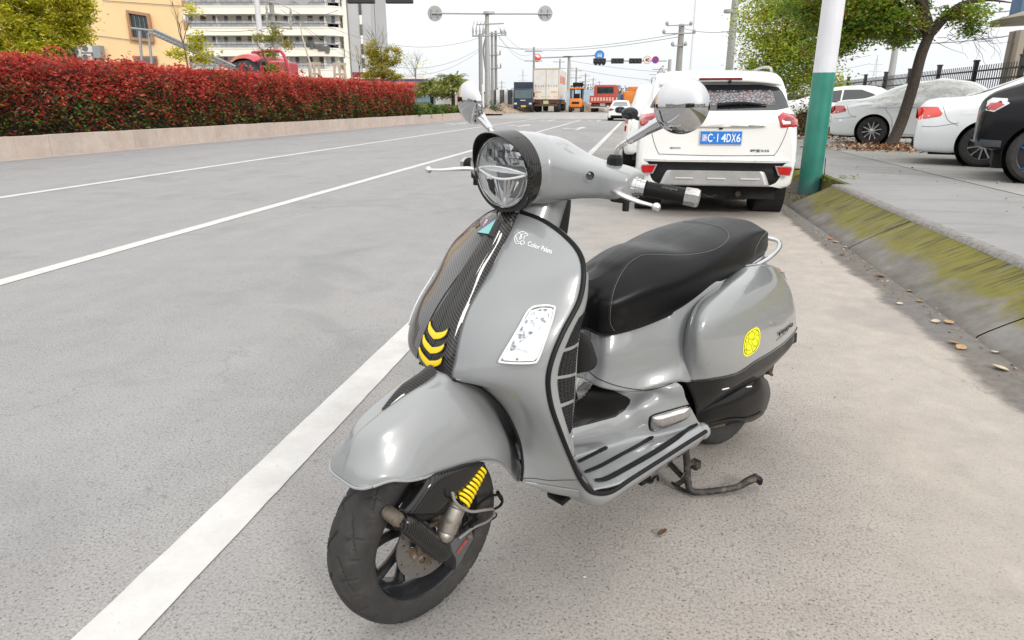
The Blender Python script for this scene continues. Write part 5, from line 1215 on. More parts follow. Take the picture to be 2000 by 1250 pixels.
q = MB(); q.box2((-1.27, -.05, 3.85), (1.27, .02, 3.98)); q.build('top_rail', simple('bar_tan', (.4, .33, .24), .6), bx)
q = MB(); text_on(q, '浙C·L8462', (0, -.045, 2.35), (1, 0, 0), (0, 0, 1), w=1.9, h=.26, bold=.02) if False else None
random.seed(9)
q = MB()
for k in range(9):
    for (a, b_, w, h) in ((-.02, .06, .13, .03), (0, .0, .03, .16), (.01, -.06, .12, .03)):
        if random.random() < .8: q.box((-1.0+.25*k+a, -.045, 2.40+b_), (w, .01, h))
q.build('faded_lettering', simple('letter_grey', (.12, .12, .13), .7), bx, kind='stuff')
q = MB()
for x in (-.95, .55): q.box((x+.2, -.046, 1.85), (.55, .012, .14))
for x in (-1.2, -.5, .1, .75): q.box((x+.2, -.046, 1.42), (.28, .012, .06))
q.build('reflective_strip', simple('strip_orange', (.75, .35, .06), .5), bx, kind='stuff')
q = MB()
for k in range(4): q.box((1.255, 1.5+1.5*k, 3.0), (.012, .9, .7))
q.build('side_print', simple('print_red', (.50, .12, .06), .6), bx, kind='stuff')
q = MB(); q.box2((-1.15, .1, .75), (1.15, 10, 1.15)); q.box2((-1.1, -.05, .55), (1.1, .1, .72)); q.build('chassis', RUST, bx)
q = MB(); q.box2((-1.2, 8.3, .7), (1.2, 10.2, 3.2), .2); q.build('cab', CARGO, bx)
q = MB(); q.box((0, -.06, .9), (.5, .03, .3)); q.build('number_plate', simple('plate_pale', (.5, .42, .22), .5), bx)
for s in (-1, 1):
    q = MB(); q.box((s*.85, -.05, .92), (.45, .04, .22)); q.build('tail_lamp', REDL2, bx)
    for y in (1.2, 2.4, 8.5): q = MB(); q.lathe([(0, -.25), (.48, -.25), (.5, 0), (.48, .25), (0, .25)], (s*.95, y, .5), (1, 0, 0), 20); q.build('wheel', CARTY, bx)
fk = truck_at('forklift', 1124, 218, 68, RAD(-10), 'orange forklift seen from behind between the box lorry and the red lorry', 'forklift')
q = MB(); q.box2((-.62, 0, .35), (.62, 1.9, 1.15), .12); q.build('body', ORNG, fk, True)
q = MB(); q.box2((-.62, -.25, .45), (.62, .3, 1.25), .15); q.build('counterweight', ORNG, fk, True)
q = MB(); q.box2((-.35, -.27, .75), (.35, -.22, .95)); q.build('weight_slot', BLKP, fk)
for (x, y) in ((-.55, .3), (.55, .3), (-.55, 1.7), (.55, 1.7)): q = MB(); q.tube([(x, y, 1.1), (x, y, 2.15)], .045, 6); q.build('guard_post', BLKP, fk, True)
q = MB(); q.box2((-.62, .2, 2.12), (.62, 1.9, 2.24), .03); q.build('overhead_guard', ORNG, fk)
for x in (-.35, .35): q = MB(); q.box2((x-.06, 2.0, .1), (x+.06, 2.15, 2.75)); q.build('mast_rail', BLKP, fk)
q = MB(); q.box2((-.5, 2.0, 2.35), (.5, 2.1, 2.75)); q.build('load_backrest', BLKP, fk); q = MB(); q.box2((-.3, .6, 1.1), (.3, 1.1, 1.7), .08); q.build('seat', BLKP, fk)
for s in (-1, 1):
    for y in (.15, 1.6): q = MB(); q.lathe([(0, -.12), (.30, -.12), (.32, 0), (.30, .12), (0, .12)], (s*.55, y, .32), (1, 0, 0), 18); q.build('wheel', CARTY, fk)
rt = truck_at('red_lorry', 1177, 218, 68, RAD(-12), 'dusty red tipper lorry seen from behind right of the forklift')
q = MB(); q.box2((-1.15, 2.4, 1.1), (1.15, 4.2, 2.55), .2); q.build('cab', DRED, rt, True)
q = MB(); q.box2((-.8, 2.36, 1.75), (.8, 2.41, 2.35), .02); q.build('rear_window', GLASS, rt)
q = MB(); q.box2((-1.2, -.4, 1.0), (1.2, 2.3, 1.35), .03); q.build('cargo_bed', CARGO, rt)
q = MB(); q.box2((-1.25, -.5, .85), (1.25, -.38, 1.5), .02); tgx = q.build('tailgate', DRED, rt)
q = MB(); random.seed(3)
for k in range(8): q.box((-1.0+.28*k, -.52, 1.18), (.2, .02, .34)); 
q.build('tailgate_lettering', simple('letter_pink', (.62, .34, .28), .7), tgx, kind='stuff')
q = MB(); q.box2((-1.0, -.3, .5), (1.0, 3.8, .9)); q.build('chassis', RUST, rt)
q = MB(); q.box2((-1.15, -.45, .38), (1.15, -.35, .5)); q.build('rear_bar', simple('bar_pale', (.4, .38, .35), .6), rt)
q = MB(); q.box((0, -.42, .68), (.5, .03, .25)); q.build('number_plate', simple('plate_grey', (.3, .3, .3), .5), rt)
for s in (-1, 1):
    q = MB(); q.box((s*.75, -.42, .7), (.3, .03, .14)); q.build('tail_lamp', REDL2, rt)
    for y in (.5, 3.3): q = MB(); q.lathe([(0, -.22), (.42, -.22), (.44, 0), (.42, .22), (0, .22)], (s*.92, y, .44), (1, 0, 0), 18); q.build('wheel', CARTY, rt)
om = truck_at('orange_machine', 1237, 200, 80, 0, 'small orange road machine far behind the white sedan roof', 'machine')
q = MB(); q.box2((-1.1, 0, .8), (1.1, 2.5, 2.1), .15); q.build('body', ORNG, om, True); q = MB(); q.box2((-.5, .2, 2.0), (.6, 1.2, 2.6), .1); q.build('cab', ORNG, om, True); q = MB(); q.box2((-2.2, .6, 1.2), (-1.0, 1.2, 1.8), .1); q.build('blue_tank', simple('tank_blue', (.08, .15, .28), .5), om)
for s in (-1, 1): q = MB(); q.lathe([(0, -.2), (.5, -.2), (.5, .2), (0, .2)], (s*.9, .6, .5), (1, 0, 0), 16); q.build('wheel', CARTY, om)
# rubble heaps, blue-white hoarding, tan earth bank
def heap(nm, px_, py, Y, w, dpt, h, mat, label, sd):
    p = AT(px_, py, Y); random.seed(sd); V_ = []; m_ = 22
    for i in range(m_):
        for j in range(m_):
            u = -1+2*i/(m_-1); v = -1+2*j/(m_-1); r = min(1, sqrt(u*u+v*v)); z = h*(1-r)**.8*(1+.7*noise.noise(Vector((u*3+sd, v*3, sd))))-.05+.10*h*noise.noise(Vector((u*9, v*9, sd)))
            V_.append((u*w/2, v*dpt/2, z))
    o = mk(nm, V_, gridfaces(m_, m_), mat, None, False); o.location = (p.x, p.y, ground_z(Y)); return tag(o, label, 'heap', kind='stuff')
EARTH = dirt_mat('earth_tan', (.22, .15, .10), (.34, .26, .19), (.42, .36, .30), 3)
heap('rubble_heap', 985, 212, 68.5, 4.2, 3, .75, EARTH, 'pale rubble heap before the white railing', 2); heap('rubble_heap', 950, 215, 66, 3.0, 2.5, .6, EARTH, 'earth heap at the foot of the tall mast', 4); heap('earth_bank', 1145, 213, 74, 5, 4, .9, EARTH, 'brown earth bank between forklift and red lorry', 5); heap('earth_bank', 1210, 205, 90, 16, 6, 2.0, EARTH, 'long tan earth bank behind the far sedan', 6)
hd = AT(1146, 195, 78); q = MB(); q.box2((-2.2, 0, .0), (2.4, .1, 2.2)); o = q.build('hoarding', simple('hoarding_blue', (.36, .46, .55), .6, var=.25, vs=1.5)); o.location = (hd.x, hd.y, GZ); tag(o, 'pale blue and white hoarding between forklift and red lorry', 'hoarding')
# white railing with dark gaps
rl = empty('white_railing', (*AT(990, 200, 72)[:2], GZ), 0, 'white slatted railing on a low wall left of the dark lorry', 'railing')
q = MB(); q.box2((-2.2, 0, 0), (2.8, .2, .7)); q.build('low_wall', CARGO, rl)
for k in range(6): q = MB(); q.box2((-1.9+.82*k, -.02, .7), (-1.55+.82*k, .1, 2.1)); q.build('slat', simple('rail_white', (.7, .7, .7), .6), rl)
q = MB(); q.box2((-2.2, .15, .7), (2.8, .2, 2.1)); q.build('dark_backing', DARKW, rl)
q = MB(); q.box2((-12, 0, 0), (9, .2, 1.9)); o = q.build('site_wall', simple('site_wall_grey', (.35, .34, .33), .8, var=.2, vs=.7)); p = AT(1010, 200, 95); o.location = (p.x, p.y, GZ); tag(o, 'long low grey site wall far behind the lorries', 'wall')


# ================================================================ POST, FENCE, MASTS, SIGNALS, WIRES
def post_mat():
    t = NT('post_paint'); v = t.co('Object'); sep = t.n('ShaderNodeSeparateXYZ'); t.l(v, sep.inputs[0])
    e = t.math('ADD', sep.outputs[2], t.math('MULTIPLY', t.math('SUBTRACT', t.noise(v, 22, 3, .6), .5), .02))
    g = t.ramp(t.noise(v, 3, 6, .65), [(.3, (.012, .15, .115)), (.7, (.022, .215, .16))]); w = t.ramp(t.noise(v, 2, 5, .6), [(.3, (.56, .56, .60)), (.7, (.66, .66, .69))])
    low = t.ramp(t.math('ADD', sep.outputs[2], t.math('MULTIPLY', t.noise(v, 7, 6, .7), .25)), [(.18, 1.0), (.42, 0.0)]); g = t.mix(t.math('MULTIPLY', low, .7), g, (.10, .19, .19))
    n2 = t.ramp(t.noise(v, 26, 5, .75), [(.66, 0.0), (.74, .7)]); g = t.mix(n2, g, (.06, .10, .08))
    x = t.ramp(e, [(.0, 0.0), (.001, 1.0)]); y = t.math('GREATER_THAN', e, 1.615)
    t.col(t.mix(y, g, w)); t.set(Roughness=.42, Coat_Weight=.2); return t.m
pp = rw(2.43, 10.32, .02); lp_ = empty('lamp_post', pp, 0, 'thick lamp post painted green below and white above, standing in the kerb recess', 'lamp post')
q = MB(); q.tube([(0, 0, -.05), (0, 0, .3), (0, 0, 2), (0, 0, 4), (0, 0, 8)], [.150, .149, .142, .135, .11], 40); q.build('shaft', post_mat(), lp_, True)
q = MB(); q.tube([(0, 0, 7.9), (0, -.6, 8.5), (-.6, -1.5, 8.8)], [.06, .05, .04], 8); q.box((-.7, -1.7, 8.8), (.3, .7, .12), None, .04); q.build('lamp_arm', SILV, lp_, True)
q = MB(); q.tube([(.15, -.05, .05), (.155, -.08, .25), (.15, -.06, .5)], .006, 6, 8); q.build('earth_wire', BLKP, lp_, True)
# weeds and litter round the post and in the recess
random.seed(12); it = []
for k in range(70): it.append((rw(2.56+random.gauss(0, .03), 9.9+random.gauss(0, .25), .24+abs(random.gauss(0, .03))), .04, random.choice((0, 1, 1))))
for k in range(26): it.append((rw(2.64+.25*random.random(), 9.75+random.gauss(0, .04), .30+.03*random.random()), .045, 1))
for k in range(220): it.append((rw(2.15+random.uniform(-.25, .4), 9.7+random.uniform(-.5, .4), .02+random.random()*.03), .04, random.choice((0, 2, 2, 1))))
o = leaves('weeds', it, leaf_mats('weed', [(.05, .09, .015), (.14, .18, .02), (.18, .10, .05)])); tag(o, 'weeds and litter round the foot of the green post', 'weeds', kind='stuff')

# black steel fence along the back of the apron
BLKF = simple('fence_black', (.012, .012, .013), .5)
fence = inroad(empty('steel_fence', rw(9.75, 16.0, .29), 0, 'black steel picket fence with square posts along the back of the parking apron', 'fence')); 
posts = [-5.6+2.62*k for k in range(12)]
for k, y in enumerate(posts):
    q = MB(); q.box((0, y, 1.06), (.11, .11, 2.14)); q.box((0, y, 2.15), (.14, .14, .05)); q.build('post', BLKF, fence)
for y0, y1 in zip(posts, posts[1:]):
    for z in (.25, 1.62, 1.86): q = MB(); q.box((0, (y0+y1)/2, z), (.04, y1-y0-.11, .045)); q.build('rail', BLKF, fence)
pk = None; npk = 0
for i, (y0, y1) in enumerate(zip(posts, posts[1:])):
    for k in range(1, 19):
        y = y0+(y1-y0)*k/19; npk += 1
        if pk is None:
            q = MB(); q.box((0, 0, 1.06), (.019, .019, 1.9)); pk = q.build('picket', BLKF, fence); pk.location = (0, y, 0)
        else:
            o = pk.copy(); COL.objects.link(o); o.parent = fence; o.location = (0, y, 0)
# dark low hedge / equipment behind the fence
random.seed(19); it = [(rw(12.5+random.uniform(-1, 1), 18+24*random.random(), .3+1.35*random.random()), .28, random.choice((0, 1, 2))) for k in range(6000)]
o = leaves('fence_shrubs', it, leaf_mats('dark_shrub', [(.015, .022, .012), (.025, .035, .018), (.05, .05, .03)])); tag(o, 'dark clipped shrubs behind the black fence', 'shrubs', kind='stuff')
q = MB(); q.box2((0, 0, 0), (.2, 26, 1.5)); o = q.build('shrub_wall', simple('dim_wall', (.03, .035, .035), .9)); inroad(o); o.location = rw(13.6, 17, .29); tag(o, 'dark low wall behind the shrubs beyond the fence', 'wall')

CONC = simple('pole_concrete', (.27, .265, .255), .9, var=.12, vs=4); GREYP = simple('mast_grey', (.34, .345, .34), .6, .2, var=.08)
def mast(name, x, ybot, ytop, Y, r0, r1, mat, label, cat='pole', group=None, zb=None):
    b_ = AT(x, ybot, Y); t_ = AT(x, ytop, Y); z0 = (0 if Y < 60 else GZ) if zb is None else zb; e = empty(name, (b_.x, b_.y, z0), 0, label, cat, group)
    q = MB(); q.tube([(0, 0, 0), (0, 0, t_.z-z0)], [r0, r1], 14); q.build('shaft', mat, e, True); return e, Vector((b_.x, b_.y, z0))
def rel(p, o): return Vector(p)-o
# tall mast with two round signs seen from behind
m1, o1 = mast('sign_mast', 953, 216, 22, 66, .30, .17, GREYP, 'tall grey mast carrying two round signs seen from behind on long arms', 'sign mast')
q = MB(); q.tube([rel(AT(842,26,66), o1), rel(AT(953,27,66), o1), rel(AT(1076,27,66), o1)], .07, 8); q.build('arm', GREYP, m1, True)
q = MB(); q.lathe([(0, .1), (.5, .08), (.55, -.1), (0, -.12)], rel(AT(955,25,66), o1), (0, 0, 1), 16); q.build('clamp_ring', GREYP, m1, True)
for x in (849, 1065):
    c = rel(AT(x, 26, 66), o1); q = MB(); q.lathe([(0, 0), (.66, 0), (.66, .04), (0, .04)], c+Vector((0, .12, 0)), (0, 1, 0), 32); sg = q.build('round_sign', simple('sign_back_grey', (.36, .365, .37), .6, .3), m1)
    q = MB(); q.box(c+Vector((-.28, .02, 0)), (.06, .1, .7)); q.box(c+Vector((.28, .02, 0)), (.06, .1, .7)); q.build('bracket', GREYP, sg)
for (z, w) in ((48, 1.3),): 
    c = rel(AT(953, z, 65.8), o1); q = MB(); q.tube([c+Vector((-w*.8, 0, 0)), c+Vector((w*1.1, 0, .1))], .06, 6); q.build('crossarm', GREYP, m1)
# transformer poles just left of and behind it
def insul(q, c, h=.5): q.tube([c, c+Vector((0, 0, h*.5)), c+Vector((0, 0, h))], [.05, .09, .03], 6)
up, ou = mast('utility_pole', 940, 216, 66, 64, .20, .16, CONC, 'concrete utility pole with a crowd of insulators just left of the tall mast')
q = MB(); c = rel(AT(935,70,64), ou); q.tube([c+Vector((-.6, 0, 0)), c+Vector((.9, 0, 0))], .07, 6)
for k in range(4): insul(q, c+Vector((-.5+.3*k, 0, 0)), .8); q.tube([c+Vector((-.5+.3*k, 0, .8)), c+Vector((-.35+.3*k, 0, 1.2))], .03, 5)
q.build('insulators', GREYP, up, kind='stuff'); q = MB(); q.tube([c+Vector((.6, 0, -.2)), c+Vector((.4, 0, -1.2)), c+Vector((.6, 0, -3))], .08, 6, 8); q.build('cable_sleeve', simple('cable_bluegrey', (.16, .2, .24), .6), up, True)
for (x, yt, Y, lab) in ((962, 62, 72, 'slim utility pole left of a close pair right of the tall mast'), (969, 60, 72.5, 'slim utility pole right of a close pair right of the tall mast')):
    e, oo = mast('utility_pole', x, 214, yt, Y, .16, .12, CONC, lab)
    q = MB(); 
    for yy, w in ((66, 1.6), (70, 1.9), (108, .8), (134, .9)): c = rel(AT(x, yy, Y-.2), oo); q.tube([c+Vector((-w/2, 0, 0)), c+Vector((w/2, 0, .05))], .05, 5); insul(q, c+Vector((-w/2, 0, 0))); insul(q, c+Vector((w/2, 0, 0)))
    q.build('crossarms', GREYP, e, kind='stuff')
e, oo = mast('white_post', 943, 206, 165, 62, .10, .10, simple('post_white', (.66, .67, .68), .5), 'short white and green post just right of the left scooter mirror', zb=0.02)
q = MB(); q.tube([(0, 0, 0), (0, 0, .9)], .104, 12); q.build('green_band', simple('band_green', (.02, .25, .18), .5), e, True)
# second mast with a red and white sign and a blue bus sign
m2, o2 = mast('sign_mast', 1109, 214, 110, 100, .26, .18, GREYP, 'mid-distance mast with a red round sign left and a blue bus sign right', 'sign mast')
q = MB(); q.tube([rel(AT(1050,113,100), o2), rel(AT(1109,111,100), o2), rel(AT(1168,108,100), o2)], .09, 6); q.lathe([(0, .1), (.7, 0), (0, -.1)], rel(AT(1109,110,100), o2), (0, 0, 1), 12); q.build('arm', GREYP, m2, True)
def rsign(parent, c, r, mats, nm='round_sign'):
    q = MB(); q.lathe([(0, 0), (r, 0), (r, .05), (0, .05)], c, (0, -1, 0), 32); s = q.build(nm, mats[0], parent); 
    if len(mats) > 1: q = MB(); q.disc(c+Vector((0, -.056, 0)), (0, -1, 0), r*.86, 32); q.build('sign_face', mats[1], s)
    return s
RS = simple('sign_red', (.62, .04, .03), .45); WS = simple('sign_white', (.68, .68, .68), .45); BS = simple('sign_blue_face', (.03, .20, .50), .45); BS2 = simple('sign_violet', (.06, .04, .30), .45); KS = simple('sign_black', (.02, .02, .02), .5)
c = rel(AT(1049, 113, 99.5), o2); s_ = rsign(m2, c, .55, (RS,)); q = MB(); q.add([c+Vector((-.1, -.06, .1)), c+Vector((-.32, -.06, .36)), c+Vector((.05, -.06, .48)), c+Vector((.32, -.06, .3)), c+Vector((.44, -.06, .05)), c+Vector((.13, -.06, .0))], [(0, 1, 2, 3, 4, 5)]); q.build('sign_face', WS, s_)
c = rel(AT(1171, 108, 99.5), o2); s_ = rsign(m2, c, .66, (BS, BS)); q = MB(); q.box(c+Vector((0, -.07, .03)), (.56, .01, .34)); q.box(c+Vector((-.2, -.07, -.18)), (.1, .01, .08)); q.box(c+Vector((.2, -.07, -.18)), (.1, .01, .08)); q.build('bus_symbol', WS, s_); q = MB(); q.box(c+Vector((0, -.085, .07)), (.44, .01, .13)); q.build('bus_window', BS, s_)
# signal gantry on the right
m3, o3 = mast('signal_gantry', 1302, 214, 116, 76, .24, .17, GREYP, 'signal gantry from the right with three dark signal boxes and two round signs', 'traffic signal')
q = MB(); q.tube([rel(AT(1302,119,76), o3), rel(AT(1160,119,76), o3)], .06, 6); q.build('arm', GREYP, m3, True)
for x, w in ((1171, 24), (1206, 24), (1241, 24)):
    c = rel(AT(x, 119, 75.6), o3); q = MB(); q.box(c, (1.32, .25, .52), None, .05); s_ = q.build('signal_box', KS, m3)
    for k in (-1, 0, 1): q = MB(); q.lathe([(0, 0), (.15, .0), (.19, .14), (.17, .14)], c+Vector((.40*k, -.13, 0)), (0, -1, 0), 12); q.build('signal_lens', simple('lens_off', (.04, .04, .045), .2), s_, True)
    if x == 1171:
        q = MB()
        for k in range(3): q.lathe([(0, 0), (.18, 0), (.18, .1)], c+Vector((.40*(k-1), -.1, -.28)), (0, -1, 0), 10)
        q.build('lower_hoods', KS, s_)
c = rel(AT(1264, 117, 75.6), o3); s_ = rsign(m3, c, .40, (RS, WS)); q = MB(); text_on(q, '40', c+Vector((0, -.065, 0)), (1, 0, 0), (0, 0, 1), w=.46, h=.40, bold=.03); q.build('numerals', KS, s_)
c = rel(AT(1280, 117, 75.6), o3); s_ = rsign(m3, c, .37, (RS, BS2)); q = MB(); q.tube([c+Vector((-.22, -.06, .22)), c+Vector((.22, -.06, -.22))], .03, 4); q.build('slash', RS, s_)
# overhead signals whose undersides touch the top edge, with their pole at the left
m4, o4 = mast('signal_gantry', 519, 170, -20, 44, .24, .15, simple('mast_white', (.58, .59, .60), .5, var=.06), 'tall white mast at the left whose arm holds dark signal boxes along the top edge', 'traffic signal')
q = MB(); q.tube([rel(AT(512,-12,44), o4), rel(AT(800,-10,44), o4)], .09, 8); q.build('arm', GREYP, m4, True)
for x in (705, 780):
    c = rel(AT(x, -5, 43.7), o4); q = MB(); q.box(c, (1.62, .3, .66), None, .05); q.build('signal_box', KS, m4)
for x in (553, 591):
    c = rel(AT(x, -8, 43.6), o4); q = MB(); q.lathe([(0, 0), (.50, 0), (.50, .04), (0, .04)], c, (0, -1, 0), 28); q.build('round_sign', simple('sign_back_grey', (.36, .365, .37), .6, .3), m4)
e, oo = mast('utility_pole', 545, 160, -5, 50, .22, .15, CONC, 'concrete utility pole with stacked crossarms right of the tall white mast')
q = MB()
for yy in (6, 28, 44, 54): c = rel(AT(545, yy, 49.7), oo); q.tube([c+Vector((-.9, 0, .1)), c+Vector((.9, 0, -.1))], .05, 5); insul(q, c+Vector((-.8, 0, .1))); insul(q, c+Vector((.8, 0, -.1)))
q.build('crossarms', GREYP, e, kind='stuff')
# poles on the right of centre
e, oo = mast('utility_pole', 1323, 170, 47, 34, .17, .13, CONC, 'grey utility pole with crossarms just right of the signal gantry', zb=.29)
q = MB()
for yy, w in ((50, 1.1), (66, 1.4), (90, .6)): c = rel(AT(1326, yy, 33.8), oo); q.tube([c+Vector((-w/2, 0, 0)), c+Vector((w/2, 0, .03))], .03, 5); insul(q, c+Vector((-w/2, 0, 0)), .2); insul(q, c+Vector((w/2, 0, 0)), .2)
q.build('crossarms', GREYP, e, kind='stuff')
e, oo = mast('slim_mast', 1346, 170, -20, 40, .055, .05, simple('mast_pale', (.62, .63, .65), .5), 'very slim pale mast rising behind the sport utility roof', zb=.29)
e, oo = mast('steel_mast', 1421, 170, -20, 30, .17, .14, GREYP, 'grey steel mast with a collar rising right behind the sport utility roof', zb=.29)
q = MB(); q.lathe([(.15, -.06), (.20, -.06), (.20, .06), (.15, .06)], rel(AT(1423, 22, 30), oo), (0, 0, 1), 12); q.build('collar', GREYP, e)
e, oo = mast('utility_pole', 1740, 150, 72, 60, .32, .22, GREYP, 'grey pole rising behind the black fence left of the dark tree', zb=.29)
# receding rows of small poles
far_g = 'distant utility poles receding along the road'
for i, (x, yt, Y, lab) in enumerate(((1042, 92, 90, 'distant utility pole just left of the red round sign'), (1124, 132, 120, 'distant utility pole right of the mid mast'), (1142, 143, 150, 'third small utility pole right of the mid mast'), (1157, 152, 190, 'small utility pole above the red lorry'), (1169, 158, 240, 'tiny utility pole above the red lorry cab'), (1092, 115, 130, 'distant utility pole behind the box lorry'), (1290, 128, 100, 'distant utility pole left of the gantry foot'), (1281, 140, 130, 'small utility pole left of the gantry foot'), (1270, 152, 180, 'tiny utility pole above the white far car'), (980, 158, 200, 'tiny utility pole above the white railing'))):
    e, oo = mast('distant_pole', x, 204, yt, Y, .17, .12, CONC, lab, 'pole', far_g)
    q = MB(); 
    for dz in (.5, 1.6): c = rel(AT(x, yt, Y), oo)-Vector((0, 0, dz)); q.tube([c+Vector((-1.1, -.1, 0)), c+Vector((1.1, -.1, 0))], .06, 4)
    q.build('crossarms', GREYP, e, kind='stuff')
for i, (x, yt, Y, lab) in enumerate(((1021, 134, 420, 'faint lattice pylon left of the box lorry'), (1112, 118, 420, 'faint lattice pylon behind the mid mast'), (1700, 108, 400, 'faint lattice pylon over the black fence'))):
    b_ = AT(x, 200, Y); t_ = AT(x, yt, Y); e = empty('lattice_pylon', (b_.x, b_.y, GZ), 0, lab, 'pylon', 'faint pylons on the skyline'); h = t_.z-GZ; q = MB()
    for s in (-1, 1): q.tube([(s*h*.09, 0, 0), (s*h*.03, 0, h*.6), (0, 0, h)], .12, 4)
    for k in range(9): z0 = h*k/9; z1 = h*(k+1)/9; w0 = h*(.09-.075*k/9); w1 = h*(.09-.075*(k+1)/9); q.tube([(-w0, 0, z0), (w1, 0, z1)], .08, 4); q.tube([(w0, 0, z0), (-w1, 0, z1)], .08, 4)
    for z in (.68, .82): q.tube([(-h*.14, 0, h*z), (h*.14, 0, h*z)], .12, 4)
    q.build('lattice', simple('pylon_pale', (.5, .53, .56), .8), e)
# overhead wires
WIRE = simple('wire_grey', (.24, .245, .25), .6)
def wire(a, b_, sag, r, label, n=24, grp='overhead wires'):
    a = Vector(a); b_ = Vector(b_); q = MB(); q.tube([a.lerp(b_, i/n)+Vector((0, 0, -sag*4*(i/n)*(1-i/n))) for i in range(n+1)], r, 4); return tag(q.build('wire', WIRE, None), label, 'wire', grp)
wire(AT(545,6,50), AT(935,74,64), 1.6, .016, 'upper wire sagging from the left utility pole to the insulator pole')
wire(AT(548,18,50), AT(938,94,64), 2.6, .016, 'lower wire sagging from the left utility pole to the insulator pole')
wire(AT(560,28,50), AT(938,98,64), 2.9, .014, 'lowest of three wires sagging left of the tall mast')
wire(AT(963,88,72), AT(1325,66,34), .5, .014, 'upper of two wires crossing from the pole pair to the right pole')
wire(AT(963,88,72), AT(1325,72,34), .55, .014, 'lower of two wires crossing from the pole pair to the right pole')
wire(AT(972,50,66), AT(1042,96,90), .8, .016, 'wire falling from the tall mast to the distant pole, highest')
wire(AT(974,70,72), AT(1042,104,90), .9, .016, 'wire falling from the tall mast to the distant pole, middle')
wire(AT(974,72,72), AT(1042,118,90), .8, .016, 'wire falling from the tall mast to the distant pole, lowest')
wire(AT(1112,118,420), AT(1700,108,400), 8, .10, 'long faint high-voltage wire spanning the sky right of centre, upper')
wire(AT(1112,132,420), AT(1700,124,400), 9, .10, 'long faint high-voltage wire spanning the sky right of centre, lower')
wire(AT(1325,52,34), AT(1560,22,22), .4, .012, 'wire from the right utility pole towards the trees')
wire(AT(1680,75,60), AT(2030,60,40), .5, .03, 'upper wire over the black fence right of the dark tree')
wire(AT(1760,22,60), AT(2030,14,40), .3, .03, 'high wire above the fence near the canopy')
wire(AT(400,60,60), AT(660,20,50), .5, .02, 'thin wire slanting across the apartment balconies')
# fallen leaves: each one its own curled blade
LFM = [simple('dead_leaf_rust', (.30, .10, .03), .7, var=.3, vs=40), simple('dead_leaf_tan', (.38, .24, .12), .7, var=.25, vs=40), simple('dead_leaf_brown', (.12, .06, .03), .8, var=.3, vs=40), simple('dead_leaf_pale', (.46, .38, .28), .7, var=.2, vs=40)]
def dleaf(p, s, a, mi, label=None, curl=.3):
    V_ = []; m_ = 7
    for i in range(m_):
        t = i/(m_-1); w = sin(pi*min(1, t*.96+.02))**.8*.42*s
        for j in (-1, -.4, .4, 1): V_.append(((t-.5)*s, j*w, (curl*s*(.5*(t-.5)**2*2+.35*j*j*(w/s/.4)**1)+.004)))
    o = mk('fallen_leaf', V_, gridfaces(m_, 4), LFM[mi], None, True); solid(o, .0012); o.location = Vector(p)+Vector((0, 0, .002)); o.rotation_euler = (random.uniform(-.2, .2), random.uniform(-.15, .15), a)
    if label: tag(o, label, 'leaf', 'dry leaves lying in the gutter')
    return o
random.seed(40)
LV = [((1718,541), .10, 0, 'rust brown dry leaf in the gutter, farthest large one'), ((1776,570), .065, 3, 'pale curled dry leaf right after the rust brown one'), ((1796,590), .07, 1, 'tan dry leaf halfway along the gutter'), ((1827,630), .075, 3, 'small pale leaf left of the big orange tan leaf'), ((1852,632), .10, 1, 'big orange tan dry leaf against the kerb foot'), ((1862,672), .08, 1, 'torn tan leaf nearer than the big orange one'), ((1876,681), .09, 1, 'reddish tan dry leaf pair partner at the gutter bend'), ((1942,690), .06, 3, 'small pink tan leaf at the kerb foot'), ((1952,722), .11, 3, 'large pale crumpled leaf nearest the right edge'), ((1632,474), .09, 1, 'tan leaf among the far gutter litter'), ((1622,468), .08, 0, 'rust leaf among the far gutter litter'), ((1650,484), .06, 3, 'pale leaf past the far gutter litter'), ((1645,499), .07, 2, 'brown leaf by the gutter beyond the grab rail'), ((1757,595), .06, 3, 'thin pale leaf scrap before the tan leaf'), ((1703,524), .05, 3, 'tiny pale leaf scrap beyond the rust brown leaf')]
for (xy, s, mi, lab) in LV:
    g_ = AT(xy[0], xy[1], 4); o_ = Vector((0, 0, 1.24)); d_ = g_-o_; p = o_+d_*(-1.24/d_.z) ; dleaf(p, s*.68, random.random()*6, mi, lab, .35)
c_ = dleaf(Vector((0.4526, 1.7437, -0)), .042, .6, 2, None, .5); c_.scale = (1, .45, 1); tag(c_, 'small dark leaf lying alone on the asphalt before the scooter', 'leaf')
# litter: tiny bits in gutter, on the pavement, under the tree
def litter(name, n, fn, label, s0=.03, s1=.06):
    it = [(fn(), random.uniform(s0, s1), random.choice((0, 1, 2, 2, 3))) for k in range(n)]; o = leaves(name, it, LFM, fold=.1); return tag(o, label, 'litter', kind='stuff')
litter('leaf_litter', 1500, lambda: rw(5.55+random.gauss(0, .65), 16.4+random.gauss(0, .55), .30+abs(random.gauss(0, .03))), 'ring of dry brown leaves round the foot of the leaning tree', .07, .13)
litter('leaf_litter', 400, lambda: rw(5.0+random.gauss(0, 1.2), 20.5+random.gauss(0, .4), .30+abs(random.gauss(0, .02))), 'dry leaves and grass along the verge behind the green post', .07, .13)
litter('gutter_crumbs', 260, lambda: rw(1.83+random.gauss(0, .05), 2+8*random.random(), .005), 'tiny crumbs of leaf and grit along the gutter', .01, .028)
litter('pavement_crumbs', 130, lambda: rw(2.6+6*random.random(), 4+12*random.random(), .295), 'scattered leaf crumbs on the pavement and apron', .02, .05)
litter('road_crumbs', 120, lambda: rw(-.8+2.6*random.random(), 1.2+7*random.random(), .006), 'sparse grit and leaf crumbs on the parking lane', .006, .016)


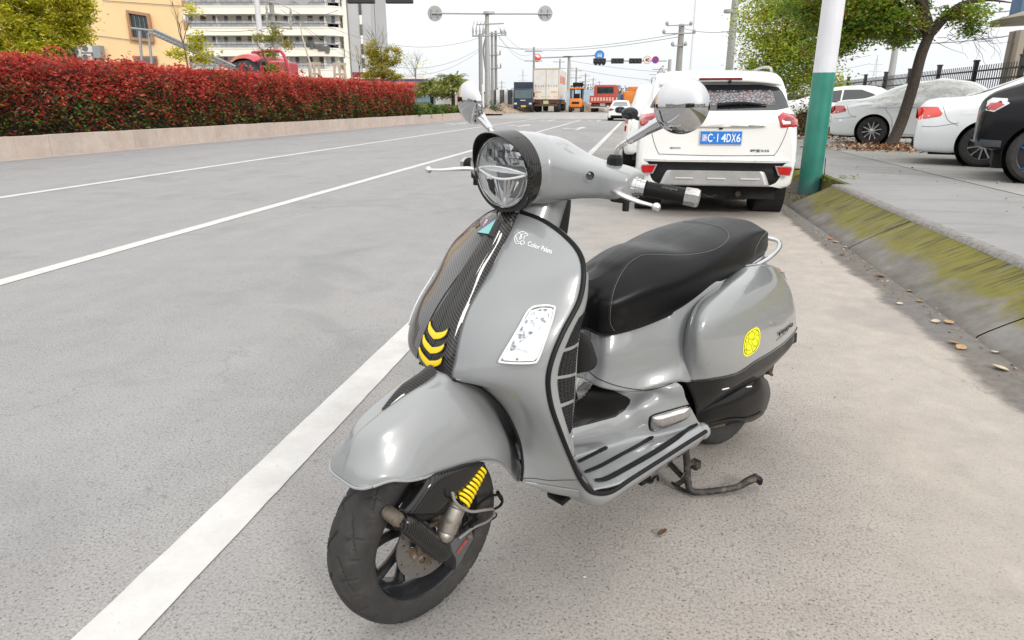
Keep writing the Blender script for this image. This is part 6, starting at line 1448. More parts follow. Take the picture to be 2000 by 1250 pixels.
# ================================================================ SCOOTER (x forward, y to its left, z up)
scooter = empty('motor_scooter', (.784, 2.357, 0), RAD(221.66),
                'grey motor scooter with black seat and yellow chevrons parked on its stand in the foreground', 'scooter')
SCT = scooter

# ---- wheels
def tyre_profile(R=.235, W=.06, rim=.155):
    pts = [(rim, -.044), (rim+.012, -.056), (rim+.035, -W*1.0), (R-.028, -W*.97), (R-.012, -W*.80), (R-.004, -W*.45), (R, 0)]
    pts = pts+[(r, -h) for r, h in reversed(pts[:-1])]
    return [(p.x, p.y) for p in crs([(a, b, 0) for a, b in pts], 57)]
def make_tyre(c, R, W, name, steer, nth=640):
    prof = tyre_profile(R, W); V = []; m = len(prof)
    for i in range(nth):
        a = 2*pi*i/nth
        for j, (r, h) in enumerate(prof):
            rr = r
            if r > R-.03:
                u = h/W
                # slanting curved sipes, staggered either side of the centre, and short shoulder cuts
                A = a/(2*pi); au = abs(u)
                def gr(k, w): k = (k+.5) % 1.0-.5; return max(0.0, 1-(k/w)**2)
                g = .006*gr(A*14+(0.5 if u > 0 else 0)+1.05*au**1.5, .07)*min(1, max(0, (au-.10)*9))*min(1, max(0, (.90-au)*9))
                g = max(g, .005*gr(A*28+(.25 if u > 0 else 0)-.35*au, .09)*min(1, max(0, (au-.66)*8))*min(1, max(0, (1.0-au)*14)))
                g = max(g, .005*gr(A*14+(0 if u > 0 else .5)+.30-.5*au, .05)*min(1, max(0, (au-.25)*8))*min(1, max(0, (.62-au)*8)))
                rr -= g
            V.append((c[0]+rr*cos(a), c[1]+h, c[2]+rr*sin(a)))
    return V, gridfaces(nth, m, True, False, False)
FC = (1.372, 0, .235)      # front axle
fw = None
V, F = make_tyre(FC, .235, .06, 'tyre', True)
front_wheel = mk('front_wheel', V, F, TYRE, SCT, True, True, 30)
b = MB()   # rim barrel and lips, side to side
b.lathe([(.172, .050), (.160, .052), (.155, .046), (.150, .030), (.147, .0), (.150, -.030), (.155, -.046), (.160, -.052), (.172, -.050)], FC, (0, 1, 0), 72)
b.lathe([(.160, .052), (.157, .044), (.141, .026), (.139, 0), (.141, -.026), (.157, -.044), (.160, -.052)], FC, (0, 1, 0), 72)
b.build('rim', RIMB, front_wheel, True, True, 40)
for k in range(5):                                  # five split spokes
    a = 2*pi*k/5+.35
    for s in (-1, 1):
        q = MB(); pts = []
        for t in (0, .35, .7, 1.0):
            r = .035+t*.112; aa = a+s*(.10+.20*t)
            pts.append((FC[0]+r*cos(aa), -.012+.004*t, FC[2]+r*sin(aa)))
        q.tube(pts, [.015, .0125, .012, .016], 8, 8, True)
        q.build('spoke', RIMB, front_wheel, True, True)
q = MB(); q.lathe([(.0, -.03), (.035, -.03), (.045, -.015), (.045, .01), (.030, .02), (.03, .04), (0, .04)], FC, (0, 1, 0), 28); q.build('hub', RIMB, front_wheel, True, True)
# brake disc with drilled holes: ring of cells, holes cut by real gaps
def disc_with_holes(name, c, axis_y, r0, r1, th, holes, mat, parent, steer):
    bm = bmesh.new(); n = 180; nr = 12; V = {}
    def isgap(a, r):
        for (ha, hr, hs) in holes:
            dx = r*cos(a)-hr*cos(ha); dy = r*sin(a)-hr*sin(ha)
            if dx*dx+dy*dy < hs*hs: return True
        return False
    for i in range(n):
        for j in range(nr+1):
            a = 2*pi*i/n; r = r0+(r1-r0)*j/nr
            V[i, j] = bm.verts.new((c[0]+r*cos(a), c[1]+axis_y, c[2]+r*sin(a)))
    for i in range(n):
        for j in range(nr):
            a = 2*pi*(i+.5)/n; r = r0+(r1-r0)*(j+.5)/nr
            if isgap(a, r): continue
            bm.faces.new((V[i, j], V[(i+1) % n, j], V[(i+1) % n, j+1], V[i, j+1]))
    bmesh.ops.delete(bm, geom=[v for v in bm.verts if not v.link_faces], context='VERTS')
    bm.verts.index_update(); VV = [v.co.copy() for v in bm.verts]; FF = [tuple(v.index for v in f.verts) for f in bm.faces]; bm.free()
    o = mk(name, VV, FF, mat, parent, False, steer); solid(o, th, 0); return o
holes = []
for k in range(8):
    a = 2*pi*k/8
    holes += [(a, .073, .0033), (a+.24, .083, .0033), (a+.48, .093, .0033)]
disc_with_holes('brake_disc', FC, .052, .062, .102, .004, holes, DISCM, front_wheel, True)
holes = [(2*pi*k/5+.2, .053, .011) for k in range(5)]
disc_with_holes('disc_carrier', FC, .054, .030, .066, .003, holes, worn_metal('carrier', (.22, .17, .12), .5, .6, (.12, .08, .05), .5), front_wheel, True)
q = MB()
for k in range(48):
    a = 2*pi*k/48; M = Matrix.Rotation(-a, 3, 'Y')
    q.box(Vector(FC)+M @ Vector((.041, .0, 0))+Vector((0, .058, 0)), (.008, .002, .0025), M)
q.lathe([(.036, .0565), (.046, .0565), (.046, .0595), (.036, .0595), (.036, .0565)], FC, (0, 1, 0), 48)
q.build('sensor_ring', worn_metal('ring_metal', (.25, .22, .18), .45, .8), front_wheel, False, True)
for k in range(5):
    a = 2*pi*k/5+.83; q = MB(); p = Vector((FC[0]+.057*cos(a), .0545, FC[2]+.057*sin(a)))
    q.lathe([(0, .004), (.0035, .004), (.006, .003), (.006, 0)], p, (0, 1, 0), 10); q.build('disc_bolt', ALU, front_wheel, False, True)

# rear wheel (mostly behind the engine cover)
RC = (0.0, 0, .243)
V, F = make_tyre(RC, .243, .065, 'tyre', False, 400)
rear_wheel = mk('rear_wheel', V, F, TYRE, SCT, True, False, 30)
b = MB(); b.lathe([(.168, .052), (.156, .05), (.15, .03), (.146, 0), (.15, -.03), (.156, -.05), (.168, -.052)], RC, (0, 1, 0), 60)
b.lathe([(.150, .03), (.12, .018), (.05, .02), (0, .02)], RC, (0, 1, 0), 60); b.lathe([(0, -.02), (.05, -.02), (.12, -.018), (.15, -.03)], RC, (0, 1, 0), 60)
b.build('rim', worn_metal('dusty_rim', (.10, .085, .07), .6, .3, (.16, .13, .1), .5), rear_wheel, True, False, 40)

# ---- front mudguard
rows = [  # stations front to back: centre ... shoulder ... left edge
 [(1.573,0,.465),(1.572,.022,.464),(1.569,.045,.464),(1.560,.065,.467),(1.546,.078,.472)],
 [(1.560,0,.505), (1.556,.03,.503), (1.545,.058,.499), (1.528,.082,.49), (1.51,.094,.478)],
 [(1.532, 0, 0.557), (1.505, 0.04, 0.563), (1.478, 0.07, 0.537), (1.472, 0.096, 0.492), (1.463, 0.108, 0.465)],
 [(1.469, 0, 0.587), (1.436, 0.04, 0.598), (1.409, 0.072, 0.57), (1.398, 0.1, 0.508), (1.385, 0.112, 0.452)],
 [(1.409, 0, 0.617), (1.373, 0.04, 0.622), (1.34, 0.072, 0.592), (1.33, 0.102, 0.521), (1.309, 0.115, 0.44)],
 [(1.35, 0, 0.634), (1.313, 0.04, 0.631), (1.273, 0.07, 0.597), (1.259, 0.102, 0.519), (1.25, 0.116, 0.427)],
 [(1.27, 0, .655), (1.25, .04, .648), (1.207, 0.072, 0.546), (1.194, 0.1, 0.476), (1.195, 0.116, 0.397)],
 [(1.19, 0, .625), (1.175, .04, .615), (1.157, 0.07, 0.497), (1.156, 0.098, 0.436), (1.151, 0.112, 0.345)],
 [(1.13, 0, .57), (1.12, .04, .560), (1.112, 0.072, 0.429), (1.122, 0.094, 0.391), (1.122, 0.108, 0.312)],
 [(1.10, 0, .51), (1.095, .04, .50), (1.098, 0.07, 0.401), (1.106, 0.092, 0.372), (1.108, 0.104, 0.339)],
]
fender = surf_mesh('front_mudguard', rows, 64, 26, PAINT, SCT, mirror=True, thick=.0035, steer=True, flip=False)
_fe = surf(rows, 64, 26)
q = MB(); q.tube([r[-1]+Vector((0, .001, -.001)) for r in _fe], .0032, 6); q.tube([Vector((r[-1].x, -r[-1].y-.001, r[-1].z-.001)) for r in _fe], .0032, 6)
q.tube([p+Vector((0, 0, -.001)) for p in _fe[0]]+[], .0032, 6); q.tube([Vector((p.x, -p.y, p.z-.001)) for p in _fe[0]], .0032, 6)
q.build('rolled_edge', PAINT, fender, True, True)
FB = bvh_of([fender])
# carbon crest on the mudguard: tapered blade
_tip = Vector((1.469, 0, 0.587)); _top = Vector((1.343, 0, 0.635)); V = []; F = []
_cl = [r[0] for r in _fe]
_seg = [p for p in _cl if _tip.x-.004 >= p.x >= _top.x-.03]; _seg = resample_len(crs(_seg, 30), 30)
n = len(_seg)
for i, p in enumerate(_seg):
    t = i/(n-1); w = .002+.013*min(1, t*2.0)**.8+.005*t; h = .003+.010*min(1, t*2.2)
    for j in range(9):
        u = -1+2*j/8; yy = w*u
        V.append((p.x, yy, p.z+(1-abs(u)**2.6)*h+.001-.004*(abs(yy)/.04)**2))
mk('mudguard_crest', V, gridfaces(n, 9, False, False, False), carbon_mat('carbon_crest', (.8, .6, -.3)), fender, True, True)

# ---- fork leg, swing link, carbon covers, shock absorber, caliper, hoses (left side)
fork = MB()
fork.tube([(1.215, .0, .60), (1.25, .02, .52), (1.305, .088, .445), (1.352, .100, .36), (1.505, 0.098, 0.374)], [.022, .024, .024, .022, .019], 12, 16)
fork_leg = fork.build('fork_leg', BLKP, SCT, True, True)
rows = [   # carbon cover plate over the fork leg
 [(1.355, 0.088, 0.434), (1.322, 0.116, 0.446), (1.25, 0.112, 0.425), (1.236, 0.098, 0.412)],
 [(1.419, 0.088, 0.443), (1.395, 0.124, 0.457), (1.282, 0.124, 0.43), (1.255, 0.1, 0.402)],
 [(1.45, 0.09, 0.431), (1.424, 0.128, 0.447), (1.332, 0.128, 0.401), (1.305, 0.104, 0.375)],
 [(1.475, 0.092, 0.409), (1.449, 0.128, 0.423), (1.38, 0.13, 0.391), (1.352, 0.106, 0.361)],
 [(1.496, 0.094, 0.392), (1.477, 0.124, 0.392), (1.422, 0.126, 0.366), (1.401, 0.106, 0.343)],
]
surf_mesh('fork_cover', rows, 20, 16, CARB, fork_leg, thick=.003, steer=True)
q = MB(); q.sph((1.398, 0.13, 0.402), .006, 10, 6, (1, .5, 1)); q.lathe([(0, .003), (.0055, .003), (.0075, .001), (.0075, -.004)], (1.396, 0.128, 0.401), (0, 1, 0), 12); q.build('cover_screw', ALU, fork_leg, True, True)
lk = MB(); pA = Vector((1.485, 0.115, 0.368)); pB = Vector((1.392, 0.118, 0.245))
lk.tube([pA+(pA-pB)*.14, pA, pA.lerp(pB, .5), pB, pB+(pB-pA)*.10], [.012, .022, .024, .024, .018], 16, 16)
lk.cyl(pA+Vector((0, -.05, 0)), pA+Vector((0, .004, 0)), .017, 16)
link = lk.build('swing_link_cover', carbon_mat('carbon_link', (.9, 0, .25)), SCT, True, True)
q = MB(); q.lathe([(.0, .012), (.013, .010), (.017, 0), (.017, -.04), (0, -.04)], Vector((1.502, 0.105, 0.38)), (0, 1, 0), 16); q.build('pivot_cap', worn_metal('brown_metal', (.2, .17, .14), .5, .7), link, True, True)
sh = MB(); dB = Vector((1.388, 0.125, 0.29)); dT = Vector((1.346, 0.122, 0.353)); dT2 = Vector((1.249, 0.095, 0.406))
ax = (dT-dB).normalized()
L = (dT-dB).length
sh.lathe([(0, -.012), (.014, -.012), (.020, -.004), (.0215, .004), (.0205, .008), (.023, .012), (.023, L*.9), (.026, L*.95), (.026, L+.004), (0, L+.004)], dB, ax, 28)
shock = sh.build('shock_absorber', ALU, SCT, True, True)
q = MB(); q.tube([dT, dT2], .011, 12); q.build('damper_rod', BLKP, shock, True, True)
q = MB(); pts = []; turns = 9.5; ns = 190; axs = (dT2-dT); Ls = axs.length; ua = axs.normalized(); e1 = ua.cross(Vector((0, 1, 0))).normalized(); e2 = ua.cross(e1)
for i in range(ns):
    t = i/(ns-1); r = .0255-.005*t; a = 2*pi*turns*t
    pts.append(dT+ua*(Ls*t*.97)+(e1*cos(a)+e2*sin(a))*r)
q.tube(pts, .0040, 8); q.build('coil_spring', YEL, shock, True, True)
# caliper
cp = MB(); c = [(1.292, 0.085, 0.227), (1.263, 0.085, 0.221), (1.255, 0.085, 0.189), (1.276, 0.085, 0.169), (1.294, 0.085, 0.147), (1.314, 0.085, 0.131), (1.335, 0.085, 0.14), (1.342, 0.085, 0.159), (1.328, 0.085, 0.182), (1.335, 0.085, 0.21), (1.315, 0.085, 0.223)]
cp.prism(c, (0, -.03, 0)); caliper = cp.build('brake_caliper', simple('caliper_grey', (.11, .115, .12), .45, .3, var=.25), SCT, False, True)
m = caliper.modifiers.new('bev', 'BEVEL'); m.width = .004; m.segments = 2
q = MB(); q.lathe([(0, .003), (.004, .003), (.0065, 0), (.0065, -.004)], (1.329, 0.085, 0.147), (0, 1, 0), 12); q.lathe([(0, .006), (.006, .006), (.0085, 0), (.0085, -.004)], (1.275, 0.085, 0.206), (0, 1, 0), 12); q.build('caliper_bolt', ALU, caliper, True, True)
q = MB(); _a = Vector((1.316, 0.087, 0.177)); _b = Vector((1.27, 0.087, 0.207)); text_on(q, 'brembo', (_a+_b)/2+Vector((0, .0006, 0)), _a-_b, Vector((0, 1, 0)).cross(_a-_b), w=(_a-_b).length*.95, bold=.02); q.build('lettering', REDP, caliper, False, True)
br = MB()
br.tube([(1.366, 0.095, 0.212), (1.339, 0.09, 0.17), (1.328, 0.085, 0.142)], [.018, .014, .008], 10, 8); br.build('caliper_bracket', BLKP, caliper, True, True)
hs = MB()
hs.tube([(1.385, 0.15, 0.417), (1.38, 0.152, 0.394), (1.36, 0.15, 0.367), (1.32, 0.142, 0.331), (1.267, 0.13, 0.303), (1.221, 0.115, 0.275), (1.212, 0.11, 0.254), (1.224, 0.1, 0.233), (1.272, 0.1, 0.239), (1.306, 0.1, 0.235), (1.321, 0.1, 0.232)], .0036, 8, 60)
hs.build('brake_hose', simple('hose_grey', (.22, .205, .2), .5, var=.25), SCT, True, True)
hs = MB()
hs.tube([(1.286, 0.12, 0.302), (1.26, 0.11, 0.31), (1.215, 0.1, 0.303), (1.176, 0.095, 0.286), (1.166, 0.095, 0.264), (1.18, 0.1, 0.258), (1.221, 0.115, 0.273)], .0036, 8, 50)
hs.tube([(1.184, 0.095, 0.299), (1.175, 0.094, 0.282), (1.167, 0.094, 0.269)], .0055, 6)
hs.build('abs_cable', BLKR, SCT, True, True)
hs = MB()
hs.tube([(1.362, 0.14, 0.399), (1.346, 0.135, 0.36), (1.289, 0.1, 0.275), (1.302, 0.095, 0.258), (1.309, 0.09, 0.238)], .003, 6, 40)
hs.tube([(1.216, 0.11, 0.267), (1.191, 0.1, 0.237), (1.2, 0.095, 0.225), (1.253, 0.09, 0.222)], .0022, 6, 30)
for pp in ((1.289, 0.1, 0.275), (1.275, 0.098, 0.249), (1.299, 0.1, 0.254), (1.258, 0.095, 0.248)):
    hs.box(pp, (.014, .01, .012), Matrix.Rotation(.5, 3, 'Y'), .002)
hs.build('clips_and_wires', BLKP, SCT, True, True)

# ---- leg shield (front face), left half then mirrored
BUL = [0, .010, .018, .024, .028, .03, .03, .03, .028, .024, .02, .016, .012, .008]
toks_in = [(1.045, 0.018, 0.986), (1.078, 0.03, 0.952), (1.116, 0.034, 0.908), (1.155, 0.037, 0.861), (1.194, 0.04, 0.821), (1.231, 0.045, 0.78), (1.26, 0.053, 0.732), (1.282, 0.062, 0.679), (1.291, 0.066, 0.632), (1.231, 0.092, 0.603), (1.176, 0.112, 0.537), (1.149, 0.135, 0.457), (1.147, 0.148, 0.392), (1.152, 0.15, 0.347)]
toks_out = [(1.042, 0.022, 0.988), (1.032, 0.09, 0.974), (1.023, 0.15, 0.947), (1.024, 0.2, 0.915), (1.04, 0.232, 0.878), (1.065, 0.245, 0.819), (1.121, 0.25, 0.756), (1.153, 0.25, 0.703), (1.166, 0.25, 0.653), (1.157, 0.252, 0.591), (1.127, 0.252, 0.516), (1.079, 0.248, 0.419), (1.036, 0.243, 0.343), (0.985, 0.238, 0.286)]
rows = []
for i in range(14):
    a = Vector(toks_in[i]); e = Vector(toks_out[i]); r = []
    nrm = Vector((.80, .45, .28)).normalized()
    for t in (0, .28, .55, .8, .94, 1.0):
        bl = BUL[i]*(4*t*(1-t))**.75 if 0 < t < 1 else 0
        r.append(a.lerp(e, t)+nrm*bl)
    rows.append(r)
shield = surf_mesh('leg_shield', rows, 90, 34, PAINT, SCT, mirror=True, thick=.003, flip=True)
_ls = surf(rows, 90, 34)
LSB = bvh_of([shield])
# lower belly: the shield turns under towards the floor
belly = [[rows[11][0], rows[12][0], rows[13][0], rows[13][1], rows[13][2], rows[13][3], rows[13][5]]]
bt = [(1.152, 0.15, 0.347), (1.123, 0.16, 0.323), (1.073, 0.175, 0.29), (1.022, 0.19, 0.265), (0.979, 0.205, 0.248), (0.941, 0.222, 0.24)]
r0 = [rows[13][k] for k in range(6)]; r1 = [Vector(p) for p in bt]
r2 = [Vector((p.x-.03-.01*k, p.y*.72, p.z-.012-.002*k)) for k, p in enumerate(r1)]
r3 = [Vector((p.x-.04, 0.0, p.z-.01)) for p in r2]
surf_mesh('belly_pan', [r0, r1, r2, r3], 16, 22, PAINT, SCT, mirror=True, thick=.003, flip=True)
# wheel well behind the mudguard (black liner)
q = MB(); lin = []
for i in range(8, 14):
    a = Vector(toks_in[i]); lin.append([a+Vector((-.006, -.004, 0)), Vector((a.x-.05, a.y*.8, a.z+.0)), Vector((a.x-.11, a.y*.35, a.z+.01)), Vector((a.x-.12, 0, a.z+.01))])
surf_mesh('wheel_well_liner', lin, 30, 12, simple('liner_black', (.008, .008, .009), .6), SCT, mirror=True, flip=True)
q = MB(); q.tube([Vector(p)+Vector((.001, .002, 0)) for p in toks_in[8:14]], .0035, 8, 50); q.tube([Vector((p[0]+.001, -p[1]-.002, p[2])) for p in toks_in[8:14]], .0035, 8, 50); q.build('opening_lip', BLKR, shield, True)

# ---- central carbon strip ("tie") with badge and chevrons
cen = [(1.074, 0, 0.998), (1.106, 0, 0.956), (1.14, 0, 0.917), (1.182, 0, 0.862), (1.218, 0, 0.817), (1.255, 0, 0.771), (1.282, 0, 0.726), (1.301, 0, 0.673), (1.309, 0, 0.64)]
crz = [(1.065, 0.014, 0.993), (1.1, 0.02, 0.962), (1.13, 0.023, 0.924), (1.178, 0.026, 0.87), (1.216, 0.029, 0.822), (1.251, 0.034, 0.778), (1.277, 0.042, 0.736), (1.299, 0.052, 0.687), (1.302, 0.055, 0.655)]
edg = [Vector(p) for p in toks_in[:9]]
n = len(cen); trow = []
for i in range(n):
    c = Vector(cen[i]); e = edg[i]+Vector((-.002, .001, -.001)); k = Vector(crz[i])
    trow.append([e, e.lerp(k, .5)+Vector((.001, .001, .0)), k+(e-k)*.10, k+(c-k)*.10+Vector((.001, 0, .0005)), k.lerp(c, .55)+Vector((.0015, 0, .001)), c+Vector((.002, 0, .001))])
l = trow[-1]
trow.append([l[0]+Vector((-.012, -.001, -.010)), l[1]+Vector((-.010, -.002, -.013)), l[2]+Vector((-.008, -.003, -.015)), l[3]+Vector((-.008, -.003, -.0155)), l[4]+Vector((-.008, 0, -.017)), l[5]+Vector((-.008, 0, -.0175))])
trow.append([p+Vector((-.03, -.001, -.004)) for p in trow[-1]])
tie = surf_mesh('carbon_centre_strip', trow, 90, 24, carbon_mat('carbon_strip', (-.57, .75, .82), .004, .045), SCT, mirror=True, thick=.002, flip=False)
TB = bvh_of([tie, shield])

EYE = Vector((2.1524, 1.2398, 1.24))      # decals and lenses are seated on the bodywork along lines from here
def seat_on(P, bvh, lift=.0):
    P = Vector(P); d = (P-EYE).normalized(); h = bvh.ray_cast(EYE, d, 6)
    if h[0] is None: return P, -d
    n = h[1] if h[1].dot(d) < 0 else -h[1]
    return h[0]+n*lift, n
UNST = STEER.inverted()
def patch(name, pts, bvh, mat, parent, lift=.0018, cuts=3, thick=0.0, sm=0):
    """polygon seated on curved bodywork"""
    if sm: pts = crs(pts, sm, True)
    bm = bmesh.new(); vs = [bm.verts.new(Vector(p)) for p in pts]; f = bm.faces.new(vs)
    bmesh.ops.triangulate(bm, faces=[f], ngon_method='BEAUTY')
    for _ in range(cuts+2):
        es = [e for e in bm.edges if e.calc_length() > .007]
        if not es: break
        bmesh.ops.subdivide_edges(bm, edges=es, cuts=1); bmesh.ops.triangulate(bm, faces=[f for f in bm.faces if len(f.verts) > 3])
    bm.verts.index_update(); V = [seat_on(v.co, bvh, lift)[0] for v in bm.verts]; F = [tuple(v.index for v in f.verts) for f in bm.faces]; bm.free()
    # make faces look outwards
    c = sum(V, Vector())/len(V)
    F2 = []
    for f in F:
        nn = (V[f[1]]-V[f[0]]).cross(V[f[2]]-V[f[0]])
        F2.append(f if nn.dot(EYE-c) > 0 else tuple(reversed(f)))
    o = mk(name, V, F2, mat, parent, True, False, 50)
    if thick: solid(o, thick)
    return o
def rimline(name, pts, bvh, mat, parent, r=.0015, lift=.001, n=60, sm=True, closed=True, mb=None):
    P = crs(pts, n, closed) if sm else [Vector(p) for p in pts]
    if closed: P = P+[P[0]]
    Q = [seat_on(p, bvh, lift)[0] for p in P]
    b = mb or MB(); b.tube(Q, r, 6)
    return b.build(name, mat, parent, True) if mb is None else b

# chevrons on the strip: curved blades laid across its face
def tie_pt(zc, u, lift):
    zs = [r[-1].z for r in _tr]; k = min(range(len(zs)-1), key=lambda a: abs((zs[a]+zs[a+1])/2-zc)); f = (zs[k]-zc)/max(1e-6, zs[k]-zs[k+1])
    def row(r):
        c = 23-abs(u)*9.5; a = int(c); p = r[a].lerp(r[min(23, a+1)], c-a); return Vector((p.x, p.y if u > 0 else -p.y, p.z))
    p = row(_tr[k]).lerp(row(_tr[k+1]), f); q_ = row(_tr[min(k+2, 89)]); t = (q_-p).normalized(); s_ = Vector((0, 1, 0)); nn = s_.cross(t).normalized(); nn = nn if nn.x > 0 else -nn
    return p+nn*lift
_tr = surf(trow, 90, 24)
for zc in (Vector((1.28, 0, 0.723)).z, Vector((1.292, 0, 0.69)).z, Vector((1.305, 0, 0.659)).z):
    for nm, m_, gr, l0, l1 in (('chevron_frame', BLKG, .0022, -.004, .0035), ('chevron', YEL, 0.0, .002, .0055)):
        V = []; n_ = 25
        for i in range(n_):
            u = (-1+2*i/(n_-1)); uu = u*(1.0 if gr else .93); c = 1-abs(u)**4
            zt2 = zc+.012-.009*c+gr; zb2_ = zc+.008-.019*c**.7-gr
            for z, l in ((zt2, l0), (zt2, l1), ((zt2+zb2_)/2, l1+.0008), (zb2_, l1), (zb2_, l0)): V.append(tie_pt(z, uu, l))
        o = mk(nm, V, gridfaces(n_, 5, False, False, False), m_, tie, True, False, 60)
# square badge with a letter on its blue half
bp = [(1.127, 0, 0.974), (1.078, 0, 0.964), (1.11, 0, 0.916), (1.152, 0, 0.936)]
c4 = [(1.126, 0, 0.973), (1.089, 0, 0.966), (1.115, 0, 0.931), (1.151, 0, 0.94)]
b0 = [seat_on(p, TB, .010)[0] for p in c4]
nb = (b0[1]-b0[0]).cross(b0[3]-b0[0]).normalized(); nb = nb if nb.dot(EYE-b0[0]) > 0 else -nb
q = MB(); q.prism([p+nb*.003-nb*.014 for p in b0], nb*.0135); badge = q.build('badge', BLKG, tie, False)
m = badge.modifiers.new('bev', 'BEVEL'); m.width = .0015; m.segments = 2
cb = sum(b0, Vector())/4; b1 = [cb+(p-cb)*.90+nb*.0032 for p in b0]
q = MB(); q.prism([b1[0], b1[1], b1[3]], nb*.0006); q.build('emblem_blue', simple('badge_blue', (.035, .02, .18), .25, coat=.5), badge, False)
q = MB(); q.prism([b1[1], b1[2], b1[3]], nb*.0006); q.build('emblem_aqua', simple('badge_aqua', (.12, .62, .66), .25, coat=.5), badge, False)
q = MB(); text_on(q, 'P', b1[0].lerp(b1[3], .42).lerp(b1[1], .30)+nb*.0010, b1[1]-b1[0], b1[0]-b1[3], h=(b1[0]-b1[3]).length*.46, bold=.02); q.build('letter', WHITE_PRINT, badge, False)

# front turn signal lens
lp = [(1.126, 0.15, 0.787), (1.082, 0.15, 0.787), (1.049, 0.15, 0.778), (1.045, 0.15, 0.772), (1.055, 0.15, 0.741), (1.077, 0.15, 0.698), (1.1, 0.15, 0.656), (1.114, 0.15, 0.65), (1.164, 0.15, 0.661), (1.216, 0.15, 0.677), (1.22, 0.15, 0.684), (1.191, 0.15, 0.716), (1.159, 0.15, 0.751)]
ind = patch('turn_signal', lp, LSB, PAINT, SCT, .0040, 4, .003)
CLEAR = simple('clear_plastic', (.95, .96, .97), .03, trans=.92, ior=1.3, coat=.3)
WLENS = (lambda t: (t.col(t.ramp(t.noise(t.co('Object', (1, 1, 4)), 26, 3, .6), [(.33, (.50, .52, .54)), (.46, (.74, .76, .77)), (.7, (.82, .83, .84))])), t.set(Roughness=.14, Coat_Weight=1.0), t.m)[2])(NT('lamp_lens'))
cc = sum((Vector(p) for p in lp), Vector())/len(lp)
patch('lens', [cc+(Vector(p)-cc)*.90 for p in lp], LSB, WLENS, ind, .0075, 4)
rimline('bezel', [cc+(Vector(p)-cc)*.97 for p in lp], LSB, simple('bezel_white', (.7, .71, .72), .3), ind, .0028, .006, 70)
REFL = (lambda t: (t.col(t.ramp(t.math('ADD', t.math('MULTIPLY', t.noise(t.co('Object', (1, 1, 5)), 30, 3, .6), .7), t.math('MULTIPLY', t.vor(t.co('Object', (1, 1, .35)), 95), .45)), [(.40, (.10, .11, .13)), (.52, (.34, .37, .41)), (.62, (.74, .77, .8))])), t.set(Roughness=.15, Metallic=.4, Coat_Weight=1.0), t.m)[2])(NT('lamp_reflector'))  # bluish dark and bright reflections painted into the colour as noise bands
ip = [(1.118, 0.15, 0.774), (1.076, 0.15, 0.774), (1.066, 0.15, 0.764), (1.076, 0.15, 0.741), (1.159, 0.15, 0.712), (1.176, 0.15, 0.698), (1.186, 0.15, 0.705), (1.159, 0.15, 0.738)]
patch('reflector', ip, LSB, REFL, ind, .0100, 4, 0, 30)
sp = seat_on([(1.166, 0.15, 0.674)][0], LSB, .006); q = MB(); q.lathe([(0, .002), (.003, .002), (.0045, 0), (.0045, -.002)], sp[0], sp[1], 12); q.build('screw', ALU, ind, True)
# the same lamp mirrored on the far side
def mirrored(o, parent):
    me = o.data; c = mk(o.name.split('.')[0], [Vector((v.co.x, -v.co.y, v.co.z)) for v in me.vertices], [tuple(reversed(p.vertices)) for p in me.polygons], me.materials[0], parent, True); return c
i2 = mirrored(ind, SCT)
for ch in list(ind.children): mirrored(ch, i2)

# printed logo + words
def text_seated(name, s, line, up, h, mat, parent, bvh, shear=0, bold=.0, lift=.0012, w=None):
    a, b_ = Vector(line[0]), Vector(line[1]); V, F, tw, th = text_geo(s, 1, None, shear, bold)
    r = (b_-a); L = w or r.length; u = Vector(up).normalized()*h; r.normalize(); c = (a+b_)/2
    V2 = [seat_on(c+r*(v.x/tw*L)+u*(v.y/th), bvh, lift)[0] for v in V]
    return mk(name, V2, F, mat, parent, False)
def upv(p, q): return Vector(p)-Vector(q)
_l = [(1.135, 0.15, 0.942), (1.058, 0.15, 0.912)]; _u = [(1.107, 0.15, 0.936), (1.111, 0.15, 0.927)]
text_seated('printed_name', 'Color Palats', _l, upv(_u[0], _u[1]), .011, WHITE_PRINT, shield, LSB, 0, .01)
mb = MB()
for pl_ in ([(1.151, 0.15, 0.97), (1.16, 0.15, 0.969), (1.171, 0.15, 0.964), (1.175, 0.15, 0.956), (1.17, 0.15, 0.946), (1.16, 0.15, 0.945), (1.154, 0.15, 0.941)], [(1.154, 0.15, 0.971), (1.142, 0.15, 0.967), (1.135, 0.15, 0.96), (1.145, 0.15, 0.959), (1.148, 0.15, 0.952)],
            [(1.165, 0.15, 0.971), (1.157, 0.15, 0.965), (1.154, 0.15, 0.958), (1.16, 0.15, 0.954), (1.157, 0.15, 0.962), (1.149, 0.15, 0.965), (1.138, 0.15, 0.963)], [(1.169, 0.15, 0.961), (1.167, 0.15, 0.952), (1.16, 0.15, 0.948)]):
    rimline('x', pl_, LSB, None, None, .0010, .0008, 24, True, False, mb)
rimline('x', [(1.152, 0.15, 0.95), (1.146, 0.15, 0.947), (1.148, 0.15, 0.942), (1.156, 0.15, 0.943), (1.158, 0.15, 0.947)], LSB, None, None, .0010, .0008, 20, True, True, mb)
mb.build('helmet_print', WHITE_PRINT, shield, True)
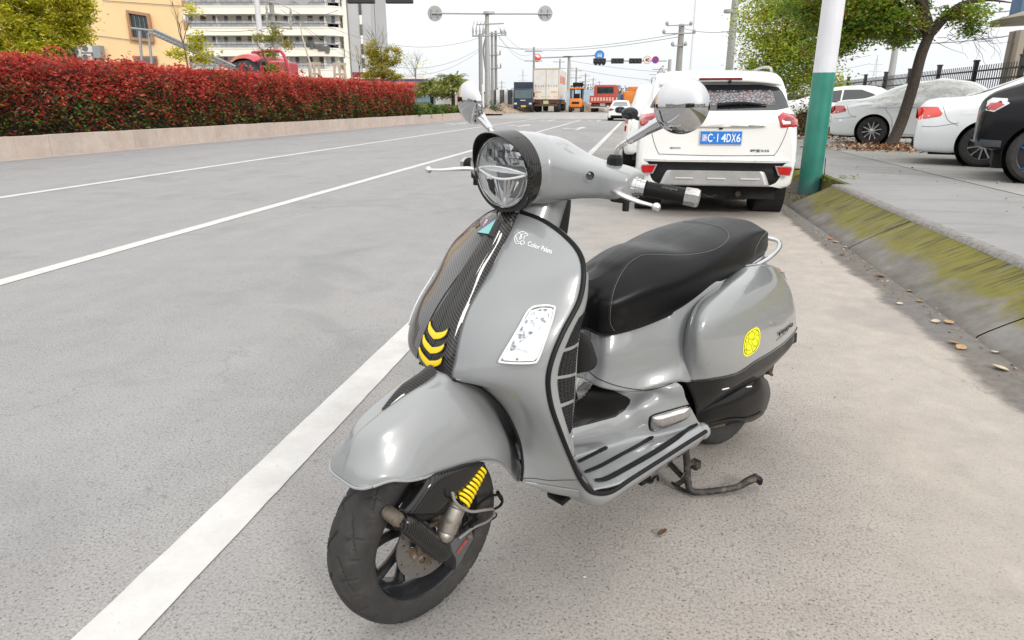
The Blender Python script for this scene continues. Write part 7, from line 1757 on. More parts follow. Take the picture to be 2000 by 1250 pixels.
# far half carbon overlay with raised script
SB2 = LSB
_ov = [[Vector((p.x, -p.y, p.z)) for p in r[1:31]] for r in _ls[4:56]]
ov = mk('carbon_side_overlay', [p+Vector((.0034, -.0016, .0022)) for r in _ov for p in r], gridfaces(len(_ov), 30), carbon_mat('carbon_side', (-.4, .6, .7), .075, .13, 1.0), shield, True)
V0, F0, tw, th = text_geo('Vespa', 1, None, .3, .03); V = []
for v in V0:
    r_ = 12.5-v.y/th*4.0-v.x/tw*1.5; c_ = 17-v.x/tw*13; a, b_ = int(r_), int(c_); p = _ls[a][b_].lerp(_ls[a][b_+1], c_-b_).lerp(_ls[a+1][b_].lerp(_ls[a+1][b_+1], c_-b_), r_-a); V.append(Vector((p.x+.0050, -p.y-.0025, p.z+.0032)))
mk('script_badge', V, F0, BLKG, shield, False)

# ---- edge trim all round shield and floorboard
FLOORE = [(0.91, 0.237, 0.255), (0.816, 0.236, 0.26), (0.688, 0.235, 0.267), (0.562, 0.234, 0.274), (0.457, 0.232, 0.278)]
tp = [Vector(p) for p in toks_out]+[Vector(p) for p in FLOORE]
P = crs(tp, 150)
q = MB(); q.tube([p+Vector((0.0, .002, 0)) for p in P], .0062, 8); q.tube([Vector((p.x, -p.y-.002, p.z)) for p in P], .0062, 8)
q.build('edge_trim', BLKR, SCT, True)

# ---- inner shield (side wall behind the trim, and the knee side)
inner_px = [(1.013, 0.215, 0.856), (1.012, 0.215, 0.796), (1.022, 0.212, 0.728), (1.025, 0.208, 0.656), (1.023, 0.205, 0.594), (1.024, 0.203, 0.532), (1.027, 0.2, 0.462), (1.025, 0.2, 0.404)]
rows = []
for k in range(8):
    a = Vector(toks_out[4+k]); e = Vector(inner_px[k]); bul = Vector((-.2, 1, 0)).normalized()*.006
    a2 = a+Vector((-.006, 0, 0))
    back = Vector((e.x-.012, e.y-.03, e.z))
    rows.append([a2, a2.lerp(e, .33)+bul, a2.lerp(e, .67)+bul*1.2, e+Vector((.002, .0, 0)), e+Vector((-.006, -.012, 0)), back, Vector((e.x+.0, .10, e.z)), Vector((e.x+.01, 0, e.z))])
_isr = [list(r) for r in rows]
ish = surf_mesh('inner_shield', rows, 60, 40, PAINT, SCT, mirror=True, flip=False, thick=.002)
# upper knee side closing to the top
rows = []
for k, i in enumerate((0, 1, 2, 3, 4)):
    a = Vector(toks_out[i]); rows.append([a+Vector((-.005, 0, 0)), a+Vector((-.016, -.012, 0)), Vector((a.x-.02, a.y*.5, a.z)), Vector((a.x-.018, 0, a.z))])
surf_mesh('inner_shield_top', rows, 20, 12, PAINT, SCT, mirror=True, thick=.002)
ISB = bvh_of([ish])
GRM = None
def grille_mat():
    t = NT('grille_mesh'); v = t.co('Object'); n = t.vor(v, 170)
    t.col(t.ramp(n, [(.2, .002), (.55, .012)])); t.set(Roughness=.45); t.bump(n, .8, .004); return t.m
GRM = grille_mat()
# black meshed vent openings between painted bars, laid out in the panel's own grid
_is = surf(_isr, 60, 40)
def vp(a, b_, lift=.003):
    """a: 0..1 down the panel, b: 0..1 across the side wall from trim to rear corner"""
    i_ = min(58.999, a*59); j_ = min(16.9, b_*17); i0, j0 = int(i_), int(j_); p = _is[i0][j0].lerp(_is[i0][j0+1], j_-j0).lerp(_is[i0+1][j0].lerp(_is[i0+1][j0+1], j_-j0), i_-i0)
    t1 = _is[i0+1][j0]-_is[i0][j0]; t2 = _is[i0][min(17, j0+1)]-_is[i0][j0]; nn = t1.cross(t2).normalized(); nn = nn if nn.y > 0 else -nn
    return p+nn*lift
def wid(a):      # left and right bounds of the grille, tapering at both ends
    t = (a-.22)/.66; k = max(.12, sin(pi*min(1, max(0, t*.9+.08)))**.5); return .50-.30*k, .52+.33*k
for (a0, a1) in ((.22, .375), (.395, .545), (.565, .71), (.73, .88)):
    for sgn in (1, -1):
        V = []; n_ = 12
        for i_ in range(n_):
            for j_ in range(7):
                b_ = j_/6; a = a0+(a1-a0)*i_/(n_-1)-.035*b_; l, r = wid(a); l += .0; V.append(vp(a, l+(r-l)*b_))
        if sgn < 0: V = [Vector((p.x, -p.y, p.z)) for p in V]
        v = mk('vent_grille', V, gridfaces(n_, 7, False, False, sgn < 0), GRM, ish, True)
        if sgn < 0: continue
        mb = MB()
        for i_ in range(9):
            for j_ in range(5):
                b_ = (j_+.5)/5; a = a0+(a1-a0)*(i_+.5)/9-.035*b_; l, r = wid(a); p = vp(a, l+(r-l)*b_, .003); p2 = vp(a, l+(r-l)*b_, .006)
                mb.lathe([(0, .0028), (.0016, .0020), (.0024, 0)], p, p2-p, 6)
        mb.build('vent_studs', simple('stud_black', (.010, .010, .011), .5, spec=.2), v, True, kind='stuff')

# ---- floorboard + tunnel + lower body side, one surface per half
rows = [
 [(.965, 0, .415), (0.913, 0.085, 0.386), (0.923, 0.1, 0.35), (0.874, 0.06, 0.272), (0.916, 0.137, 0.268), (0.973, 0.234, 0.283)],
 [(.88, 0, .405), (0.808, 0.082, 0.379), (0.813, 0.1, 0.335), (0.778, 0.09, 0.276), (0.819, 0.159, 0.272), (0.858, 0.234, 0.258)],
 [(.78, 0, .400), (0.708, 0.074, 0.374), (0.696, 0.105, 0.344), (0.673, 0.125, 0.28), (0.711, 0.179, 0.278), (0.721, 0.233, 0.265)],
 [(.73, 0, .425), (0.621, 0.085, 0.405), (0.636, 0.135, 0.381), (0.59, 0.157, 0.284), (0.616, 0.199, 0.284), (0.598, 0.232, 0.27)],
 [(.66, 0, .44), (0.589, 0.148, 0.434), (0.551, 0.165, 0.382), (0.515, 0.185, 0.29), (0.534, 0.213, 0.29), (0.51, 0.231, 0.275)],
 [(.60, 0, .44), (0.544, 0.166, 0.446), (0.506, 0.185, 0.383), (0.456, 0.2, 0.301), (0.453, 0.214, 0.287), (0.454, 0.23, 0.276)],
]
floor_o = surf_mesh('floorboard', rows, 60, 40, PAINT, SCT, mirror=True, thick=.002, flip=True)
FLB = bvh_of([floor_o])
# skirt under the trim
ft = crs([Vector(toks_out[12]), Vector(toks_out[13])]+[Vector(p) for p in FLOORE], 40)
V = []; 
for i, p in enumerate(ft):
    t = i/39; w = .055 if t > .3 else .02+.035*t/.3
    if t > .93: w *= 1
    V += [p+Vector((0, -.002, -.003)), p+Vector((0, -.004, -w*.45)), p+Vector((0, -.022, -w)), p+Vector((0, -.08, -w-.012)), Vector((p.x, 0, p.z-w-.015))]
o = mk('side_skirt', V+[Vector((p.x, -p.y, p.z)) for p in V], gridfaces(40, 5)+[tuple(reversed([i+200 for i in f])) for f in gridfaces(40, 5)], PAINT, SCT); solid(o, .002, 0)
# rounded rear end of the running board
q = MB(); c = Vector(FLOORE[-1]); q.sph(c+Vector((-.012, -.022, -.012)), .030, 16, 12, (.9, .95, .9)); q.sph(Vector((c.x-.012, -c.y+.022, c.z-.012)), .030, 16, 12, (.9, .95, .9))
q.build('board_end', PAINT, SCT, True)
# rubber strips
def strip(pts, w, nm='rubber_strip'):
    P = [seat_on(p, FLB, .0015) for p in crs(pts, 24)]; V = []
    for i, (p, nn) in enumerate(P):
        a = P[max(0, i-1)][0]; b_ = P[min(23, i+1)][0]; t = (b_-a).normalized(); s = nn.cross(t).normalized()
        e = min(1, min(i, 23-i)/1.5+.35)
        V += [p-s*w*e, p-s*w*.8*e+nn*.003, p+s*w*.8*e+nn*.003, p+s*w*e]
    V2 = [Vector((v.x, -v.y, v.z)) for v in V]
    F = gridfaces(24, 4); mk(nm, V, F, BLKR, floor_o, True, False, 40); mk(nm, V2, [tuple(reversed(f)) for f in F], BLKR, floor_o, True, False, 40)
strip([(0.89, 0.1, 0.276), (0.832, 0.1, 0.277), (0.765, 0.1, 0.279)], .0062)
strip([(0.883, 0.12, 0.249), (0.815, 0.12, 0.244), (0.729, 0.12, 0.246), (0.639, 0.12, 0.248), (0.57, 0.12, 0.253)], .0068)
strip([(0.932, 0.2, 0.279), (0.883, 0.2, 0.266), (0.782, 0.2, 0.266), (0.674, 0.2, 0.269), (0.574, 0.2, 0.278), (0.456, 0.2, 0.29)], .0085)
# carbon mat on the tunnel
mat_ = [(0.884, 0.06, 0.37), (0.87, 0.06, 0.362), (0.779, 0.06, 0.349), (0.685, 0.06, 0.337), (0.64, 0.06, 0.345), (0.617, 0.06, 0.36), (0.616, 0.06, 0.372), (0.633, 0.06, 0.387), (0.719, 0.06, 0.439), (0.799, 0.06, 0.481), (0.83, 0.06, 0.493), (0.854, 0.06, 0.482), (0.88, 0.06, 0.459)]
patch('tunnel_mat', mat_, FLB, carbon_mat('carbon_mat_floor', (1, .25, 0)), floor_o, .002, 4, .002)
# folded passenger foot peg
pg = [(0.7, 0.2, 0.386), (0.687, 0.2, 0.393), (0.616, 0.2, 0.385), (0.522, 0.2, 0.372), (0.51, 0.2, 0.366), (0.505, 0.2, 0.345), (0.521, 0.2, 0.333), (0.581, 0.2, 0.333), (0.654, 0.2, 0.338), (0.686, 0.2, 0.346), (0.699, 0.2, 0.36)]
g = [(0.71, 0.2, 0.387), (0.695, 0.2, 0.398), (0.617, 0.2, 0.389), (0.519, 0.2, 0.375), (0.504, 0.2, 0.364), (0.502, 0.2, 0.341), (0.52, 0.2, 0.329), (0.581, 0.2, 0.329), (0.653, 0.2, 0.334), (0.689, 0.2, 0.344), (0.706, 0.2, 0.36)]
rc = patch('peg_recess', g, FLB, BLKR, floor_o, .001, 2, .002, 40)
ctr = sum((Vector(p) for p in pg), Vector())/len(pg)
peg = patch('foot_peg', pg, FLB, CHROME_D, SCT, .004, 2, .003, 40)
V = []; nlay = 8; base = crs(pg, 44, True); c0, n0 = seat_on(ctr, FLB, 0)
for k in range(nlay+1):
    f = k/nlay; sc_ = sqrt(max(0, 1-(f*.94)**2))
    for p in base: V.append(seat_on(ctr+(Vector(p)-ctr)*(.25+.75*sc_), FLB, .004+.014*f)[0])
F = gridfaces(nlay+1, 44, False, True, False)+[tuple(range(nlay*44, (nlay+1)*44))]
mk('peg_shell', V, F, CHROME_D, peg, True, False)

# ---- seat column
rows = [
 [(0.766, 0, 0.465), (0.761, 0.06, 0.457), (0.707, 0.098, 0.441), (0.641, 0.122, 0.433), (0.547, 0.168, 0.447), (0.486, 0.185, 0.437), (.30, .15, .41), (-.1, .10, .42), (-.2, 0, .42)],
 [(0.75, 0, 0.502), (0.753, 0.062, 0.5), (0.694, 0.09, 0.489), (0.617, 0.112, 0.488), (0.525, 0.16, 0.506), (0.477, 0.175, 0.515), (.30, .15, .50), (-.1, .11, .50), (-.22, 0, .5)],
 [(0.744, 0, 0.556), (0.75, 0.064, 0.557), (0.692, 0.092, 0.553), (0.621, 0.114, 0.558), (0.515, 0.155, 0.584), (0.439, 0.165, 0.593), (.30, .16, .60), (-.1, .10, .62), (-.22, 0, .60)],
 [(0.738, 0, 0.611), (0.732, 0.05, 0.611), (0.678, 0.08, 0.614), (0.615, 0.108, 0.628), (0.491, 0.14, 0.66), (0.371, 0.155, 0.698), (.28, .15, .69), (-.05, .10, .70), (-.18, 0, .68)],
 [(0.735, 0, 0.641), (0.73, 0.048, 0.638), (0.673, 0.078, 0.644), (0.611, 0.106, 0.659), (0.486, 0.136, 0.688), (0.361, 0.15, 0.724), (.28, .13, .73), (-.05, .08, .74), (-.16, 0, .73)],
]
column = surf_mesh('body_column', rows, 30, 60, PAINT, SCT, mirror=True, thick=.002, flip=True)
# ---- dark gaps between the body panels
CLB = bvh_of([column, floor_o])
GAP = simple('panel_gap', (.012, .012, .012), .8)
rimline('panel_gap', [(0.915, 0.15, 0.575), (0.873, 0.15, 0.542), (0.804, 0.15, 0.504), (0.738, 0.15, 0.475), (0.665, 0.15, 0.449), (0.597, 0.15, 0.437), (0.532, 0.15, 0.433)], CLB, GAP, column, .0014, .0004, 60, True, False)
BLB = bvh_of([shield])
rimline('panel_gap', [(1.198, 0.2, 0.394), (1.156, 0.2, 0.377), (1.105, 0.2, 0.351), (1.058, 0.2, 0.333), (1.002, 0.2, 0.311)], BLB, GAP, shield, .0010, .0002, 40, True, False)
# ---- side cowls
CT = [
 [(0.151, 0.13, 0.731), (0.324, 0.15, 0.705), (0.451, 0.16, 0.672), (0.504, 0.163, 0.607), (0.511, 0.166, 0.513), (0.499, 0.172, 0.436)],
 [(0.127, 0.134, 0.731), (0.339, 0.176, 0.712), (0.479, 0.196, 0.676), (0.533, 0.203, 0.616), (0.521, 0.2, 0.525), (0.476, 0.196, 0.439)],
 [(0.083, 0.132, 0.726), (0.329, 0.198, 0.715), (0.472, 0.226, 0.669), (0.519, 0.236, 0.605), (0.492, 0.23, 0.523), (0.415, 0.214, 0.434)],
 [(0.016, 0.122, 0.716), (0.247, 0.2, 0.701), (0.381, 0.236, 0.653), (0.41, 0.244, 0.587), (0.364, 0.234, 0.499), (0.274, 0.216, 0.415)],
 [(-0.074, 0.1, 0.696), (0.108, 0.178, 0.672), (0.23, 0.22, 0.625), (0.256, 0.23, 0.56), (0.221, 0.222, 0.49), (0.15, 0.208, 0.421)],
 [(-0.176, 0.07, 0.669), (-0.06, 0.14, 0.635), (0.034, 0.184, 0.582), (0.06, 0.196, 0.521), (0.04, 0.192, 0.465), (-0.013, 0.182, 0.41)],
 [(-0.29, 0.035, 0.631), (-0.252, 0.088, 0.58), (-0.204, 0.126, 0.521), (-0.178, 0.142, 0.471), (-0.185, 0.142, 0.429), (-0.214, 0.136, 0.393)],
 [(-0.389, 0, 0.598), (-0.408, 0.035, 0.533), (-0.405, 0.062, 0.471), (-0.399, 0.074, 0.432), (-0.402, 0.078, 0.407), (-0.413, 0.076, 0.383)],
]
last = [Vector(p) for p in CT[-1]]
CT.append([Vector((p.x-.012, 0 if k == 0 else p.y*.45, p.z)) for k, p in enumerate(last)])
CT.append([Vector((p.x-.015, -.0005, p.z)) for p in last])
cowl = surf_mesh('side_cowl', CT, 90, 50, PAINT, SCT, mirror=True, thick=.002, flip=False)
_cw = surf(CT, 90, 50)
CWB = bvh_of([cowl])
# cap between the cowls under the seat and behind it
rows = [[Vector(r[0]), Vector((r[0].x, r[0].y*.5, r[0].z+.002)), Vector((r[0].x, 0, r[0].z+.003))] for r in _cw[::6]]
surf_mesh('tail_top', rows, 20, 8, PAINT, SCT, mirror=True, thick=.002)
# black line and carbon lower panel
edge = [r[-1] for r in _cw]
q = MB(); q.tube([p+Vector((0, .001, -.001)) for p in edge], .0026, 6); q.tube([Vector((p.x, -p.y-.001, p.z-.001)) for p in edge], .0026, 6); q.build('cowl_seam', BLKG, cowl, True)
bot = [(0.375, 0.15, 0.256), (0.316, 0.152, 0.278), (0.233, 0.152, 0.293), (0.107, 0.15, 0.298), (-0.019, 0.142, 0.295), (-0.145, 0.125, 0.3), (-0.306, 0.095, 0.309), (-0.442, 0.058, 0.328)]
edge8 = resample_len(edge[:86], 8)
bot = [Vector(p) for p in bot]
rows = []
for k in range(8):
    a = edge8[k]+Vector((0, -.001, -.002)); e = bot[k]; mid = a.lerp(e, .5)+Vector((0, .012, -.002)); rows.append([a, a.lerp(e, .25)+Vector((0, .008, 0)), mid, e])
rows.append([edge[-1], edge[-1]+Vector((.0, 0, -.012)), edge[-1]+Vector((.02, 0, -.028)), edge[-1]+Vector((.05, 0, -.04))])
lower = surf_mesh('carbon_lower_panel', rows, 60, 16, carbon_mat('carbon_panel', (.7, 0, .7), .003, .018, .3), SCT, mirror=True, thick=.002, flip=False)
q = MB(); pts = [seat_on(p, bvh_of([lower]), .001)[0] for p in [(0.33, 0.2, 0.37), (0.291, 0.2, 0.364)]]
q.tube([pts[0], pts[1]], .0022, 6); pts = [seat_on(p, bvh_of([lower]), .001)[0] for p in [(0.172, 0.2, 0.333), (0.14, 0.2, 0.326)]]; q.tube(pts, .0022, 6); q.build('panel_print', WHITE_PRINT, lower, True)
# dark filler inside the body so that nothing shows through
q = MB(); q.box2((-.14, -.09, .30), (.58, .09, .66)); q.box2((.3, -.12, .31), (.52, .12, .40)); q.build('inner_body', DARKG, SCT)

# sticker and side script
st = [(0.236, 0.24, 0.568), (0.214, 0.24, 0.559), (0.203, 0.24, 0.543), (0.198, 0.24, 0.513), (0.206, 0.24, 0.493), (0.23, 0.24, 0.481), (0.265, 0.24, 0.478), (0.286, 0.24, 0.486), (0.298, 0.24, 0.502), (0.3, 0.24, 0.526), (0.295, 0.24, 0.551), (0.275, 0.24, 0.564)]
stk = patch('round_sticker', st, CWB, simple('sticker_yellow', (.86, .87, .0), .45), cowl, .0008, 3, 0, 48)
sc0 = sum((Vector(p) for p in st), Vector())/len(st)
mb = MB(); rimline('x', [sc0+(Vector(p)-sc0)*.86 for p in st], CWB, None, None, .0007, .0011, 60, True, True, mb)
for (x, y, r) in ((525, 740, 62), (570, 840, 58), (500, 930, 60), (455, 820, 44), (610, 720, 40), (600, 920, 40), (445, 990, 36), (560, 680, 30), (535, 1000, 32)):
    # drawn circles of the print
    pass
for cpts in ([(0.276, 0.24, 0.551), (0.27, 0.24, 0.558), (0.258, 0.24, 0.559), (0.243, 0.24, 0.552), (0.236, 0.24, 0.541), (0.242, 0.24, 0.532), (0.257, 0.24, 0.533), (0.27, 0.24, 0.541)], [(0.251, 0.24, 0.526), (0.24, 0.24, 0.53), (0.223, 0.24, 0.526), (0.212, 0.24, 0.514), (0.213, 0.24, 0.503), (0.229, 0.24, 0.505), (0.244, 0.24, 0.513)], [(0.283, 0.24, 0.518), (0.274, 0.24, 0.522), (0.259, 0.24, 0.518), (0.249, 0.24, 0.508), (0.253, 0.24, 0.497), (0.267, 0.24, 0.498), (0.281, 0.24, 0.508)],
             [(0.291, 0.24, 0.542), (0.284, 0.24, 0.544), (0.273, 0.24, 0.537), (0.272, 0.24, 0.528), (0.285, 0.24, 0.529)], [(0.233, 0.24, 0.552), (0.226, 0.24, 0.556), (0.214, 0.24, 0.548), (0.212, 0.24, 0.536), (0.224, 0.24, 0.538)], [(0.24, 0.24, 0.501), (0.23, 0.24, 0.502), (0.217, 0.24, 0.498), (0.225, 0.24, 0.487), (0.237, 0.24, 0.488)], [(0.288, 0.24, 0.506), (0.282, 0.24, 0.506), (0.275, 0.24, 0.496), (0.279, 0.24, 0.491), (0.286, 0.24, 0.497)]):
    rimline('x', cpts, CWB, None, None, .0006, .0011, 24, True, True, mb)
mb.build('print_lines', BLKP, stk, True)
_l = [(-0.001, 0.2, 0.476), (-0.1, 0.2, 0.497)]; _u = [(-0.004, 0.2, 0.51), (-0.009, 0.2, 0.47)]
text_seated('side_script', 'Vespa', _l, upv(_u[0], _u[1]), .026, simple('script_black', (.004, .004, .004), .7, spec=.1), cowl, CWB, .2, .022, .0035)
mb = MB(); rimline('x', [(0.005, 0.2, 0.46), (-0.019, 0.2, 0.464), (-0.041, 0.2, 0.469), (-0.064, 0.2, 0.472)], CWB, None, None, .0010, .0015, 16, True, False, mb); mb.build('script_underline', BLKG, cowl, True)

# ---- seat
def seat_rows():
    L = [  # lower edge, side, shoulder (left) ; crown rise above shoulder
     ((0.788, 0.03, 0.637), (0.8, 0.034, 0.704), (0.764, 0.02, 0.768), .003),
     ((0.769, 0.058, 0.624), (0.79, 0.072, 0.714), (0.709, 0.035, 0.782), .006),
     ((0.733, 0.086, 0.624), (0.753, 0.104, 0.722), (0.658, 0.055, 0.802), .009),
     ((0.629, 0.116, 0.636), (0.655, 0.136, 0.747), (0.557, 0.078, 0.824), .010),
     ((0.498, 0.136, 0.66), (0.53, 0.16, 0.76), (0.44, 0.11, 0.818), .010),
     ((0.336, 0.142, 0.699), (0.367, 0.165, 0.785), (0.3, 0.128, 0.837), .014),
     ((0.172, 0.13, 0.724), (0.185, 0.146, 0.794), (0.154, 0.118, 0.85), .018),
     ((0.026, 0.106, 0.736), (0.022, 0.114, 0.795), (0.013, 0.088, 0.843), .018),
     ((-0.076, 0.08, 0.74), (-0.094, 0.076, 0.785), (-0.092, 0.056, 0.814), .010),
    ]
    out = []
    for lo, sd_, sh_, r in L:
        lo, sd_, sh_ = Vector(lo), Vector(sd_), Vector(sh_)
        out.append([Vector((lo.x, 0, lo.z)), Vector((lo.x, lo.y*.7, lo.z-.002)), lo, lo.lerp(sd_, .45)+Vector((0, .006, 0)), sd_, sd_.lerp(sh_, .6)+Vector((0, .010, .004)), sh_, Vector((sh_.x, sh_.y*.55, sh_.z+r*.8)), Vector((sh_.x, 0, sh_.z+r))])
    a = out[0]; n0 = [Vector((p.x+.022, p.y*.45, p.z+(-.0 if k < 3 else .0))) for k, p in enumerate(a)]; c = Vector((a[4].x+.03, 0, (a[0].z+a[-1].z)/2)); n1 = [Vector((c.x, p.y*.02, c.z+(p.z-c.z)*.5)) for p in a]
    b_ = out[-1]; m0 = [Vector((p.x-.022, p.y*.6, p.z-.004)) for p in b_]; c2 = Vector((b_[4].x-.035, 0, (b_[0].z+b_[-1].z)/2)); m1 = [Vector((c2.x, p.y*.02, c2.z+(p.z-c2.z)*.4)) for p in b_]
    return [n1, n0]+out+[m0, m1]
SR = seat_rows()
seat = surf_mesh('seat', SR, 110, 60, LEATHER, SCT, mirror=True, flip=False)
STB = bvh_of([seat])
STCH = simple('grey_thread', (.20, .20, .21), .6)
def stitch(pts, n=90):
    mb = MB(); P = resample_len([q_ for q_ in [seat_on(p, STB, .0006)[0] for p in crs(pts, 200)] if STB.find_nearest(q_)[3] < .003], n)
    for i in range(0, n-1, 1):
        a, b_ = P[i], P[i].lerp(P[i+1], .62); mb.tube([a, b_], .0008, 4)
    return mb
mb = stitch([(0.819, 0.15, 0.665), (0.837, 0.15, 0.692), (0.838, 0.15, 0.739), (0.824, 0.15, 0.788), (0.788, 0.15, 0.831), (0.746, 0.15, 0.85), (0.692, 0.15, 0.853), (0.532, 0.15, 0.828), (0.402, 0.15, 0.82), (0.329, 0.15, 0.829), (0.296, 0.15, 0.847), (0.306, 0.15, 0.868), (0.356, 0.15, 0.89), (0.46, 0.15, 0.912), (0.545, 0.15, 0.924)], 170)
mb.build('stitching', STCH, seat, False)
mb = stitch([(0.06, 0.15, 0.84), (0.094, 0.15, 0.821), (0.121, 0.15, 0.793), (0.13, 0.15, 0.759)], 24); mb.build('stitching', STCH, seat, False)
mb = MB(); rimline('x', [p for p in [(0.826, 0.15, 0.665), (0.843, 0.15, 0.694), (0.845, 0.15, 0.741), (0.83, 0.15, 0.792), (0.794, 0.15, 0.836), (0.748, 0.15, 0.854), (0.692, 0.15, 0.856), (0.533, 0.15, 0.832), (0.405, 0.15, 0.824), (0.333, 0.15, 0.834), (0.302, 0.15, 0.849), (0.312, 0.15, 0.867), (0.359, 0.15, 0.889), (0.46, 0.15, 0.914), (0.545, 0.15, 0.926)]], STB, None, None, .0011, -.0004, 120, True, False, mb); mb.build('piping_seam', simple('seam_black', (.008, .008, .009), .6), seat, True)
# seat base line
q = MB(); lo = crs([r[2] for r in SR[1:-1]], 60); q.tube([p+Vector((0, -.004, -.003)) for p in lo], .005, 6); q.tube([Vector((p.x, -p.y+.004, p.z-.003)) for p in lo], .005, 6); q.build('seat_rim', BLKP, seat, True)

# ---- grab rail and tail
q = MB(); gr = [(0.072, 0.105, 0.712), (0.026, 0.112, 0.717), (-0.051, 0.112, 0.729), (-0.161, 0.085, 0.74), (-0.242, 0.045, 0.748), (-0.303, 0, 0.753)]
pts = [Vector(p) for p in gr]; pts[-1] = Vector((pts[-2].x-.02, 0, pts[-2].z+.004)); full = pts+[Vector((p.x, -p.y, p.z)) for p in reversed(pts[:-1])]
q.tube(full, .0085, 12, 60); q.build('grab_rail', CHROME, SCT, True)
q = MB(); q.lathe([(0, .006), (.013, .005), (.018, 0), (.018, -.01), (0, -.01)], pts[0]+Vector((0.0, .0, -.004)), (0, .3, 1), 16); q.build('rail_foot', CHROME, SCT, True)
q = MB(); q.sph((-0.3, 0.02, 0.608), .026, 16, 10, (.8, .7, 1.2)); tl_ = q.build('tail_light', simple('amber_lens', (.30, .07, .02), .15, coat=1, var=.2), SCT, True)
q = MB(); q.prism([(-0.494, 0.03, 0.308), (-0.525, 0.03, 0.324), (-0.532, 0.03, 0.281), (-0.497, 0.03, 0.28)], (0, -.12, 0));  q.build('plate_holder', BLKP, SCT)
q = MB(); q.prism([(-0.241, 0.05, 0.248), (-0.32, 0.05, 0.254), (-0.307, 0.05, 0.204), (-0.239, 0.05, 0.218)], (0, -.1, 0)); q.tube([(-0.251, 0.06, 0.227), (-0.287, 0.06, 0.208)], .006, 8); q.build('rear_bracket', worn_metal('bracket_grey', (.06, .06, .06), .5, .5), SCT)

# ---- transmission / engine cover (left side), dark and glossy
rows = [
 [(0.251, 0.05, 0.222), (0.387, 0.135, 0.294), (0.407, 0.15, 0.279), (0.369, 0.14, 0.22), (0.218, 0.05, 0.121)],
 [(0.13, 0.05, 0.224), (0.283, 0.14, 0.297), (0.347, 0.17, 0.294), (0.306, 0.155, 0.224), (0.103, 0.05, 0.096)],
 [(0.016, 0.05, 0.231), (0.177, 0.14, 0.303), (0.235, 0.178, 0.281), (0.179, 0.16, 0.203), (-0.057, 0.05, 0.068)],
 [(-0.106, 0.05, 0.234), (0.054, 0.135, 0.299), (0.107, 0.174, 0.259), (0.068, 0.158, 0.17), (-0.177, 0.05, 0.033)],
 [(-0.206, 0.05, 0.227), (-0.078, 0.115, 0.276), (-0.056, 0.15, 0.226), (-0.074, 0.138, 0.142), (-0.265, 0.05, 0.032)],
 [(-0.302, 0.03, 0.172), (-0.219, 0.08, 0.205), (-0.232, 0.09, 0.154), (-0.228, 0.085, 0.092), (-0.334, 0.03, 0.03)],
]
eng = surf_mesh('engine_cover', rows, 50, 30, carbon_mat('carbon_glossy_cover', (.7, 0, .7), .002, .007, .22), SCT, thick=.002, flip=False)
q = MB(); q.tube([(0.312, 0.158, 0.23), (0.183, 0.166, 0.206), (0.057, 0.16, 0.165), (-0.074, 0.142, 0.141)], .003, 6, 24); q.build('cover_lip', BLKP, eng, True)
q = MB(); q.box2((-.06, -.09, .17), (.40, .12, .33), .02); q.cyl((0, -.1, .243), (0, .13, .243), .05, 24); q.box2((.1, -.17, .16), (.45, .02, .28), .02); q.build('engine_block', worn_metal('engine_dark', (.05, .048, .045), .6, .5), SCT, True)
for k in range(4):
    q = MB(); q.tube([Vector((0.256, 0.1, 0.167))+Vector((0,0,.005*k)), Vector((0.111, 0.1, 0.134))+Vector((0,0,.005*k))], .0035, 6); q.build('cooling_fin', worn_metal('fin_metal', (.22, .18, .14), .5, .8), SCT, True)
q = MB(); q.box2((-.06, -.085, .30), (.30, .085, .50)); q.build('rear_inner', DARKG, SCT)
# silencer on the far side
q = MB(); q.tube([(.25, -.14, .16), (.0, -.17, .2), (-.28, -.18, .25)], [.04, .065, .06], 16, 16); q.build('silencer', worn_metal('steel_dark', (.2, .2, .2), .35, .9), SCT, True)

# ---- centre stand
STM = worn_metal('stand_paint', (.035, .033, .032), .5, .4, (.16, .13, .10), .56)
q = MB(); q.tube([(0.411, 0.135, 0.173), (0.405, 0.145, 0.109), (0.41, 0.155, 0.058), (0.411, 0.173, 0.022), (0.385, 0.2, 0.018), (0.332, 0.239, 0.022), (0.283, 0.266, 0.026), (0.248, 0.281, 0.04), (0.211, 0.293, 0.046)], [.011, .012, .012, .012, .011, .011, .011, .013, .014], 12, 60)
stand = q.build('centre_stand', STM, SCT, True)
q = MB(); q.tube([(0.224, 0.285, 0.048), (0.211, 0.301, 0.04), (0.2, 0.301, 0.022)], [.013, .013, .008], 10, 8, True); q.build('foot_lever_end', BLKR, stand, True)
q = MB(); q.tube([(0.411, 0.096, 0.018), (0.411, 0.134, 0.01), (0.397, 0.189, 0.008)], [.006, .010, .004], 8, 12, True, .5); q.prism([(0.421, 0.15, 0.085), (0.452, 0.15, 0.067), (0.411, 0.105, 0.02), (0.42, 0.127, 0.02), (0.41, 0.156, 0.053)], (-.004, .003, 0)); q.build('stand_shoe', STM, stand, True)
q = MB(); q.tube([(.40, .13, .05), (.36, 0, .06), (.40, -.15, .05)], .010, 10, 16); q.tube([(.33, -.13, .2), (.39, -.15, .06), (.42, -.19, .02)], .012, 10, 16); q.build('cross_tube', STM, stand, True)
q = MB(); q.box((0.314, 0.12, 0.06), (.03, .03, .030), None, .004); q.tube([(0.403, 0.14, 0.106), (0.287, 0.12, 0.047)], .005, 6); q.build('stand_stop', STM, stand)
q = MB(); q.tube([(0.669, 0.12, 0.146), (0.608, 0.12, 0.112), (0.562, 0.12, 0.09), (0.552, 0.12, 0.101), (0.531, 0.12, 0.1), (0.526, 0.12, 0.083)], .0045, 8, 30); q.box((0.579, 0.1, 0.099), (.05, .03, .02), None, .004); q.build('underbody_hook', BLKP, SCT, True)
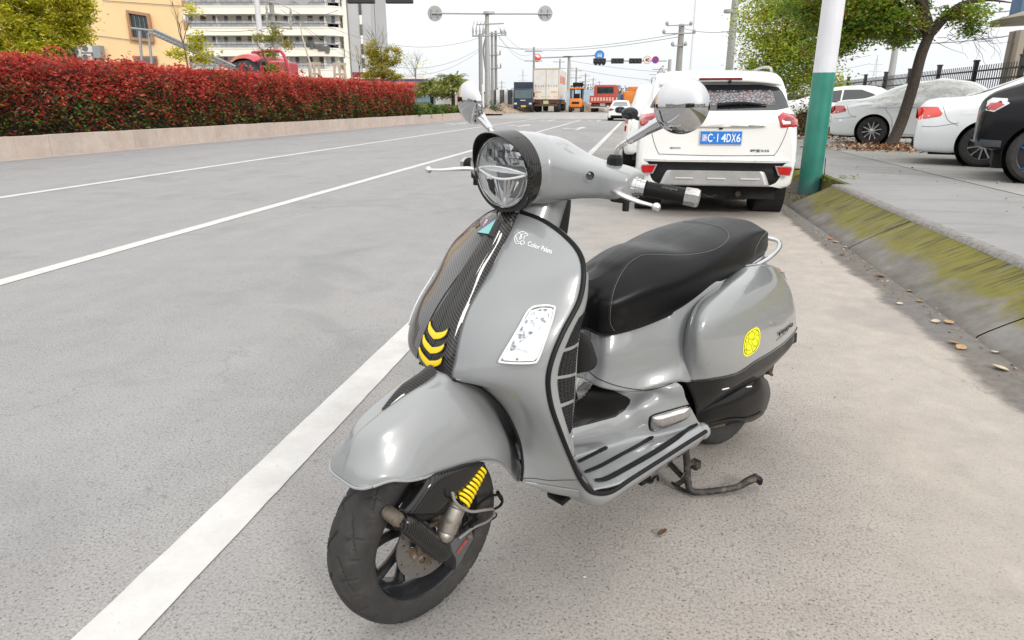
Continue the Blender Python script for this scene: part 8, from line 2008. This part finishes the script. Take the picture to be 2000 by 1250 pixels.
q = MB(); q.box(Vector((0.957, 0.1, 0.198))+Vector((0, 0, .004)), (.05, .06, .018), Matrix.Rotation(.25, 3, 'Y'), .004); q.build('splash_plug', BLKP, SCT, True)
# hanging black pouch behind the shield
rows = []
mbp = [(0.874, 0.06, 0.647), (0.849, 0.06, 0.645), (0.828, 0.06, 0.625), (0.8, 0.06, 0.566), (0.796, 0.06, 0.541), (0.813, 0.06, 0.525), (0.862, 0.06, 0.53), (0.87, 0.06, 0.54)]
q = MB(); pp = [Vector(p) for p in crs(mbp, 24, True)]; cpp = sum(pp, Vector())/24
V = []
for k in range(7):
    t = -1+2*k/6; s = sqrt(max(.05, 1-t*t*.9))
    for p in pp: V.append(cpp+(p-cpp)*s+Vector((0, t*.035, 0)))
F = gridfaces(7, 24, False, True)+[tuple(range(24)), tuple(range(6*24, 7*24))]
mk('hanging_pouch', V, F, simple('fuzzy_black', (.012, .012, .012), .95, bump=.8, bs=300), SCT, True)

# ---- handlebar headset (turns with the fork): blended shell
ax = Vector((cos(RAD(4)), 0, -sin(RAD(4))))
HC = Vector((1.092, 0, 1.086))
q = MB()
q.lathe([(0, -.060), (.070, -.058), (.0815, -.010), (.084, 0), (.087, -.006), (.0885, -.03), (.088, -.07), (.080, -.12), (.066, -.165), (.045, -.20), (.0, -.215)], HC, ax, 48)
def ring(c, rx, rz, y, n=32, p=2.5, tilt=0.0):
    out = []
    for i in range(n):
        a = 2*pi*i/n; ca, sa = cos(a), sin(a)
        x = rx*(abs(ca)**(2/p))*(1 if ca > 0 else -1); z = rz*(abs(sa)**(2/p))*(1 if sa > 0 else -1)
        out.append(Vector((c[0]+x*cos(tilt)+z*sin(tilt), y, c[1]+z*cos(tilt)-x*sin(tilt))))
    return out
st = [(0.0, (.980, 1.087), .088, .078), (.05, (.975, 1.086), .078, .074), (.09, (.962, 1.082), .066, .060), (.13, (.948, 1.078), .054, .048), (.18, (.936, 1.076), .048, .040), (.225, (.930, 1.074), .048, .036), (.258, (.922, 1.070), .038, .031)]
rows = [ring(c, rx, rz, y, 32, 3.4, .12) for y, c, rx, rz in st]
full = [[Vector((p.x, -p.y, p.z)) for p in r] for r in reversed(rows[1:])]+rows
R = surf(full, 60, 32, True); V = [p for r in R for p in r]
q.add(V, gridfaces(60, 32, False, True, False)+[tuple(range(32)), tuple(reversed(range(59*32, 60*32)))])
hsh = q.build('headset', PAINT, SCT, True, False)
m = hsh.modifiers.new('r', 'REMESH'); m.mode = 'VOXEL'; m.voxel_size = .0042; m.use_smooth_shade = True
m = hsh.modifiers.new('s', 'SMOOTH'); m.factor = .5; m.iterations = 9
apply_mods(hsh)
for v in hsh.data.vertices: v.co = STEER @ v.co
hsh.data.materials.clear(); hsh.data.materials.append(PAINT); hsh.data.polygons.foreach_set('use_smooth', [True]*len(hsh.data.polygons)); hsh.data.update()
HSB = bvh_of([hsh])
# headlight: ring, visor, bowl, light guide, glass
q = MB(); q.lathe([(.086, -.032), (.0935, -.030), (.0952, -.016), (.0945, .002), (.0925, .008), (.0865, .009), (.0835, .005), (.0835, -.004)], HC, ax, 72)
hl = q.build('headlight', carbon_mat('carbon_ring', (.5, .5, .8)), SCT, True, True, 40)
V = []; n = 40; 
rgt = Vector((0, 1, 0)); upx = ax.cross(rgt)*-1; upx = upx if upx.z > 0 else -upx
for i in range(n+1):            # visor: brim deepest at the top
    a = RAD(-28)+(RAD(236))*i/n; f = max(0, sin(a)) ; d = .040*(max(0, sin((a-RAD(-28))/RAD(236)*pi))**2.4)
    o_ = rgt*cos(a)+upx*sin(a)
    for (r, h) in ((.0958, -.026), (.0962, -.006), (.0965, d*.55), (.0935+.002*f, d+.004), (.0915+.002*f, d+.004), (.0935, d*.5), (.092, 0)):
        V.append(HC+o_*r+ax*h)
mk('visor', V, gridfaces(n+1, 7, False, False, True), carbon_mat('carbon_visor', (1, .5, .35)), hl, True, True, 50)
q = MB(); q.lathe([(.0845, .006), (.082, .010), (.079, .007), (.077, -.002)], HC, ax, 64); q.build('chrome_ring', CHROME, hl, True, True)
q = MB(); q.lathe([(.081, .006), (.076, -.012), (.062, -.034), (.035, -.048), (0, -.052)], HC, ax, 48); q.build('reflector_bowl', simple('bowl_grey', (.84, .86, .88), .3, .15), hl, True, True)
def hp(a, b, d=0): return HC+rgt*(a*1.09)+upx*(b*1.09)+ax*(d+.005)
random.seed(3)
for sx in (-1, 1):      # upper reflector facets
    for i in range(4):
        for j in range(3):
            x0 = .004+i*.0155; y0 = .014+j*.0155
            if (x0+.008)**2+(y0+.008)**2 > .064**2: continue
            q = MB(); d = -.020+.004*j; tl1 = random.uniform(-.004, .004)
            q.add([hp(sx*x0, y0, d+tl1*1.6), hp(sx*(x0+.0150), y0, d-.006+tl1), hp(sx*(x0+.0150), y0+.0150, d+.004-tl1), hp(sx*x0, y0+.0150, d+.008-tl1)], [(0, 1, 2, 3)])
            q.build('facet', CHROME if (i+j) % 2 else simple('facet_white', (.75, .78, .82), .2, .2, coat=.6), hl, False, True)
for k in range(5):      # dark gaps between the crystal facets
    q = MB(); q.tube([hp(-.045+.016*k+.002*(k%2), .056-.002*k, -.012), hp(-.048+.024*k, .022, -.006)], .0008, 5); q.build('facet_gap', BLKG, hl, False, True)
q = MB()     # curved light guide across the middle
up_ = [hp(-.069+.138*i/20, .004+.010*sin(pi*i/20)*1.0, -.002+.012*sin(pi*i/20)) for i in range(21)]
lo_ = [hp(-.069+.138*i/20, .002-.013*sin(pi*i/20), -.002+.012*sin(pi*i/20)) for i in range(21)]
q.tube(up_, .0022, 8); q.tube(lo_, .0028, 8); q.build('light_guide', simple('guide_white', (.85, .87, .9), .15, coat=1), hl, True, True)
q = MB(); q.add([hp(-.064+.128*i/20, .003+.008*sin(pi*i/20), -.004+.008*sin(pi*i/20)) for i in range(21)]+[hp(-.064+.128*i/20, .002-.000*sin(pi*i/20), -.004+.008*sin(pi*i/20)) for i in range(21)], [(i, i+1, 22+i, 21+i) for i in range(20)]); q.build('guide_panel', simple('guide_white', (.85, .87, .9), .15, coat=1), hl, True, True)
for sx in (-1, 1):      # lower V: dark pocket and chrome blades
    if sx < 0: q = MB(); q.add([hp(sx*.018, -.016, .004), hp(sx*.042, -.016, .004), hp(sx*.034, -.040, .003), hp(sx*.016, -.052, .003)], [(0, 1, 2, 3)]); q.build('dark_pocket', BLKG, hl, False, True)
    for k in range(4):
        q = MB(); q.add([hp(sx*(.010+.012*k), -.012, .002), hp(sx*(.015+.012*k), -.014, .0), hp(sx*(.008+.007*k), -.058+.006*k, -.004), hp(sx*(.003+.006*k), -.062+.006*k, -.002)], [(0, 1, 2, 3)]); q.build('reflector_blade', CHROME, hl, False, True)
    q = MB(); q.tube([hp(sx*.066, -.008, .002), hp(sx*.050, -.042, .002), hp(sx*.012, -.066, .002)], .0022, 8, 16); q.build('lower_guide', CHROME_D, hl, True, True)
q = MB(); q.lathe([(.080, .007), (.074, .015), (.054, .023), (.025, .026), (0, .027)], HC, ax, 48); q.build('headlight_glass', simple('headlight_glass', (1, 1, 1), .0, trans=1.0, ior=1.12), hl, True, True)
q = MB(); q.lathe([(0, .003), (.004, .003), (.006, 0), (.006, -.004)], (1.025, 0.02, 1.028), (1, .6, -.3), 10); q.lathe([(0, .003), (.003, .003), (.005, 0), (.005, -.004)], (1.132, -0.05, 1.09), (1, .6, 0), 10); q.build('ring_screw', ALU, hl, True, True)
# neck between headset and shield
q = MB(); q.tube([(.93, 0, 1.06), (.945, 0, 1.01), (.975, 0, .95), (1.01, 0, .88), (1.04, 0, .80)], [.062, .064, .068, .074, .078], 28, 20)
q.build('steering_neck', PAINT, SCT, True)
q = MB(); q.tube([(.915, 0, 1.04), (.925, 0, .98), (.95, 0, .90), (.98, 0, .82)], [.052, .058, .064, .06], 20, 14); q.build('neck_back', BLKP, SCT, True)
# mirror boss hole, seam below
for (nm, P, r) in (('blank_plug', (0.941, 0.14, 1.083), .0085),):
    Pw = STEER @ Vector(P); p, nn = seat_on(Pw, HSB, .0005)
    q = MB(); q.lathe([(0, .0005), (r*.75, .0005), (r, .0015), (r*1.12, 0)], p, nn, 20); q.build(nm, BLKG, hsh, True)
p, nn = seat_on(STEER @ Vector((0.951, 0.14, 1.08)), HSB, .0003); q = MB(); q.lathe([(.007, .0006), (.0105, .0004), (.0115, 0)], p, nn, 20); q.build('plug_ring', PAINT, hsh, True)
q = MB()
for sx in (1, -1):
    q.tube([Vector((.985, sx*.10, 1.035)), Vector((.965, sx*.17, 1.042)), Vector((.955, sx*.235, 1.045))], .003, 6, 12)
q.build('headset_gap', BLKG, hsh, True, True)
for sx in (1, -1):
    def X(p): return Vector((p[0], sx*p[1], p[2]))
    E0 = Vector((.918, .250, 1.068)); E1 = Vector((0.86, 0.385, 1.053)); d = (E1-E0).normalized()
    q = MB(); q.tube([X(E0-d*.01), X(E0+d*.006)], .026, 20); q.tube([X(E0+d*.004), X(E0+d*.014)], .022, 20); q.tube([X(E0+d*.012), X(E0+d*.026)], .0195, 20)
    grip = q.build('handlebar_grip' if sx > 0 else 'handlebar_grip', CHROME, SCT, True, True)
    L = (E1-E0).length
    q = MB(); prof = [(0.026, .0178)]; 
    nr = 60
    ps = []; rs = []
    for i in range(nr+1):
        t = .026+(L-.026-.030)*i/nr; ps.append(X(E0+d*t)); rs.append(.0172+(.0007 if i % 2 else -.0003)+(.0015 if i > nr-3 or i < 2 else 0))
    q.tube(ps, rs, 24); q.build('rubber_sleeve', BLKR, grip, True, True)
    if sx > 0:
        V, F, tw, th = text_geo('vespa', 1, None, .2, .02); u = d.cross(Vector((.55, .35, .6))).normalized(); u = -u if u.z < 0 else u
        fwd = Vector((.62, .28, .55)).normalized(); fwd = (fwd-d*fwd.dot(d)).normalized(); uu = fwd.cross(d); uu = uu if uu.z > 0 else -uu
        c = E0+d*(L*.55)+fwd*.0186
        mk('grip_lettering', [c+d*(v.x/tw*.036)+uu*(v.y/th*.007) for v in V], F, simple('grip_print', (.07, .07, .072), .4), grip, False, True)
    q = MB(); q.lathe([(0, -.034), (.016, -.034), (.0205, -.031), (.0215, -.006), (.0195, .0), (.012, .0015), (.006, .000), (.005, -.004), (0, -.004)], X(E1), X(d), 8); q.build('bar_end_weight', CHROME_D, grip, False, True)
    # lever
    A = Vector((.962, .225, 1.060)); B = Vector((1.013, 0.372, 1.048))
    q = MB(); q.tube([X(A), X(A+Vector((.016, .02, .002))), X(A.lerp(B, .35)+Vector((.018, 0, .003))), X(A.lerp(B, .65)+Vector((.010, 0, 0))), X(A.lerp(B, .88)+Vector((0, 0, .0))), X(B)], [.010, .0095, .0085, .007, .0055, .006], 12, 40, True, .65)
    q.sph(X(B), .0095, 14, 10); q.build('brake_lever', worn_metal('lever_alu', (.68, .67, .66), .22, 1.0, (.4, .38, .35), .66), SCT, True, True)
    q = MB(); q.box(X((.945, .235, 1.048)), (.035, .04, .03), Matrix.Rotation(.1*sx, 3, 'Z'), .006); q.cyl(X((.945, .250, 1.015)), X((.945, .250, 1.045)), .008, 10); q.build('lever_mount', BLKP, SCT, True, True)
    # mirror: boot, stem, chrome dome with glass behind
    b0 = Vector((.925, .196, 1.108))
    q = MB(); q.lathe([(.018, -.008), (.0195, .004), (.018, .020), (.013, .027), (.0, .028)], X(b0), (0, 0, 1), 8); q.build('mirror_boot', BLKR, SCT, False, True)
    tgt = Vector((0.894, 0.335, 1.249)) if sx > 0 else Vector((0.885, -0.335, 1.228)); tgt.y *= sx; tgt.y = abs(tgt.y)
    st_ = [b0+Vector((0, 0, .02)), b0+Vector((0, .004, .040)), b0+Vector((-.003, .022, .056))]
    end = tgt+Vector((.006, -.046, -.038))
    st_ += [st_[-1].lerp(end, .4), st_[-1].lerp(end, .7)]
    q = MB(); q.tube([X(p) for p in st_], [.0062, .0062, .006, .006, .0064], 10, 30); 
    stem = q.build('mirror_stem', CHROME_D, SCT, True, True)
    dd = (end-st_[-1]).normalized()
    q = MB(); q.tube([X(st_[-1]-dd*.055), X(st_[-1]-dd*.052), X(st_[-1]), X(st_[-1]+dd*.004), X(end+dd*.012)], [.0065, .0095, .0115, .0125, .016], 14); q.build('stem_sleeve', CHROME, stem, True, True)
    axm = Vector((1, .30, .06)) if sx > 0 else Vector((1, -.42, -.22)); axm = axm.normalized(); c = X(tgt)
    prof = [(0, .036)]+[(.059*sin(t), .036*cos(t)**1.0 if cos(t) > 0 else 0) for t in [RAD(x) for x in (8, 18, 30, 42, 54, 64, 73, 80, 86)]]+[(.0598, -.003), (.0598, -.009), (.058, -.011), (.056, -.0115)]
    q = MB(); q.lathe(prof, c, axm, 64); mir = q.build('rear_view_mirror', CHROME, SCT, True, True)
    q = MB(); q.lathe([(.056, -.0105), (0, -.0105)], c, axm, 48); q.build('mirror_glass', simple('mirror_glass', (.75, .77, .8), .02, 1.0), mir, False, True)
